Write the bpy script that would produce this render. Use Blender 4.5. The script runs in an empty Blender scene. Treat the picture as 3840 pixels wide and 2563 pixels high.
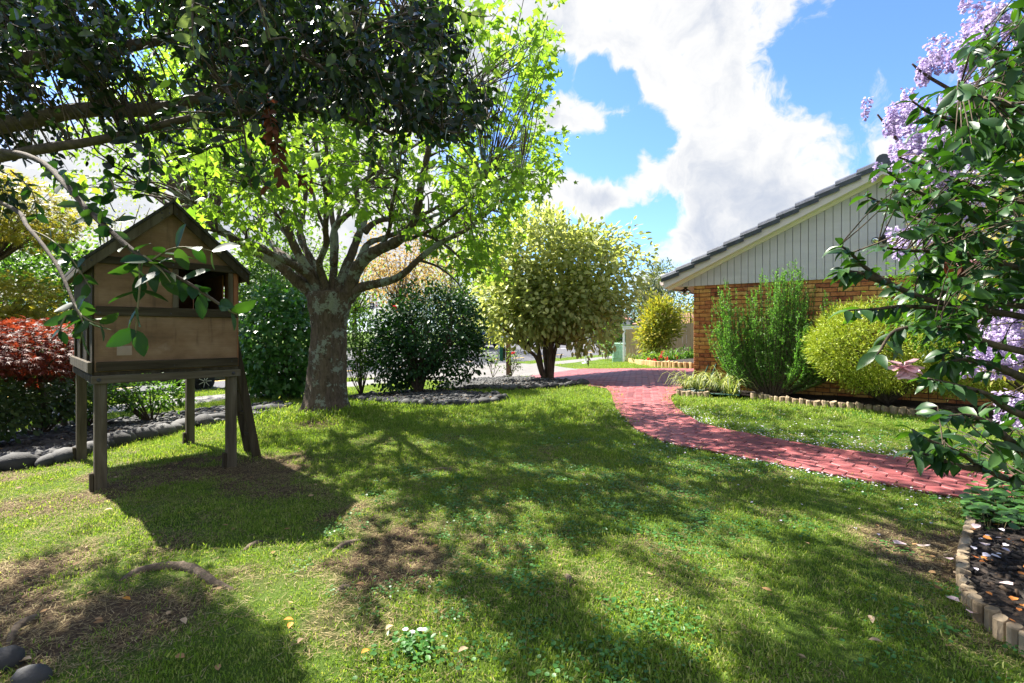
import bpy, math, random
import numpy as np
from mathutils import Matrix, Vector

rng = np.random.default_rng(7)
random.seed(7)
R = math.radians
scene = bpy.context.scene
COL = scene.collection

# ------------------------------------------------------------------ camera, sky, sun, exposure
EYE = 1.4
cam_d = bpy.data.cameras.new("camera")
cam = bpy.data.objects.new("camera", cam_d)
COL.objects.link(cam)
cam.location = (0, 0, EYE)
cam.rotation_euler = (R(90), 0, 0)
cam_d.sensor_width = 36
cam_d.lens = 18
cam_d.shift_y = -35.5 / 3840
cam_d.clip_start = 0.05
cam_d.clip_end = 2000
scene.camera = cam

SUN_EL = R(48)
SUN_DIR = Vector((-0.8 * math.cos(SUN_EL), 0.6 * math.cos(SUN_EL), math.sin(SUN_EL)))   # towards the sun
sun_d = bpy.data.lights.new("sun", 'SUN')
sun_d.energy = 5.0
sun_d.angle = R(0.5)
sun_d.color = (1.0, 0.94, 0.84)
sun = bpy.data.objects.new("sun", sun_d)
COL.objects.link(sun)
sun.rotation_euler = SUN_DIR.to_track_quat('Z', 'Y').to_euler()
sun.location = (-20, 15, 30)

scene.view_settings.view_transform = 'Standard'
scene.view_settings.look = 'None'
scene.view_settings.gamma = 1
scene.view_settings.use_curve_mapping = False
scene.view_settings.exposure = 2.1
SKY_STRENGTH = 0.078

world = bpy.data.worlds.new("World")
scene.world = world
world.use_nodes = True
wt = world.node_tree
wt.nodes.clear()


class NT:
    """tiny node-tree writer"""
    def __init__(s, t): s.t = t
    def n(s, typ, **kw):
        nd = s.t.nodes.new(typ)
        for k, v in kw.items(): setattr(nd, k, v)
        return nd
    def l(s, a, b): s.t.links.new(a, b)
    def put(s, sock, v):
        if isinstance(v, bpy.types.NodeSocket): s.t.links.new(v, sock)
        elif v is not None: sock.default_value = v
    def math(s, op, a, b=None, c=None, clamp=False):
        nd = s.n('ShaderNodeMath', operation=op, use_clamp=clamp)
        s.put(nd.inputs[0], a); s.put(nd.inputs[1], b); s.put(nd.inputs[2], c)
        return nd.outputs[0]
    def vmath(s, op, a, b=None, out=0):
        nd = s.n('ShaderNodeVectorMath', operation=op)
        s.put(nd.inputs[0], a)
        if b is not None: s.put(nd.inputs[1], b)
        return nd.outputs[out]
    def noise(s, vec, scale, detail=4, rough=0.55, dist=0.0, col=False):
        nd = s.n('ShaderNodeTexNoise')
        s.put(nd.inputs['Vector'], vec)
        nd.inputs['Scale'].default_value = scale
        nd.inputs['Detail'].default_value = detail
        nd.inputs['Roughness'].default_value = rough
        nd.inputs['Distortion'].default_value = dist
        return nd.outputs['Color' if col else 'Fac']
    def smooth(s, v, a, b, lo=0.0, hi=1.0):
        nd = s.n('ShaderNodeMapRange', interpolation_type='SMOOTHSTEP')
        s.put(nd.inputs[0], v)
        for i, x in zip((1, 2, 3, 4), (a, b, lo, hi)): nd.inputs[i].default_value = x
        return nd.outputs[0]
    def mix(s, f, a, b):
        nd = s.n('ShaderNodeMix', data_type='RGBA')
        s.put(nd.inputs[0], f)
        for i, x in ((6, a), (7, b)):
            s.put(nd.inputs[i], x if isinstance(x, bpy.types.NodeSocket) else (*x[:3], 1))
        return nd.outputs[2]
    def ramp(s, f, stops):
        nd = s.n('ShaderNodeValToRGB')
        s.put(nd.inputs[0], f)
        e = nd.color_ramp.elements
        while len(e) < len(stops): e.new(0.5)
        for i, (p, c) in enumerate(stops):
            e[i].position = p; e[i].color = (*c, 1)
        return nd.outputs[0]


w = NT(wt)
sky = w.n('ShaderNodeTexSky', sky_type='NISHITA')
sky.sun_disc = False
sky.sun_elevation = SUN_EL
sky.sun_rotation = math.atan2(SUN_DIR.x, SUN_DIR.y)
sky.altitude = 0
sky.air_density = 1.0
sky.dust_density = 0.3
sky.ozone_density = 4.0
tc = w.n('ShaderNodeTexCoord')
dir0 = w.vmath('NORMALIZE', tc.outputs['Generated'])
wn = w.n('ShaderNodeVectorMath', operation='SCALE'); w.l(w.vmath('SUBTRACT', w.noise(dir0, 4.0, 5, 0.6, col=True), (0.5, 0.5, 0.5)), wn.inputs[0]); wn.inputs['Scale'].default_value = 0.13
dirv = w.vmath('ADD', dir0, wn.outputs[0])
sep = w.n('ShaderNodeSeparateXYZ'); w.l(dir0, sep.inputs[0])
zc = w.math('MAXIMUM', w.math('ADD', sep.outputs[2], 0.10), 0.03)
comb = w.n('ShaderNodeCombineXYZ')
w.l(w.math('DIVIDE', sep.outputs[0], zc), comb.inputs[0])
w.l(w.math('DIVIDE', sep.outputs[1], zc), comb.inputs[1])
plane = comb.outputs[0]
nbig = w.noise(plane, 0.9, 6, 0.55)
nedge = w.noise(dirv, 11.0, 10, 0.62, 0.4)
nfine = w.noise(dirv, 3.0, 6, 0.55)
# cloud banks, each a direction and an angular radius (full-size picture pixels of the photograph turned into directions)
BANKS = [(2280, 20, .24), (2560, 60, .26), (2850, 40, .20), (2560, 280, .13), (2760, 300, .19), (2400, 200, .11), (2960, 230, .13), (2100, 20, .12),
         (2110, 420, .075), (2190, 430, .075), (2270, 460, .055), (2330, 450, .035), (2420, 660, .075), (2560, 630, .10), (2750, 560, .16), (2950, 480, .17), (3150, 400, .16), (3300, 330, .14), (2650, 740, .10), (2850, 700, .18), (3450, 420, .2), (3700, 600, .2),
         (2050, 720, .08), (2150, 705, .075), (2240, 720, .05), (2540, 920, .08), (2700, 880, .12), (2450, 1080, .06), (3070, 40, .10), (3160, 130, .06), (1500, 900, .22), (900, 800, .25), (400, 850, .2), (1200, 450, .22), (1750, 200, .12)]
HOLES = [(2060, 290, .07), (2330, 560, .07), (2420, 500, .06), (2480, 540, .05), (2200, 590, .06), (2330, 350, .05), (2230, 290, .05), (3180, 220, .15), (3380, 180, .2), (2440, 820, .08), (2370, 800, .06), (2320, 920, .06), (2050, 560, .07), (3050, 330, .05)]
def dirof(px, py):
    return Vector(((px - 1920) / 1920, 1, (1246 - py) / 1920)).normalized()
acc = None
for (px, py, r) in BANKS:
    dd = w.vmath('DISTANCE', dirv, tuple(dirof(px, py)), out=1)
    v = w.math('SUBTRACT', 1.0, w.math('DIVIDE', dd, r))
    acc = v if acc is None else w.math('SMOOTH_MAX', acc, v, 0.25)
hol = None
for (px, py, r) in HOLES:
    dd = w.vmath('DISTANCE', dirv, tuple(dirof(px, py)), out=1)
    v = w.math('SUBTRACT', 1.0, w.math('DIVIDE', dd, r))
    hol = v if hol is None else w.math('MAXIMUM', hol, v)
dens = w.math('ADD', w.math('MINIMUM', acc, 0.7), w.math('MULTIPLY', w.math('SUBTRACT', nedge, 0.5), 2.3))
dens = w.math('ADD', dens, w.math('MULTIPLY', w.math('SUBTRACT', nfine, 0.5), 0.9))
dens = w.math('SUBTRACT', dens, w.math('MULTIPLY', w.math('MAXIMUM', hol, 0.0), 1.1))
away = w.smooth(sep.outputs[1], -0.1, 0.45)                      # the photographed quarter of the sky; elsewhere broken cloud, thickened out of view to lift the neutral ambient light
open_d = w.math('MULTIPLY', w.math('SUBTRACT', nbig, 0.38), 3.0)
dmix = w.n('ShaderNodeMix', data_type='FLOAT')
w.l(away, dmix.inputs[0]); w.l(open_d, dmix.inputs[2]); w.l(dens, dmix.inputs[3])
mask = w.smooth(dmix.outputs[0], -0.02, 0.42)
core = w.smooth(w.math('ADD', dmix.outputs[0], w.math('MULTIPLY', w.math('SUBTRACT', w.noise(dirv, 3.6, 5, 0.5), 0.5), 2.4)), 0.38, 1.5)
bgs = w.n('ShaderNodeBackground'); w.l(w.vmath('MULTIPLY', sky.outputs[0], (0.62, 0.76, 1.04)), bgs.inputs[0]); bgs.inputs[1].default_value = SKY_STRENGTH
bgc = w.n('ShaderNodeBackground')
w.l(w.mix(core, (1.0, 1.0, 1.0), (0.60, 0.66, 0.78)), bgc.inputs[0]); bgc.inputs[1].default_value = 0.24
mx = w.n('ShaderNodeMixShader')
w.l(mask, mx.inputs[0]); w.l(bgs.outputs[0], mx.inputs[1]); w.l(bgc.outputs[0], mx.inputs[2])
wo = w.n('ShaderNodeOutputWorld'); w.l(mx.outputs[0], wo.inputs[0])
world.cycles.sampling_method = 'MANUAL'
world.cycles.sample_map_resolution = 1024
scene.cycles.max_bounces = 8
scene.cycles.diffuse_bounces = 4
scene.cycles.transmission_bounces = 6

# ------------------------------------------------------------------ the lie of the land
NX, NY = 0.831, -0.556          # away from the street
UX, UY = 0.556, 0.831           # along the street
TREE = (-3.18, 8.55)
def sstep(v):
    v = np.clip(v, 0, 1); return v * v * (3 - 2 * v)
def to_d(x, y): return (x + 7.4) * NX + (y - 15.6) * NY
def to_u(x, y): return (x + 7.4) * UX + (y - 15.6) * UY
def ud(u, d): return -7.4 + UX * u + NX * d, 15.6 + UY * u + NY * d
def gz(x, y):
    x = np.asarray(x, float); y = np.asarray(y, float)
    d = to_d(x, y)
    z = -0.45 + 0.45 * sstep((d - 2) / 7.0)
    z = z + 0.12 * sstep((x - 1.0) / 3.5) * sstep((y - 3.5) / 4.5) * sstep((d - 6) / 4)
    z = z + 0.17 * np.exp(-((x - TREE[0]) ** 2 + (y - TREE[1]) ** 2) / (2 * 0.85 ** 2))
    road = -0.57 + 0.053 * np.clip(-d - 2.5, 0, 13) + 0.012 * np.clip(-d - 15.5, 0, 60)
    road = road + 0.12 * (d < -15.6)
    return np.where(d < -2.5, road, z)
def gzf(x, y): return float(gz(x, y))
def P(px, py, Y): return Vector(((px - 1920) / 1920 * Y, Y, EYE + (1246 - py) / 1920 * Y))
def G(px, py):
    t = (px - 1920) / 1920; v = (1246 - py) / 1920
    Y = np.concatenate([np.arange(1.2, 30, 0.01), np.arange(30, 160, 0.05)])
    f = EYE + v * Y - gz(t * Y, Y)
    i = np.argmax(f < 0) if (f < 0).any() else len(Y) - 1
    y = float(Y[i]); return Vector((t * y, y, gzf(t * y, y)))
def pix(p):
    p = np.asarray(p); return 1920 + 1920 * p[..., 0] / p[..., 1], 1246 - 1920 * (p[..., 2] - EYE) / p[..., 1]
def inpoly(px, py, poly):
    px = np.asarray(px); py = np.asarray(py); r = np.zeros(px.shape, bool)
    n = len(poly)
    for i in range(n):
        x1, y1 = poly[i][0], poly[i][1]; x2, y2 = poly[(i + 1) % n][0], poly[(i + 1) % n][1]
        c = ((y1 > py) != (y2 > py))
        r ^= c & (px < (x2 - x1) * (py - y1) / ((y2 - y1) if y2 != y1 else 1e-9) + x1)
    return r

# ------------------------------------------------------------------ objects, meshes
def tag(o, label=None, cat=None, group=None, kind=None):
    if label: o['label'] = label
    if cat: o['category'] = cat
    if group: o['group'] = group
    if kind: o['kind'] = kind
    return o
def empty(name, loc, label=None, cat=None, group=None, kind=None):
    o = bpy.data.objects.new(name, None); COL.objects.link(o)
    o.location = loc; o.empty_display_size = 0.1
    return tag(o, label, cat, group, kind)
def link(name, me, parent=None, mtx=None):
    o = bpy.data.objects.new(name, me); COL.objects.link(o)
    if mtx is not None: o.matrix_world = mtx
    if parent is not None:
        o.parent = parent
        if parent.type == 'EMPTY': o.matrix_parent_inverse = Matrix.Translation(-Vector(parent.location))
    return o
def npmesh(name, v, f, mat, smooth=False):
    """v (N,3), f (M,k) uniform"""
    v = np.asarray(v, np.float32); f = np.asarray(f, np.int32)
    me = bpy.data.meshes.new(name)
    me.vertices.add(len(v)); me.vertices.foreach_set('co', v.ravel())
    m, k = f.shape
    me.loops.add(m * k); me.loops.foreach_set('vertex_index', f.ravel())
    me.polygons.add(m); me.polygons.foreach_set('loop_start', np.arange(0, m * k, k, dtype=np.int32))
    if smooth: me.polygons.foreach_set('use_smooth', np.ones(m, bool))
    me.update(calc_edges=True); me.validate()
    me.materials.append(mat)
    return me
class MB:
    """collects polygons, then becomes ONE mesh object"""
    def __init__(s): s.v = []; s.f = []; s.m = []
    def add(s, vs, fs, mi=0):
        b = len(s.v); s.v += [tuple(x) for x in vs]; s.f += [tuple(i + b for i in f) for f in fs]; s.m += [mi] * len(fs)
    def hexa(s, p, mi=0):      # 8 corners: bottom ring, top ring
        s.add(p, [(3, 2, 1, 0), (4, 5, 6, 7), (0, 1, 5, 4), (1, 2, 6, 5), (2, 3, 7, 6), (3, 0, 4, 7)], mi)
    def box(s, c, ax, ay, az, mi=0):   # centre and three half vectors
        c, ax, ay, az = Vector(c), Vector(ax), Vector(ay), Vector(az)
        s.hexa([c - ax - ay - az, c + ax - ay - az, c + ax + ay - az, c - ax + ay - az, c - ax - ay + az, c + ax - ay + az, c + ax + ay + az, c - ax + ay + az], mi)
    def abox(s, c, sx, sy, sz, mi=0): s.box(c, (sx / 2, 0, 0), (0, sy / 2, 0), (0, 0, sz / 2), mi)
    def bar(s, a, b, wd, th, side=None, mi=0):
        a, b = Vector(a), Vector(b); t = (b - a).normalized()
        sd = Vector(side).normalized() if side is not None else (t.cross(Vector((0, 0, 1))) if abs(t.z) < .99 else Vector((1, 0, 0))).normalized()
        sd = (sd - t * sd.dot(t)).normalized(); up = t.cross(sd)
        s.box((a + b) / 2, (b - a) / 2, sd * wd / 2, up * th / 2, mi)
    def tube(s, pts, rad, n=8, mi=0, noise=0.0, cap=True):
        pts = [Vector(p) for p in pts]; k = len(pts)
        if not hasattr(rad, '__len__'): rad = [rad] * k
        t = [(pts[min(i + 1, k - 1)] - pts[max(i - 1, 0)]).normalized() for i in range(k)]
        ref = Vector((1, 0, 0)) if abs(t[0].x) < 0.8 else Vector((0, 1, 0))
        sd = (ref - t[0] * ref.dot(t[0])).normalized()
        vs = []
        for i in range(k):
            sd = (sd - t[i] * sd.dot(t[i])).normalized(); up = t[i].cross(sd)
            for j in range(n):
                a = 2 * math.pi * j / n
                r = rad[i] * (1 + (random.uniform(-noise, noise) if noise else 0))
                vs.append(pts[i] + (sd * math.cos(a) + up * math.sin(a)) * r)
        fs = [(i * n + j, i * n + (j + 1) % n, (i + 1) * n + (j + 1) % n, (i + 1) * n + j) for i in range(k - 1) for j in range(n)]
        if cap: fs += [tuple(range(n - 1, -1, -1)), tuple((k - 1) * n + j for j in range(n))]
        s.add(vs, fs, mi)
    def lathe(s, c, axis, prof, n=16, mi=0):   # prof: (distance along axis, radius)
        c, ax = Vector(c), Vector(axis).normalized()
        s.tube([c + ax * h for h, r in prof], [max(r, 1e-4) for h, r in prof], n, mi)
    def mesh(s, name, mats, smooth=False):
        me = bpy.data.meshes.new(name); me.from_pydata(s.v, [], s.f)
        for m in (mats if isinstance(mats, (list, tuple)) else [mats]): me.materials.append(m)
        me.polygons.foreach_set('material_index', np.array(s.m, np.int32))
        if smooth: me.polygons.foreach_set('use_smooth', np.ones(len(s.f), bool))
        me.update(); return me
    def build(s, name, mats, parent=None, smooth=False, mtx=None): return link(name, s.mesh(name, mats, smooth), parent, mtx)
def bevel(o, wd=0.004, seg=1):
    m = o.modifiers.new('bevel', 'BEVEL'); m.width = wd; m.segments = seg; m.limit_method = 'ANGLE'; return o
def spline(pts, n=6):
    pts = [np.array(p, float) for p in pts]; q = [2 * pts[0] - pts[1]] + pts + [2 * pts[-1] - pts[-2]]; out = []
    for i in range(1, len(q) - 2):
        for k in range(n):
            t = k / n
            out.append(0.5 * ((2 * q[i]) + (-q[i - 1] + q[i + 1]) * t + (2 * q[i - 1] - 5 * q[i] + 4 * q[i + 1] - q[i + 2]) * t * t + (-q[i - 1] + 3 * q[i] - 3 * q[i + 1] + q[i + 2]) * t ** 3))
    out.append(q[-2]); return out

# ------------------------------------------------------------------ materials
def newmat(name):
    m = bpy.data.materials.new(name); m.use_nodes = True; t = m.node_tree; t.nodes.clear()
    N = NT(t); out = N.n('ShaderNodeOutputMaterial'); return m, N, out
def pos(N): return N.n('ShaderNodeNewGeometry').outputs['Position']
def objco(N): return N.n('ShaderNodeTexCoord').outputs['Object']
def surf(name, stops, scale=6, rough=0.8, bump=0.0, bscale=None, detail=6, stretch=None,  spec=0.3, metal=0.0, obj=False, isl=0.0, dist=0.0, rotz=None):
    m, N, out = newmat(name)
    vec = objco(N) if obj else pos(N)
    if rotz is not None:
        mp = N.n('ShaderNodeMapping'); N.l(vec, mp.inputs[0]); mp.inputs['Rotation'].default_value = (0, 0, rotz); vec = mp.outputs[0]
    if stretch: vec = N.vmath('MULTIPLY', vec, stretch)
    nz = N.noise(vec, scale, detail, 0.6, dist)
    f = nz
    if isl:
        rnd = N.math('FRACT', N.math('ADD', N.n('ShaderNodeNewGeometry').outputs['Random Per Island'], N.n('ShaderNodeObjectInfo').outputs['Random']))
        f = N.math('ADD', N.math('MULTIPLY', nz, 1 - isl), N.math('MULTIPLY', rnd, isl))
    c = N.ramp(f, stops)
    b = N.n('ShaderNodeBsdfPrincipled'); N.l(c, b.inputs['Base Color'])
    b.inputs['Roughness'].default_value = rough; b.inputs['Specular IOR Level'].default_value = spec; b.inputs['Metallic'].default_value = metal
    if bump:
        bp = N.n('ShaderNodeBump'); bp.inputs['Strength'].default_value = bump; bp.inputs['Distance'].default_value = 0.02
        N.l(N.noise(vec, bscale or scale * 4, 6, 0.65), bp.inputs['Height']); N.l(bp.outputs[0], b.inputs['Normal'])
    N.l(b.outputs[0], out.inputs[0]); return m
def leaf(name, c1, c2, trans=0.4, rough=0.42, spec=0.4, tcol=None, c3=None, scale=1.3):
    m, N, out = newmat(name)
    g = N.n('ShaderNodeNewGeometry')
    r = N.math('FRACT', N.math('ADD', g.outputs['Random Per Island'], N.n('ShaderNodeObjectInfo').outputs['Random']))
    nz = N.noise(g.outputs['Position'], scale, 3, 0.5)
    f = N.math('ADD', N.math('MULTIPLY', r, 0.6), N.math('MULTIPLY', nz, 0.4))
    stops = [(0.15, c1), (0.8, c2)]
    if c3: stops = [(0.12, c1), (0.6, c2), (0.93, c3)]
    c = N.ramp(f, stops)
    b = N.n('ShaderNodeBsdfPrincipled'); N.l(c, b.inputs['Base Color']); b.inputs['Roughness'].default_value = rough; b.inputs['Specular IOR Level'].default_value = spec
    t = N.n('ShaderNodeBsdfTranslucent')
    k = tcol or (2.2, 1.9, 0.9)
    N.l(N.vmath('MULTIPLY', c, k), t.inputs[0])
    mx = N.n('ShaderNodeMixShader'); mx.inputs[0].default_value = trans
    N.l(b.outputs[0], mx.inputs[1]); N.l(t.outputs[0], mx.inputs[2]); N.l(mx.outputs[0], out.inputs[0]); return m

def wood(name, dark, mid, light, rough=0.85):
    return surf(name, [(0.25, dark), (0.5, mid), (0.75, light)], 5, rough, 0.35, 40, 8, None, 0.2, obj=False, dist=0.4)

MAT = {}
MAT['bark'] = None
def bark_mat(name, dark, mid, lichen, amt):
    m, N, out = newmat(name)
    p = pos(N); st = N.vmath('MULTIPLY', p, (1, 1, 0.35))
    ridg = N.noise(st, 22, 8, 0.7, 0.6)
    base = N.ramp(ridg, [(0.3, dark), (0.62, mid)])
    lic = N.math('ADD', N.noise(p, 3.2, 3, 0.5), N.math('MULTIPLY', N.noise(p, 17, 8, 0.75), 0.85))
    lm = N.smooth(lic, amt, amt + 0.04)
    lc = N.ramp(N.noise(p, 60, 4, 0.6), [(0.3, tuple(x * 0.6 for x in lichen)), (0.65, lichen)])
    c = N.mix(lm, base, lc)
    b = N.n('ShaderNodeBsdfPrincipled'); N.l(c, b.inputs['Base Color']); b.inputs['Roughness'].default_value = 0.9; b.inputs['Specular IOR Level'].default_value = 0.15
    bp = N.n('ShaderNodeBump'); bp.inputs['Strength'].default_value = 0.9; bp.inputs['Distance'].default_value = 0.03
    N.l(N.math('ADD', ridg, N.math('MULTIPLY', lm, 0.15)), bp.inputs['Height']); N.l(bp.outputs[0], b.inputs['Normal'])
    N.l(b.outputs[0], out.inputs[0]); return m
BARK = bark_mat('lichen_bark', (0.035, 0.026, 0.02), (0.14, 0.108, 0.085), (0.27, 0.30, 0.26), 0.97)
TWIG = surf('twig_bark', [(0.3, (0.03, 0.022, 0.016)), (0.7, (0.10, 0.075, 0.05))], 30, 0.9, 0.3)
GREYTWIG = surf('grey_twig_bark', [(0.3, (0.10, 0.085, 0.07)), (0.7, (0.22, 0.19, 0.16))], 30, 0.9, 0.3)
STEM = surf('green_stem', [(0.3, (0.10, 0.09, 0.04)), (0.7, (0.18, 0.15, 0.07))], 20, 0.7)
_pw = [(0.28, (0.035, 0.028, 0.018)), (0.52, (0.095, 0.078, 0.052)), (0.78, (0.16, 0.14, 0.105))]
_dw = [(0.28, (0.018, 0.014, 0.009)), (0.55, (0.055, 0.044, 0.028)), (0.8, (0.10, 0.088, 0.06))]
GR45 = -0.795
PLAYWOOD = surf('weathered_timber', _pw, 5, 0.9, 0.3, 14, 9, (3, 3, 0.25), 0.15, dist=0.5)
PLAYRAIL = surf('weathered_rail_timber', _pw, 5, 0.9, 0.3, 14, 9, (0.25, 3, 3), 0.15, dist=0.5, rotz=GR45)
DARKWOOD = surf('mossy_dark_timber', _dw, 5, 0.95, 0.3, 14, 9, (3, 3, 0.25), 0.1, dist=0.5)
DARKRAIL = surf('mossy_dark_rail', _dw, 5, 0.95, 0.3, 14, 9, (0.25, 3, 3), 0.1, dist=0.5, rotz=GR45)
PLY = surf('stained_plywood', [(0.25, (0.10, 0.060, 0.034)), (0.5, (0.215, 0.125, 0.066)), (0.8, (0.30, 0.195, 0.115))], 2.2, 0.8, 0.08, 40, 9, (0.7, 1, 1.6), 0.2, dist=0.4, rotz=GR45)
def ply_mat():
    m, N, out = newmat('stained_plywood'); p = pos(N)
    mp = N.n('ShaderNodeMapping'); N.l(p, mp.inputs[0]); mp.inputs['Rotation'].default_value = (0, 0, GR45); q = mp.outputs[0]
    base = N.ramp(N.noise(N.vmath('MULTIPLY', q, (1, 1, 1.6)), 2.4, 9, .62), [(0.25, (0.085, 0.052, 0.03)), (0.5, (0.20, 0.122, 0.068)), (0.8, (0.30, 0.205, 0.13))])
    grain = N.noise(N.vmath('MULTIPLY', q, (2, 40, 70)), 2.0, 4, .6)
    c = N.mix(N.math('MULTIPLY', N.smooth(grain, .45, .75), .35), base, (0.09, 0.055, 0.032))
    st = N.smooth(N.noise(N.vmath('MULTIPLY', q, (9, 9, .9)), 1.6, 6, .65), .52, .72)
    c = N.mix(N.math('MULTIPLY', st, .55), c, (0.055, 0.04, 0.028))
    pale = N.smooth(N.noise(q, 3.1, 5, .6), .60, .74)
    c = N.mix(N.math('MULTIPLY', pale, .4), c, (0.36, 0.29, 0.23))
    b = N.n('ShaderNodeBsdfPrincipled'); N.l(c, b.inputs['Base Color']); b.inputs['Roughness'].default_value = .85; b.inputs['Specular IOR Level'].default_value = .15
    bp = N.n('ShaderNodeBump'); bp.inputs['Strength'].default_value = .25; bp.inputs['Distance'].default_value = .006; N.l(grain, bp.inputs['Height']); N.l(bp.outputs[0], b.inputs['Normal'])
    N.l(b.outputs[0], out.inputs[0]); return m
PLY = ply_mat()
PLYWARM = surf('warm_plywood', [(0.25, (0.16, 0.06, 0.026)), (0.75, (0.34, 0.15, 0.07))], 3, 0.8, 0.1, 40, 9, (0.7, 1, 1.6), 0.2, dist=0.4, rotz=GR45)
FELT = surf('black_roof_felt', [(0.3, (0.02, 0.02, 0.02)), (0.7, (0.06, 0.058, 0.05))], 30, 0.95, 0.4)
BOLT = surf('dark_bolt', [(0.3, (0.03, 0.03, 0.035)), (0.7, (0.07, 0.07, 0.08))], 60, 0.5, 0, metal=0.7)

# ------------------------------------------------------------------ value noise for layout
_H = np.random.default_rng(3).random((256, 256))
def vnoise(x, y, s):
    x = np.asarray(x) / s + 91.3; y = np.asarray(y) / s + 57.7
    i = np.floor(x).astype(int); j = np.floor(y).astype(int); fx = x - i; fy = y - j
    fx = fx * fx * (3 - 2 * fx); fy = fy * fy * (3 - 2 * fy)
    h = lambda a, b: _H[a % 256, b % 256]
    return (h(i, j) * (1 - fx) + h(i + 1, j) * fx) * (1 - fy) + (h(i, j + 1) * (1 - fx) + h(i + 1, j + 1) * fx) * fy
def blob(x, y, cx, cy, r): return np.exp(-((x - cx) ** 2 + (y - cy) ** 2) / (2 * r * r))
def bare(x, y):
    b = 0.50 * blob(x, y, -2.9, 4.7, 0.7) + 0.5 * blob(x, y, -2.2, 5.7, 0.6) + 0.22 * blob(x, y, -1.8, 3.9, 0.8) + 0.36 * blob(x, y, -2.0, 2.9, .6) + 0.8 * blob(x, y, TREE[0] + .3, TREE[1] - 0.5, 0.55)
    b = b + 0.85 * blob(x, y, 2.75, 3.2, 0.42) + 0.5 * blob(x, y, -.9, 3.3, .4) + 0.8 * blob(x, y, -2.6, 2.5, 0.35) + 0.5 * blob(x, y, -4.6, 4.4, .7)
    n = 0.6 * vnoise(x, y, 0.55) + 0.4 * vnoise(x, y, 0.17)
    b = b + .15 * sstep((.9 - x) / 2.2) * sstep((6.8 - y) / 2.0) * (.35 + 1.3 * vnoise(x, y, .42)) + .16 * sstep((x - 1.6) / 1.0) * sstep((4.6 - y) / 1.2)
    return np.clip(b * 0.9 + (n - 0.60) * 1.5 + .35 * (vnoise(x, y, .07) - .5), 0, 1)

# ------------------------------------------------------------------ ground
def ground_mat():
    m, N, out = newmat('lawn_soil')
    p = pos(N)
    at = N.n('ShaderNodeAttribute', attribute_name='bare')
    n1 = N.noise(p, 60, 8, 0.75); n2 = N.noise(p, 2.2, 4, 0.5)
    green = N.ramp(N.math('ADD', N.math('MULTIPLY', n1, 0.65), N.math('MULTIPLY', n2, 0.35)), [(0.32, (0.030, 0.050, 0.010)), (0.5, (0.075, 0.125, 0.020)), (0.68, (0.14, 0.17, 0.045))])
    soil = N.ramp(n1, [(0.3, (0.030, 0.018, 0.010)), (0.52, (0.085, 0.058, 0.036)), (0.7, (0.21, 0.165, 0.10))])
    c = N.mix(N.smooth(at.outputs['Fac'], 0.2, 0.6), green, soil)
    b = N.n('ShaderNodeBsdfPrincipled'); N.l(c, b.inputs['Base Color']); b.inputs['Roughness'].default_value = 1; b.inputs['Specular IOR Level'].default_value = 0.1
    bp = N.n('ShaderNodeBump'); bp.inputs['Strength'].default_value = 0.8; bp.inputs['Distance'].default_value = 0.03
    N.l(n1, bp.inputs['Height']); N.l(bp.outputs[0], b.inputs['Normal']); N.l(b.outputs[0], out.inputs[0]); return m
ds = np.concatenate([[-600, -300, -150, -90, -60, -40, -30, -24, -20, -17, -15.62, -15.6], np.arange(-15, -2.6, 1.0), [-2.51, -2.49], np.arange(-2.2, 2.2, 0.4), np.arange(2.4, 16, 0.16), np.arange(16.5, 22, 1), [25, 30, 40, 60, 100, 200, 400]])
us = np.concatenate([[-600, -300, -150, -80, -50, -35, -28, -24], np.arange(-20, 6, 0.16), np.arange(6.5, 24, 0.6), np.arange(25, 45, 2), [50, 60, 75, 90, 120, 160, 220, 300, 450, 700]])
UU, DD = np.meshgrid(us, ds)
gx, gy = ud(UU, DD)
gzz = gz(gx, gy)
nu, nd_ = len(us), len(ds)
idx = np.arange(nu * nd_).reshape(nd_, nu)
gf = np.stack([idx[:-1, :-1], idx[:-1, 1:], idx[1:, 1:], idx[1:, :-1]], -1).reshape(-1, 4)[:, ::-1]
gme = npmesh('lawn', np.stack([gx, gy, gzz], -1).reshape(-1, 3), gf, ground_mat(), True)
ba = gme.attributes.new('bare', 'FLOAT', 'POINT'); ba.data.foreach_set('value', np.ascontiguousarray(bare(gx, gy).ravel().astype(np.float32)))
tag(link('lawn', gme), kind='structure')

def strip(name, d0, d1, u0, u1, off, mat, kind='structure', nd=6, du=0.6):
    uu = np.arange(u0, u1 + 1e-6, du); dd = np.linspace(d0, d1, nd)
    A, B = np.meshgrid(uu, dd); x, y = ud(A, B); z = gz(*ud(A, np.clip(B, d0 + 1e-4, d1 - 1e-4))) + off
    ix = np.arange(A.size).reshape(A.shape)
    f = np.stack([ix[:-1, :-1], ix[:-1, 1:], ix[1:, 1:], ix[1:, :-1]], -1).reshape(-1, 4)[:, ::-1]
    return tag(link(name, npmesh(name, np.stack([x, y, z], -1).reshape(-1, 3), f, mat, True)), kind=kind)
ASPH = surf('asphalt', [(0.35, (0.065, 0.065, 0.072)), (0.65, (0.105, 0.105, 0.115))], 40, 0.9, 0.4, 120, 8)
CONC = surf('pale_concrete', [(0.3, (0.12, 0.113, 0.106)), (0.7, (0.18, 0.17, 0.16))], 3, 0.9, 0.25, 80, 8)
FPATH = surf('grey_footpath', [(0.3, (0.13, 0.125, 0.122)), (0.7, (0.19, 0.182, 0.178))], 4, 0.9, 0.3, 80, 8)
WHITE = surf('road_white', [(0.3, (0.6, 0.6, 0.6)), (0.7, (0.8, 0.8, 0.8))], 20, 0.7)
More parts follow.
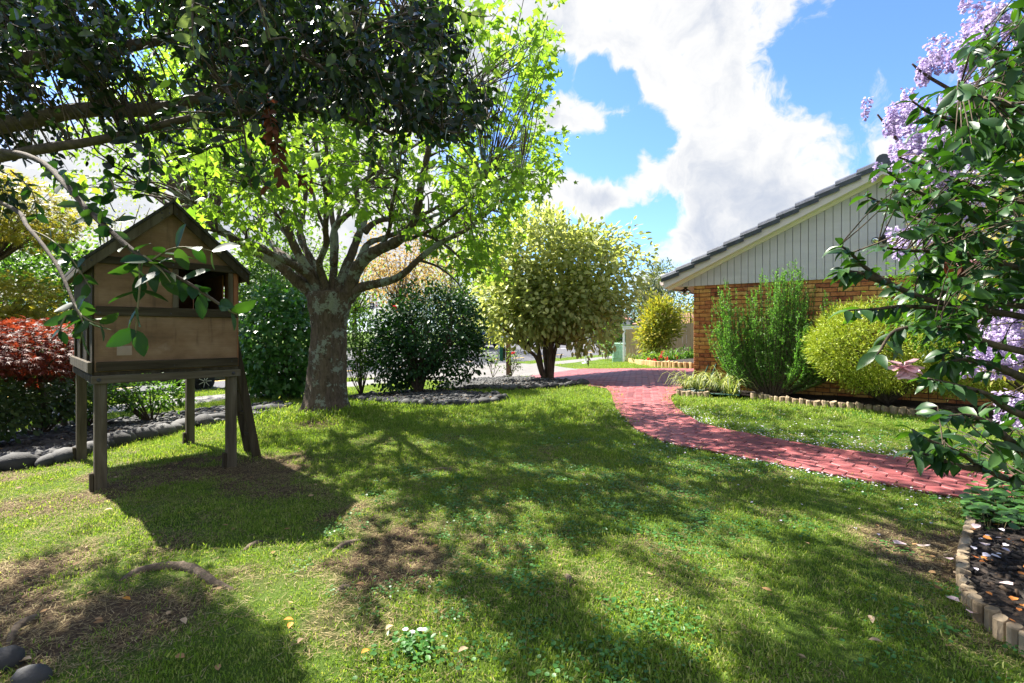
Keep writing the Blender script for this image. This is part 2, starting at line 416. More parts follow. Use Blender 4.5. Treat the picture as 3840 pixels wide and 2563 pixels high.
YELLOW = surf('road_yellow', [(0.3, (0.6, 0.36, 0.04)), (0.7, (0.75, 0.48, 0.08))], 20, 0.7)
strip('road', -15.3, -2.52, -40, 140, 0.004, ASPH)
strip('footpath', -0.75, 0.75, -30, 90, 0.006, FPATH)
strip('lane_line', -9.06, -8.94, -40, 120, 0.008, WHITE, nd=2)
mb = MB()
for u in np.arange(-30, 60, 3.0):
    q = [ud(u, -5.06), ud(u + 1.3, -5.06), ud(u + 1.3, -4.94), ud(u, -4.94)]
    mb.add([(x, y, gzf(x, y) + 0.008) for x, y in q], [(0, 1, 2, 3)])
tag(mb.build('road_dashes', YELLOW), kind='structure')
for d0, d1, top, u0, u1, nm in ((-2.56, -2.40, 0.0, -40, 9.0, 'kerb'), (-2.56, -2.40, 0.0, 20.0, 110, 'kerb'), (-15.66, -15.5, 0.02, -40, 140, 'kerb')):
    mb = MB(); uu = list(np.arange(u0, u1, 1.5))
    for a, b in zip(uu[:-1], uu[1:]):
        c = [ud(a, d0), ud(b, d0), ud(b, d1), ud(a, d1)]
        zt = (-0.437 if d0 > -5 else gzf(*ud(a, -15.7)) + 0.015)
        mb.hexa([(x, y, zt - 0.3) for x, y in c] + [(x, y, zt) for x, y in c])
    tag(bevel(mb.build(nm, CONC), 0.02), kind='structure')

def drape_poly(pts, off, name, mat, kind='structure', cell=0.35, dz=None):
    """sheet following the ground inside a ground-plan polygon"""
    bm_pts = np.array(pts)[:, :2]
    x0, y0 = bm_pts.min(0); x1, y1 = bm_pts.max(0)
    vs, fs = [], []
    for i in range(int((x1 - x0) / cell) + 1):
        for j in range(int((y1 - y0) / cell) + 1):
            cx, cy = x0 + i * cell, y0 + j * cell
            pc = clip_poly(bm_pts.tolist(), [(cx, cy), (cx + cell, cy), (cx + cell, cy + cell), (cx, cy + cell)])
            if len(pc) >= 3:
                b = len(vs)
                for p in pc: vs.append((p[0], p[1], gzf(p[0], p[1]) + off + (dz(p[0], p[1]) if dz else 0)))
                fs.append(tuple(range(b, b + len(pc))))
    me = bpy.data.meshes.new(name); me.from_pydata(vs, [], fs); me.materials.append(mat)
    import bmesh
    bm = bmesh.new(); bm.from_mesh(me); bmesh.ops.remove_doubles(bm, verts=bm.verts, dist=0.0008); bmesh.ops.recalc_face_normals(bm, faces=bm.faces)
    up = sum(f.normal.z for f in bm.faces)
    if up < 0: bmesh.ops.reverse_faces(bm, faces=bm.faces)
    bm.to_mesh(me); bm.free()
    return tag(link(name, me), kind=kind)
def clip_poly(sub, clip):
    out = sub
    for k in range(len(clip)):
        ax, ay = clip[k]; bx, by = clip[(k + 1) % len(clip)]
        inp, out = out, []
        if not inp: break
        side = lambda p: (bx - ax) * (p[1] - ay) - (by - ay) * (p[0] - ax)
        for i in range(len(inp)):
            p, q = inp[i - 1], inp[i]; sp, sq = side(p), side(q)
            if (sp >= 0) != (sq >= 0):
                t = sp / (sp - sq); out.append((p[0] + (q[0] - p[0]) * t, p[1] + (q[1] - p[1]) * t))
            if sq >= 0: out.append((q[0], q[1]))
    return out
def gpoly(px): return [tuple(G(a, b))[:2] for a, b in px]

# ------------------------------------------------------------------ house corner frame (needed by paving)
HC = Vector((3.94, 11.1, 0)); HE = Vector((0.81, -0.5865, 0)); HN = Vector((-0.5865, -0.81, 0))
def W(s, off, z): return HC + HE * s + HN * off + Vector((0, 0, z))

# concrete apron between red paving and street
ap_near = gpoly([(1760, 1432), (1880, 1424), (1985, 1413), (2190, 1385)])
apron = ap_near + [tuple(np.array(ud(to_u(*ap_near[-1]) + 3.0, 0.9))), ud(to_u(*ap_near[-1]) + 3.6, -2.5), ud(to_u(*ap_near[0]) - 1.5, -2.5), ud(to_u(*ap_near[0]) - 0.4, 0.9)]
drape_poly(apron, 0.012, 'concrete_driveway', CONC, cell=0.8)

# red hexagonal paving
lpath = [(2190, 1385), (1985, 1413), (2000, 1436), (2060, 1442), (2130, 1445), (2200, 1450), (2274, 1460), (2293, 1481), (2299, 1506), (2308, 1532), (2323, 1553), (2346, 1581), (2380, 1611), (2431, 1640), (2495, 1664), (2580, 1687), (2665, 1700), (2750, 1715), (2950, 1757), (3120, 1790), (3300, 1824), (3530, 1866), (3702, 1890), (3840, 1900)]
rpath = [(3840, 1800), (3680, 1767), (3572, 1751), (3318, 1720), (3100, 1689), (2920, 1657), (2750, 1624), (2687, 1611), (2623, 1592), (2572, 1562), (2533, 1532), (2516, 1502), (2520, 1488), (2548, 1476)]
pl = gpoly(lpath); pr = gpoly(rpath)
e1 = pl[-1]; e2 = pr[0]
ext = lambda a, b, k: (a[0] + (a[0] - b[0]) * k, a[1] + (a[1] - b[1]) * k)
path_poly = pl + [(e1[0] + 1.6, e1[1] - 0.45), (e2[0] + 1.6, e2[1] - 0.45)] + pr + [tuple(W(-.35, .3, 0))[:2], tuple(W(-0.4, -3, 0))[:2], tuple(W(-0.2, -12, 0))[:2]]
dr_far = tuple(G(2620, 1387))[:2]
path_poly += [(dr_far[0] + 3.2, dr_far[1] - .2), dr_far, tuple(G(2400, 1386))[:2]]
PAV = 0.035
def paver_mat():
    m, N, out = newmat('red_painted_paver')
    p = pos(N); rnd = N.math('FRACT', N.math('ADD', N.n('ShaderNodeNewGeometry').outputs['Random Per Island'], N.n('ShaderNodeObjectInfo').outputs['Random']))
    f = N.math('ADD', N.math('MULTIPLY', N.noise(p, 1.4, 6, .6), .6), N.math('MULTIPLY', rnd, .4))
    c = N.ramp(f, [(0.25, (0.13, 0.034, 0.036)), (0.5, (0.225, 0.057, 0.058)), (0.75, (0.30, 0.092, 0.09))])
    sp = N.smooth(N.noise(p, 55, 5, .7), .66, .74)
    c = N.mix(N.math('MULTIPLY', sp, .45), c, (0.42, .30, .27))
    dirt = N.smooth(N.noise(p, 7, 6, .7), .56, .75)
    c = N.mix(N.math('MULTIPLY', dirt, .4), c, (0.10, .035, .03))
    b = N.n('ShaderNodeBsdfPrincipled'); N.l(c, b.inputs['Base Color']); b.inputs['Roughness'].default_value = .55; b.inputs['Specular IOR Level'].default_value = .35
    bp = N.n('ShaderNodeBump'); bp.inputs['Strength'].default_value = .25; bp.inputs['Distance'].default_value = .01
    N.l(N.noise(p, 90, 6, .7), bp.inputs['Height']); N.l(bp.outputs[0], b.inputs['Normal']); N.l(b.outputs[0], out.inputs[0]); return m
PAVER = paver_mat()
GROUT = surf('paving_joint', [(0.3, (0.025, 0.014, 0.012)), (0.7, (0.07, 0.035, 0.03))], 30, 0.95, 0.3)
path_o = drape_poly(path_poly, PAV - 0.014, 'path', GROUT, cell=0.4)
path_o['label'] = 'curving path and drive of red painted hexagonal pavers'
pp = 0.225; Rr = pp / 2; hx = 1.5 * Rr; hy = math.sqrt(3) * Rr; ang = R(-14)
ca, sa = math.cos(ang), math.sin(ang)
pa = np.array(path_poly); cx0, cy0 = pa.mean(0)
pieces = []
hexo = [(Rr * math.cos(math.pi / 3 * k), Rr * math.sin(math.pi / 3 * k)) for k in range(6)]
ii, jj = np.meshgrid(np.arange(-110, 110), np.arange(-110, 110))
lx = ii * hx; ly = jj * hy + (ii % 2) * hy / 2
wx = cx0 + lx * ca - ly * sa; wy = cy0 + lx * sa + ly * ca
near = np.zeros(wx.shape, bool)
for dx, dy in [(0, 0)] + hexo: near |= inpoly(wx + dx, wy + dy, path_poly)
near &= (wy > 0.5) & (np.abs(wx) < wy * 1.25 + 0.5) & (wy < 30)
for x, y in zip(wx[near], wy[near]):
    hp = [(x + a * ca - b * sa, y + a * sa + b * ca) for a, b in hexo]
    pc = clip_poly(path_poly, hp)
    if len(pc) >= 3:
        q = np.array(pc); ar = 0.5 * abs(np.dot(q[:, 0], np.roll(q[:, 1], 1)) - np.dot(q[:, 1], np.roll(q[:, 0], 1)))
        if ar > 0.0006: pieces.append((ar / max(y, 1) ** 2, pc))
pieces.sort(key=lambda t: -t[0])
def paver_geo(mb, pc):
    q = np.array(pc); c = q.mean(0); n = len(q)
    def ring(inset, dz):
        o = []
        for p in q:
            v = p - c; L = np.linalg.norm(v); p2 = c + v * max(0.2, 1 - inset / max(L, 1e-3))
            o.append((p2[0], p2[1], gzf(*p2) + PAV + dz))
        return o
    j = random.uniform(-0.0025, 0.0025)
    a = ring(0.0045, -0.03); b = ring(0.0045, -0.0055 + j); t = ring(0.012, j)
    s = 0.5 * (np.dot(q[:, 0], np.roll(q[:, 1], -1)) - np.dot(q[:, 1], np.roll(q[:, 0], -1)))
    f = [tuple(range(2 * n, 3 * n))]
    for i in range(n):
        k = (i + 1) % n
        f += [(i, k, n + k, n + i), (n + i, n + k, 2 * n + k, 2 * n + i)]
    if s < 0: f = [tuple(reversed(x)) for x in f]
    mb.add(a + b + t, f)
rest = MB()
for i, (a, pc) in enumerate(pieces):
    if i < 300:
        mb = MB(); paver_geo(mb, pc); mb.build('paver', PAVER, path_o)
    else: paver_geo(rest, pc)
tag(rest.build('paver_field', PAVER, path_o), kind='stuff')
# dark side of the raised path edge
ed = MB()
poly3 = path_poly
for i in range(len(pl) + 1):
    a, b = path_poly[i], path_poly[i + 1]
    k = max(1, int(math.dist(a, b) / 0.3))
    for q in range(k):
        p = [a[0] + (b[0] - a[0]) * q / k, a[1] + (b[1] - a[1]) * q / k]; r = [a[0] + (b[0] - a[0]) * (q + 1) / k, a[1] + (b[1] - a[1]) * (q + 1) / k]
        ed.add([(p[0], p[1], gzf(*p) - 0.05), (r[0], r[1], gzf(*r) - .05), (r[0], r[1], gzf(*r) + PAV - 0.014), (p[0], p[1], gzf(*p) + PAV - 0.014)], [(0, 1, 2, 3)])
ed.build('path_edge', GROUT, path_o)

# ------------------------------------------------------------------ house
house = empty('brick_house', HC + Vector((0, 0, gzf(HC.x, HC.y))), 'brick house end with grey board gable and dark blue tiled roof', 'house')
BZ0 = 0.02; EAVE = 2.41
BRM = [surf('brick_' + n, st, 14, 0.85, 0.5, 60, 6, None, 0.2) for n, st in (
    ('tan', [(0.32, (0.13, 0.055, 0.02)), (0.42, (0.50, 0.26, 0.075)), (0.7, (0.62, 0.37, 0.13))]),
    ('orange', [(0.3, (0.16, 0.05, 0.02)), (0.42, (0.47, 0.20, 0.06)), (0.7, (0.58, 0.28, 0.09))]),
    ('red', [(0.3, (0.14, 0.035, 0.018)), (0.45, (0.38, 0.135, 0.05)), (0.7, (0.48, 0.20, 0.08))]),
    ('dark', [(0.3, (0.09, 0.028, 0.016)), (0.5, (0.29, 0.095, 0.042)), (0.7, (0.38, 0.15, 0.065))]))]
MORTAR = surf('brick_mortar', [(0.3, (0.045, 0.036, 0.028)), (0.7, (0.10, 0.08, 0.065))], 40, 0.95, 0.4)
mb = MB()
WLEN = 7.2
def wallbox(mb, s0, s1, o0, o1, z0, z1, mi=0):
    mb.hexa([W(s0, o1, z0), W(s1, o1, z0), W(s1, o0, z0), W(s0, o0, z0), W(s0, o1, z1), W(s1, o1, z1), W(s1, o0, z1), W(s0, o0, z1)], mi)
wallbox(mb, 0.002, WLEN, -0.25, -0.014, -0.3, EAVE)
wallbox(mb, 0.002, 0.25, -12, -0.25, -0.3, EAVE)
wall = mb.build('wall', MORTAR, house)
rotm = Matrix(((HE.x, HN.x, 0, 0), (HE.y, HN.y, 0, 0), (0, 0, 1, 0), (0, 0, 0, 1)))
def brick_mesh(L, mat):
    mb = MB(); b = 0.005; h = 0.073; t = 0.05
    x0, x1 = 0, L
    o = [(x0, -t), (x1, -t), (x1, 0), (x0, 0)]
    a = [(x0, -t, 0), (x1, -t, 0), (x1, -t, h), (x0, -t, h)]
    c = [(x0, -b, 0), (x1, -b, 0), (x1, -b, h), (x0, -b, h)]
    f = [(x0 + b, 0, b), (x1 - b, 0, b), (x1 - b, 0, h - b), (x0 + b, 0, h - b)]
    mb.add(a + c + f, [(8, 11, 10, 9)] + [q for i in range(4) for q in ((i, 4 + i, 4 + (i + 1) % 4, (i + 1) % 4), (4 + i, 8 + i, 8 + (i + 1) % 4, 4 + (i + 1) % 4))])
    return mb.mesh('brick', mat)
BL = 0.23
bmesh_f = [brick_mesh(BL, m) for m in BRM]; bmesh_h = [brick_mesh(0.11, m) for m in BRM]
allb = []
for c in range(28):
    z = EAVE - 0.086 * (c + 1) + 0.005
    if z < -0.1: break
    s = 0.0; half = c % 2
    k = 0
    while s < WLEN - 0.25:
        L = 0.11 if (half and k == 0) or random.random() < 0.06 else BL
        p = W(s, 0, z); x, y = pix(p)
        vis = (x < 2900 and y < 1440) or (2880 < x < 3450 and y < 1290)
        allb.append((0 if vis else 1, p.y, s, z, L)); s += L + 0.01; k += 1
allb.sort()
bs = MB(); nb = 0
for vis, _, s, z, L in allb:
    mi = random.choices(range(4), (6, 5, 3, 1) if s > 1.2 else (4, 4, 4, 3))[0]  # darker brick mix near the corner puts the tree's shade into the colour
    off = random.uniform(-0.003, 0.003)
    if nb < 300:
        me = (bmesh_f if L == BL else bmesh_h)[mi]; link('brick', me, wall, Matrix.Translation(W(s, off, z)) @ rotm); nb += 1
    else:
        src = (bmesh_f if L == BL else bmesh_h)[mi]; M4 = Matrix.Translation(W(s, off, z)) @ rotm
        bs.add([M4 @ v.co for v in src.vertices], [tuple(p.vertices) for p in src.polygons], mi)
tag(bs.build('brickwork', BRM, wall), kind='stuff')
BOARD = surf('grey_painted_board', [(0.3, (0.49, 0.47, 0.485)), (0.7, (0.55, 0.53, 0.545))], 1.2, 0.6, 0.12, 200, 3, (1, 1, 6), 0.3)
GROOVE = surf('board_groove', [(0.3, (0.16, 0.155, 0.15)), (0.7, (0.22, 0.215, 0.21))], 4, .9)
BARGE = surf('cream_grey_barge', [(0.3, (0.60, 0.54, 0.50)), (0.7, (0.66, 0.60, 0.56))], 2, 0.6)
SOFFIT = surf('cream_soffit', [(0.3, (0.74, 0.70, 0.58)), (0.7, (0.80, 0.76, 0.64))], 2, 0.7)
TILE = surf('slate_blue_tile', [(0.3, (0.030, 0.036, 0.052)), (0.7, (0.065, 0.075, 0.10))], 9, 0.42, 0.25, 80, 6, None, 0.5)
APS, SL = 3.32, 0.466
EZ = 2.39                                   # roof underside line at the eave end s = -0.62
def roofz(s): return 4.16 - abs(s - APS) * SL      # line of the top of the gable boards (underside of soffit)
gab = MB(); wallz = EAVE - 0.0
gs0, gs1 = -0.50, 2 * APS + 0.50
gab.add([W(gs0, 0.012, EAVE), W(gs1, 0.012, EAVE), W(gs1, 0.012, roofz(gs1)), W(APS, 0.012, roofz(APS)), W(gs0, 0.012, max(roofz(gs0), EAVE + .01)),
         W(gs0, -0.1, EAVE), W(gs1, -0.1, EAVE), W(gs1, -0.1, roofz(gs1)), W(APS, -0.1, roofz(APS)), W(gs0, -0.1, max(roofz(gs0), EAVE + .01))],
        [(4, 3, 2, 1, 0), (5, 6, 7, 8, 9), (0, 1, 6, 5), (0, 5, 9, 4)])
gable = gab.build('gable', GROOVE, house)
bw = 0.1335; s = gs0
while s < gs1 - 0.05:
    s1 = s + bw - 0.009
    zs = [max(roofz(v), EAVE + 0.02) for v in (s, s1)]
    mb = MB(); o0, o1 = 0.012, 0.030
    mb.hexa([W(s, o1, EAVE - .015), W(s1, o1, EAVE - .015), W(s1, o0, EAVE - .015), W(s, o0, EAVE - .015), W(s, o1, zs[0]), W(s1, o1, zs[1]), W(s1, o0, zs[1]), W(s, o0, zs[0])])
    bevel(mb.build('board', BOARD, gable), 0.003); s += bw
# soffit under the verge, barge boards, eave box
OV = 0.30; SEND = -0.54
for sg, nm in ((1, 'left'), (-1, 'right')):
    f = lambda v: APS + sg * (v - APS)
    e = SEND
    def pr4(mb, va, vb, oa, ob, lo, hi):
        a, b = f(va), f(vb)
        mb.hexa([W(a, ob, roofz(a) + lo), W(b, ob, roofz(b) + lo), W(b, oa, roofz(b) + lo), W(a, oa, roofz(a) + lo), W(a, ob, roofz(a) + hi), W(b, ob, roofz(b) + hi), W(b, oa, roofz(b) + hi), W(a, oa, roofz(a) + hi)])
    mb = MB(); pr4(mb, e, APS, -0.05, OV - .022, 0.004, 0.02); mb.build('soffit', SOFFIT, house)
    mb = MB(); pr4(mb, e, APS, 0.032, 0.075, -0.055, 0.003); mb.build('soffit_mould', SOFFIT, house)
    mb = MB(); pr4(mb, e, APS, OV - 0.02, OV, -0.012, 0.165); bevel(mb.build('barge_board', BARGE, house), .003)
    # roof deck and tile courses
    mb = MB(); pr4(mb, e, APS, -12, OV - 0.03, 0.10, 0.165); rf = mb.build('roof', FELT, house)
    ncourse = 12; L = (APS - e) / ncourse
    for k in range(ncourse):
        v0 = e - 0.05 + k * L; v1 = v0 + L + 0.06
        if v1 > APS: v1 = APS
        def tilep(v, o, h): return W(f(v), o, roofz(f(v)) + h)
        lo0, hi0, lo1, hi1 = 0.167, 0.205, 0.166, 0.180
        mb = MB(); nn = 24
        mb.hexa([tilep(v0, OV - .03, lo0), tilep(v1, OV - .03, lo1), tilep(v1, -12, lo1), tilep(v0, -12, lo0), tilep(v0, OV - .03, hi0), tilep(v1, OV - .03, hi1), tilep(v1, -12, hi1), tilep(v0, -12, hi0)])
        mb.build('tile_course', TILE, rf)
        # verge tile: a rounded cap over the barge
        mb = MB(); prof = [(OV + .035, .105), (OV + .045, .185), (OV + .03, .235), (OV - .01, .262), (OV - .06, .255), (OV - .10, .20)]
        kk = 0.012 * (1)
        a = [tilep(v0, o, h + .042) for o, h in prof]; b = [tilep(v1, o, h - .012) for o, h in prof]
        n = len(prof)
        a2 = [tilep(v0, OV + .012 if i < 3 else o, h + .042 - (.04 if i >= 3 else 0)) for i, (o, h) in enumerate(prof)]
        mb.add(a + b + a2, [(i, i + 1, n + i + 1, n + i) for i in range(n - 1)] + [(i + 1, i, 2 * n + i, 2 * n + i + 1) for i in range(n - 1)] + [(0, n, n, 2 * n)][:0])
        o = mb.build('verge_tile', TILE, rf, smooth=False); sm = o.modifiers.new('thick', 'SOLIDIFY'); sm.thickness = .012
mb = MB(); mb.tube([W(APS, OV + 0.05, roofz(APS) + .23), W(APS, OV - .4, roofz(APS) + .23), W(APS, -12, roofz(APS) + .23)], [.10, .105, .105], 12); mb.build('ridge_tile', TILE, house)
mb = MB(); wallbox(mb, SEND, 0.01, -12, 0.010, EAVE - 0.022, EAVE - 0.004); mb.build('eave_soffit', SOFFIT, house)
mb = MB(); wallbox(mb, SEND - 0.02, SEND, -12, OV, roofz(SEND) - 0.01, roofz(SEND) + 0.19); mb.build('fascia', BARGE, house)
mb = MB()
gut = [(-.012, .10), (-.022, .03), (-.06, .0), (-.10, .03), (-.115, .10), (-.105, .10), (-.092, .035), (-.06, .012), (-.03, .035), (-.02, .10)]
n = len(gut); z0 = roofz(SEND) + .045
mb.add([W(SEND - .008 + a, OV - .02, z0 + h) for a, h in gut] + [W(SEND - .008 + a, -12, z0 + h) for a, h in gut], [(i, (i + 1) % n, n + (i + 1) % n, n + i) for i in range(n)] + [tuple(range(n))])
mb.build('gutter', BARGE, house)

# twin floodlight on the gable
BLK = surf('black_plastic', [(0.3, (0.012, 0.014, 0.018)), (0.7, (0.03, 0.033, 0.04))], 20, .45, spec=.5)
def lens_mat():
    m, N, out = newmat('lamp_lens'); b = N.n('ShaderNodeBsdfPrincipled'); b.inputs['Base Color'].default_value = (.85, .87, .85, 1); b.inputs['Metallic'].default_value = .9; b.inputs['Roughness'].default_value = .12
    N.l(b.outputs[0], out.inputs[0]); return m
LENS = lens_mat()
fp = W(3.34, .032, 3.08)
fl = empty('floodlight', fp, 'black twin floodlight with motion sensor on the grey gable', 'light')
mb = MB(); mb.lathe(fp, HN, [(0, .055), (.035, .05), (.05, .03), (.05, 0)], 14); mb.build('base', BLK, fl, True)
for sg in (-1, 1):
    a = fp + HN * .045; b = fp + HE * sg * .10 + HN * .09 + Vector((0, 0, -.03)); c = fp + HE * sg * .145 + HN * .14 + Vector((0, 0, -.06))
    mb = MB(); mb.tube([a, b], .024, 8); mb.build('arm', BLK, fl, True)
    dr = (HN * .8 + HE * sg * .3 + Vector((0, 0, -.45))).normalized()
    mb = MB(); mb.lathe(b - dr * .02, dr, [(0, .03), (.03, .038), (.07, .058), (.105, .066), (.108, .062)], 14); h = mb.build('lamp_head', BLK, fl, True)
    mb = MB(); mb.lathe(b - dr * .02, dr, [(.10, .062), (.118, .05), (.125, .025), (.127, 0)], 14); mb.build('lens', LENS, h, True)
mb = MB(); mb.lathe(fp + HN * .05 + Vector((0, 0, -.045)), (HN * .5 + Vector((0, 0, -1))), [(-.03, .02), (0, .036), (.05, .036), (.07, .022), (.072, 0)], 12); mb.build('sensor', BLK, fl, True)
# soffit lamp left of the corner
BRZ = surf('bronze_lamp', [(0.3, (.05, .03, .02)), (0.7, (.10, .06, .04))], 20, .5, metal=.4)
lp = W(-.19, -.05, EAVE - .0)
sl = empty('soffit_lamp', lp, 'small twin bronze lamp hanging under the eave at the brick corner', 'light')
mb = MB(); mb.lathe(lp, (0, 0, -1), [(0, .05), (.03, .05), (.04, .02), (.05, 0)], 12); mb.build('base', BRZ, sl, True)
for sg in (-1, 1):
    dr = (HE * sg * .45 + HN * .35 + Vector((0, 0, -.8))).normalized()
    mb = MB(); mb.lathe(lp + Vector((0, 0, -.03)), dr, [(0, .015), (.05, .02), (.08, .04), (.13, .062), (.135, .058)], 12); h = mb.build('lamp_head', BRZ, sl, True)
    mb = MB(); mb.lathe(lp + Vector((0, 0, -.03)), dr, [(.11, .05), (.15, .055), (.175, .035), (.185, 0)], 12); mb.build('bulb', LENS, h, True)

# ------------------------------------------------------------------ playhouse
PO = Vector((-3.65, 4.47, 0)); P1 = Vector((.7, .714, 0)); P2 = Vector((-.7, .714, 0)); PW, PD = 1.16, 1.80
def PH(a, b, z): return PO + P1 * a + P2 * b + Vector((0, 0, z))
ph = empty('playhouse', PH(PW / 2, PD / 2, gzf(*PH(PW / 2, PD / 2, 0)[:2])), 'weathered wooden playhouse on stilts with plywood walls and window', 'playhouse')
def pbox(mb, a0, a1, b0, b1, z0, z1): mb.hexa([PH(a0, b0, z0), PH(a1, b0, z0), PH(a1, b1, z0), PH(a0, b1, z0), PH(a0, b0, z1), PH(a1, b0, z1), PH(a1, b1, z1), PH(a0, b1, z1)])
def ppart(name, mat, *bx, parent=None, bv=.005):
    mb = MB()
    for b in bx: pbox(mb, *b)
    o = mb.build(name, mat, parent or ph)
    if bv: bevel(o, bv)
    return o
DZ, RZ0, RZ1 = 1.016, 1.054, 1.137
for a, b in ((0.004, 0.01), (PW - .094, 0.01), (0.004, PD - .10), (PW - .094, PD - .10)):
    g = gzf(*PH(a + .045, b + .045, 0)[:2])
    lg = ppart('leg', PLAYWOOD, (a, a + .09, b, b + .09, g - .25, 1.03))
    ppart('stub', DARKWOOD, (a - .032, a - .002, b + .01, b + .08, g - .1, g + .16), parent=lg)
b1 = ppart('floor_beam', PLAYRAIL, (-.02, PW + .02, -.03, .008, .945, 1.016))
for a in (.03, PW - .05):
    mb = MB(); mb.lathe(PH(a, -.028, .98), P2 * -1, [(0, .016), (.006, .016), (.009, .01), (.009, 0)], 10); mb.build('bolt', BOLT, b1)
ppart('floor_beam', PLAYRAIL, (-.02, PW + .02, PD - .008, PD + .03, .945, 1.016))
for a in (-.022, PW - .008): ppart('side_beam', DARKWOOD, (a, a + .03, .01, PD - .01, .95, 1.018))
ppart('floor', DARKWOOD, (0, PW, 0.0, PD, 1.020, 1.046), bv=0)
# plywood walls with framing
ppart('lower_panel', PLY, (0.004, PW - .004, 0.004, .016, 1.048, 1.60), bv=0)
ppart('upper_panel', PLY, (0.004, .60, 0.004, .016, 1.602, 2.05), bv=0)
def gable_pts(b0, b1):
    r = [(0.004, 2.055), (PW - .004, 2.055), (PW / 2, 2.055 + .93 * (PW / 2 - .004))]
    return [PH(a, b0, z) for a, z in r] + [PH(a, b1, z) for a, z in r]
for b0, b1, mt in ((.005, .017, PLY), (PD - .017, PD - .005, PLYWARM)):
    mb = MB(); mb.add(gable_pts(b0, b1), [(0, 1, 2), (5, 4, 3), (0, 3, 4, 1), (1, 4, 5, 2), (2, 5, 3, 0)]); mb.build('gable_panel', mt, ph)
ppart('faded_patch', surf('faded_ply', [(0.3, (.27, .20, .15)), (0.7, (.36, .28, .22))], 6, .9), (.16, .27, .0025, .006, 1.19, 1.275), bv=0)
lr = ppart('lower_rail', DARKRAIL, (.015, PW - .002, -.024, .002, RZ0, RZ1))
mr = ppart('middle_rail', DARKRAIL, (.012, PW - .002, -.022, .002, 1.545, 1.628))
ur = ppart('upper_rail', DARKRAIL, (.012, PW - .002, -.022, .002, 2.005, 2.072))
for pa_, z in ((lr, 1.095), (mr, 1.585), (ur, 2.04)):
    for a in (.05, PW / 2, PW - .06):
        mb = MB(); mb.lathe(PH(a + random.uniform(-.015, .015), -.021, z + random.uniform(-.015, .015)), P2 * -1, [(0, .009), (.003, .008), (.003, 0)], 8); mb.build('bolt', BOLT, pa_)
ppart('mullion', PLAYWOOD, (.585, .635, -.012, .012, 1.63, 2.003))
ppart('corner_stud', PLAYWOOD, (1.07, 1.115, -.012, .012, 1.63, 2.003))
ppart('corner_stud', PLYWARM, (1.118, 1.157, 0, .04, 1.63, 2.003))
# inside and other walls
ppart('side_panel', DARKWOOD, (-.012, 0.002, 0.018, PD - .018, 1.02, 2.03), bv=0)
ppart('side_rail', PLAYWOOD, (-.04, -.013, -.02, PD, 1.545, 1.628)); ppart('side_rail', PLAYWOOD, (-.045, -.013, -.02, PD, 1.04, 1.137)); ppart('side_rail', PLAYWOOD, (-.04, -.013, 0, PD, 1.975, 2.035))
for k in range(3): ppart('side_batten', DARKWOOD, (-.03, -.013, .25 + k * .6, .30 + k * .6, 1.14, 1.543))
ppart('back_panel', PLYWARM, (.004, .80, PD - .016, PD - .004, 1.048, 2.05), bv=0)
ppart('back_panel', PLYWARM, (.802, PW - .004, PD - .016, PD - .004, 1.048, 2.05), bv=0)
ppart('side_panel', PLYWARM, (PW - .002, PW + .012, .535, PD, 1.048, 2.03), bv=0)
ppart('side_panel', PLYWARM, (PW - .002, PW + .012, 0.02, 0.45, 1.048, 2.03), bv=0)
ppart('side_panel', PLYWARM, (PW - .002, PW + .012, 0.452, .533, 1.048, 1.45), bv=0)
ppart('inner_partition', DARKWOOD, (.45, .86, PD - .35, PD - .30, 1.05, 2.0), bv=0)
# roof
rsl = .93; az = 2.03 + rsl * (PW / 2)
for sg in (-1, 1):
    e = PW / 2 + sg * (PW / 2 + .10)
    mb = MB(); h0, h1 = .055, .085
    ze = az - rsl * (PW / 2 + .10)
    mb.hexa([PH(PW / 2, -.07, az + h0), PH(e, -.07, ze + h0), PH(e, PD + .07, ze + h0), PH(PW / 2, PD + .07, az + h0), PH(PW / 2, -.07, az + h1), PH(e, -.07, ze + h1), PH(e, PD + .07, ze + h1), PH(PW / 2, PD + .07, az + h1)])
    mb.build('roof_sheet', FELT, ph)
    for bb in (-.055, PD + .03):
        mb = MB(); off = sg * .0015
        mb.hexa([PH(PW / 2 + off, bb, az - .05), PH(e, bb, ze - .05), PH(e, bb + .025, ze - .05), PH(PW / 2 + off, bb + .025, az - .05), PH(PW / 2 + off, bb, az + .053), PH(e, bb, ze + .053), PH(e, bb + .025, ze + .053), PH(PW / 2 + off, bb + .025, az + .053)])
        bo = bevel(mb.build('barge_board', DARKWOOD if sg > 0 else PLAYWOOD, ph), .004)
        if bb < 0:
            for k in (.03, .09):
                for dz in (-.02, .025):
                    mb = MB(); c = PH(PW / 2 + sg * k, bb - .001, az - rsl * k + dz); mb.lathe(c, P2 * -1, [(0, .008), (.003, .007), (.003, 0)], 8); mb.build('bolt', BOLT, bo)
            for k in (PW / 2 + .02, PW / 2 + .07):
                mb = MB(); c = PH(PW / 2 + sg * k, bb - .001, az - rsl * k + .01); mb.lathe(c, P2 * -1, [(0, .008), (.003, .007), (.003, 0)], 8); mb.build('bolt', BOLT, bo)
    for k in range(1): ppart('rafter', PLAYWOOD, (min(e, e - sg * .05), max(e, e - sg * .05), .0, PD, ze - .01, ze + .05))
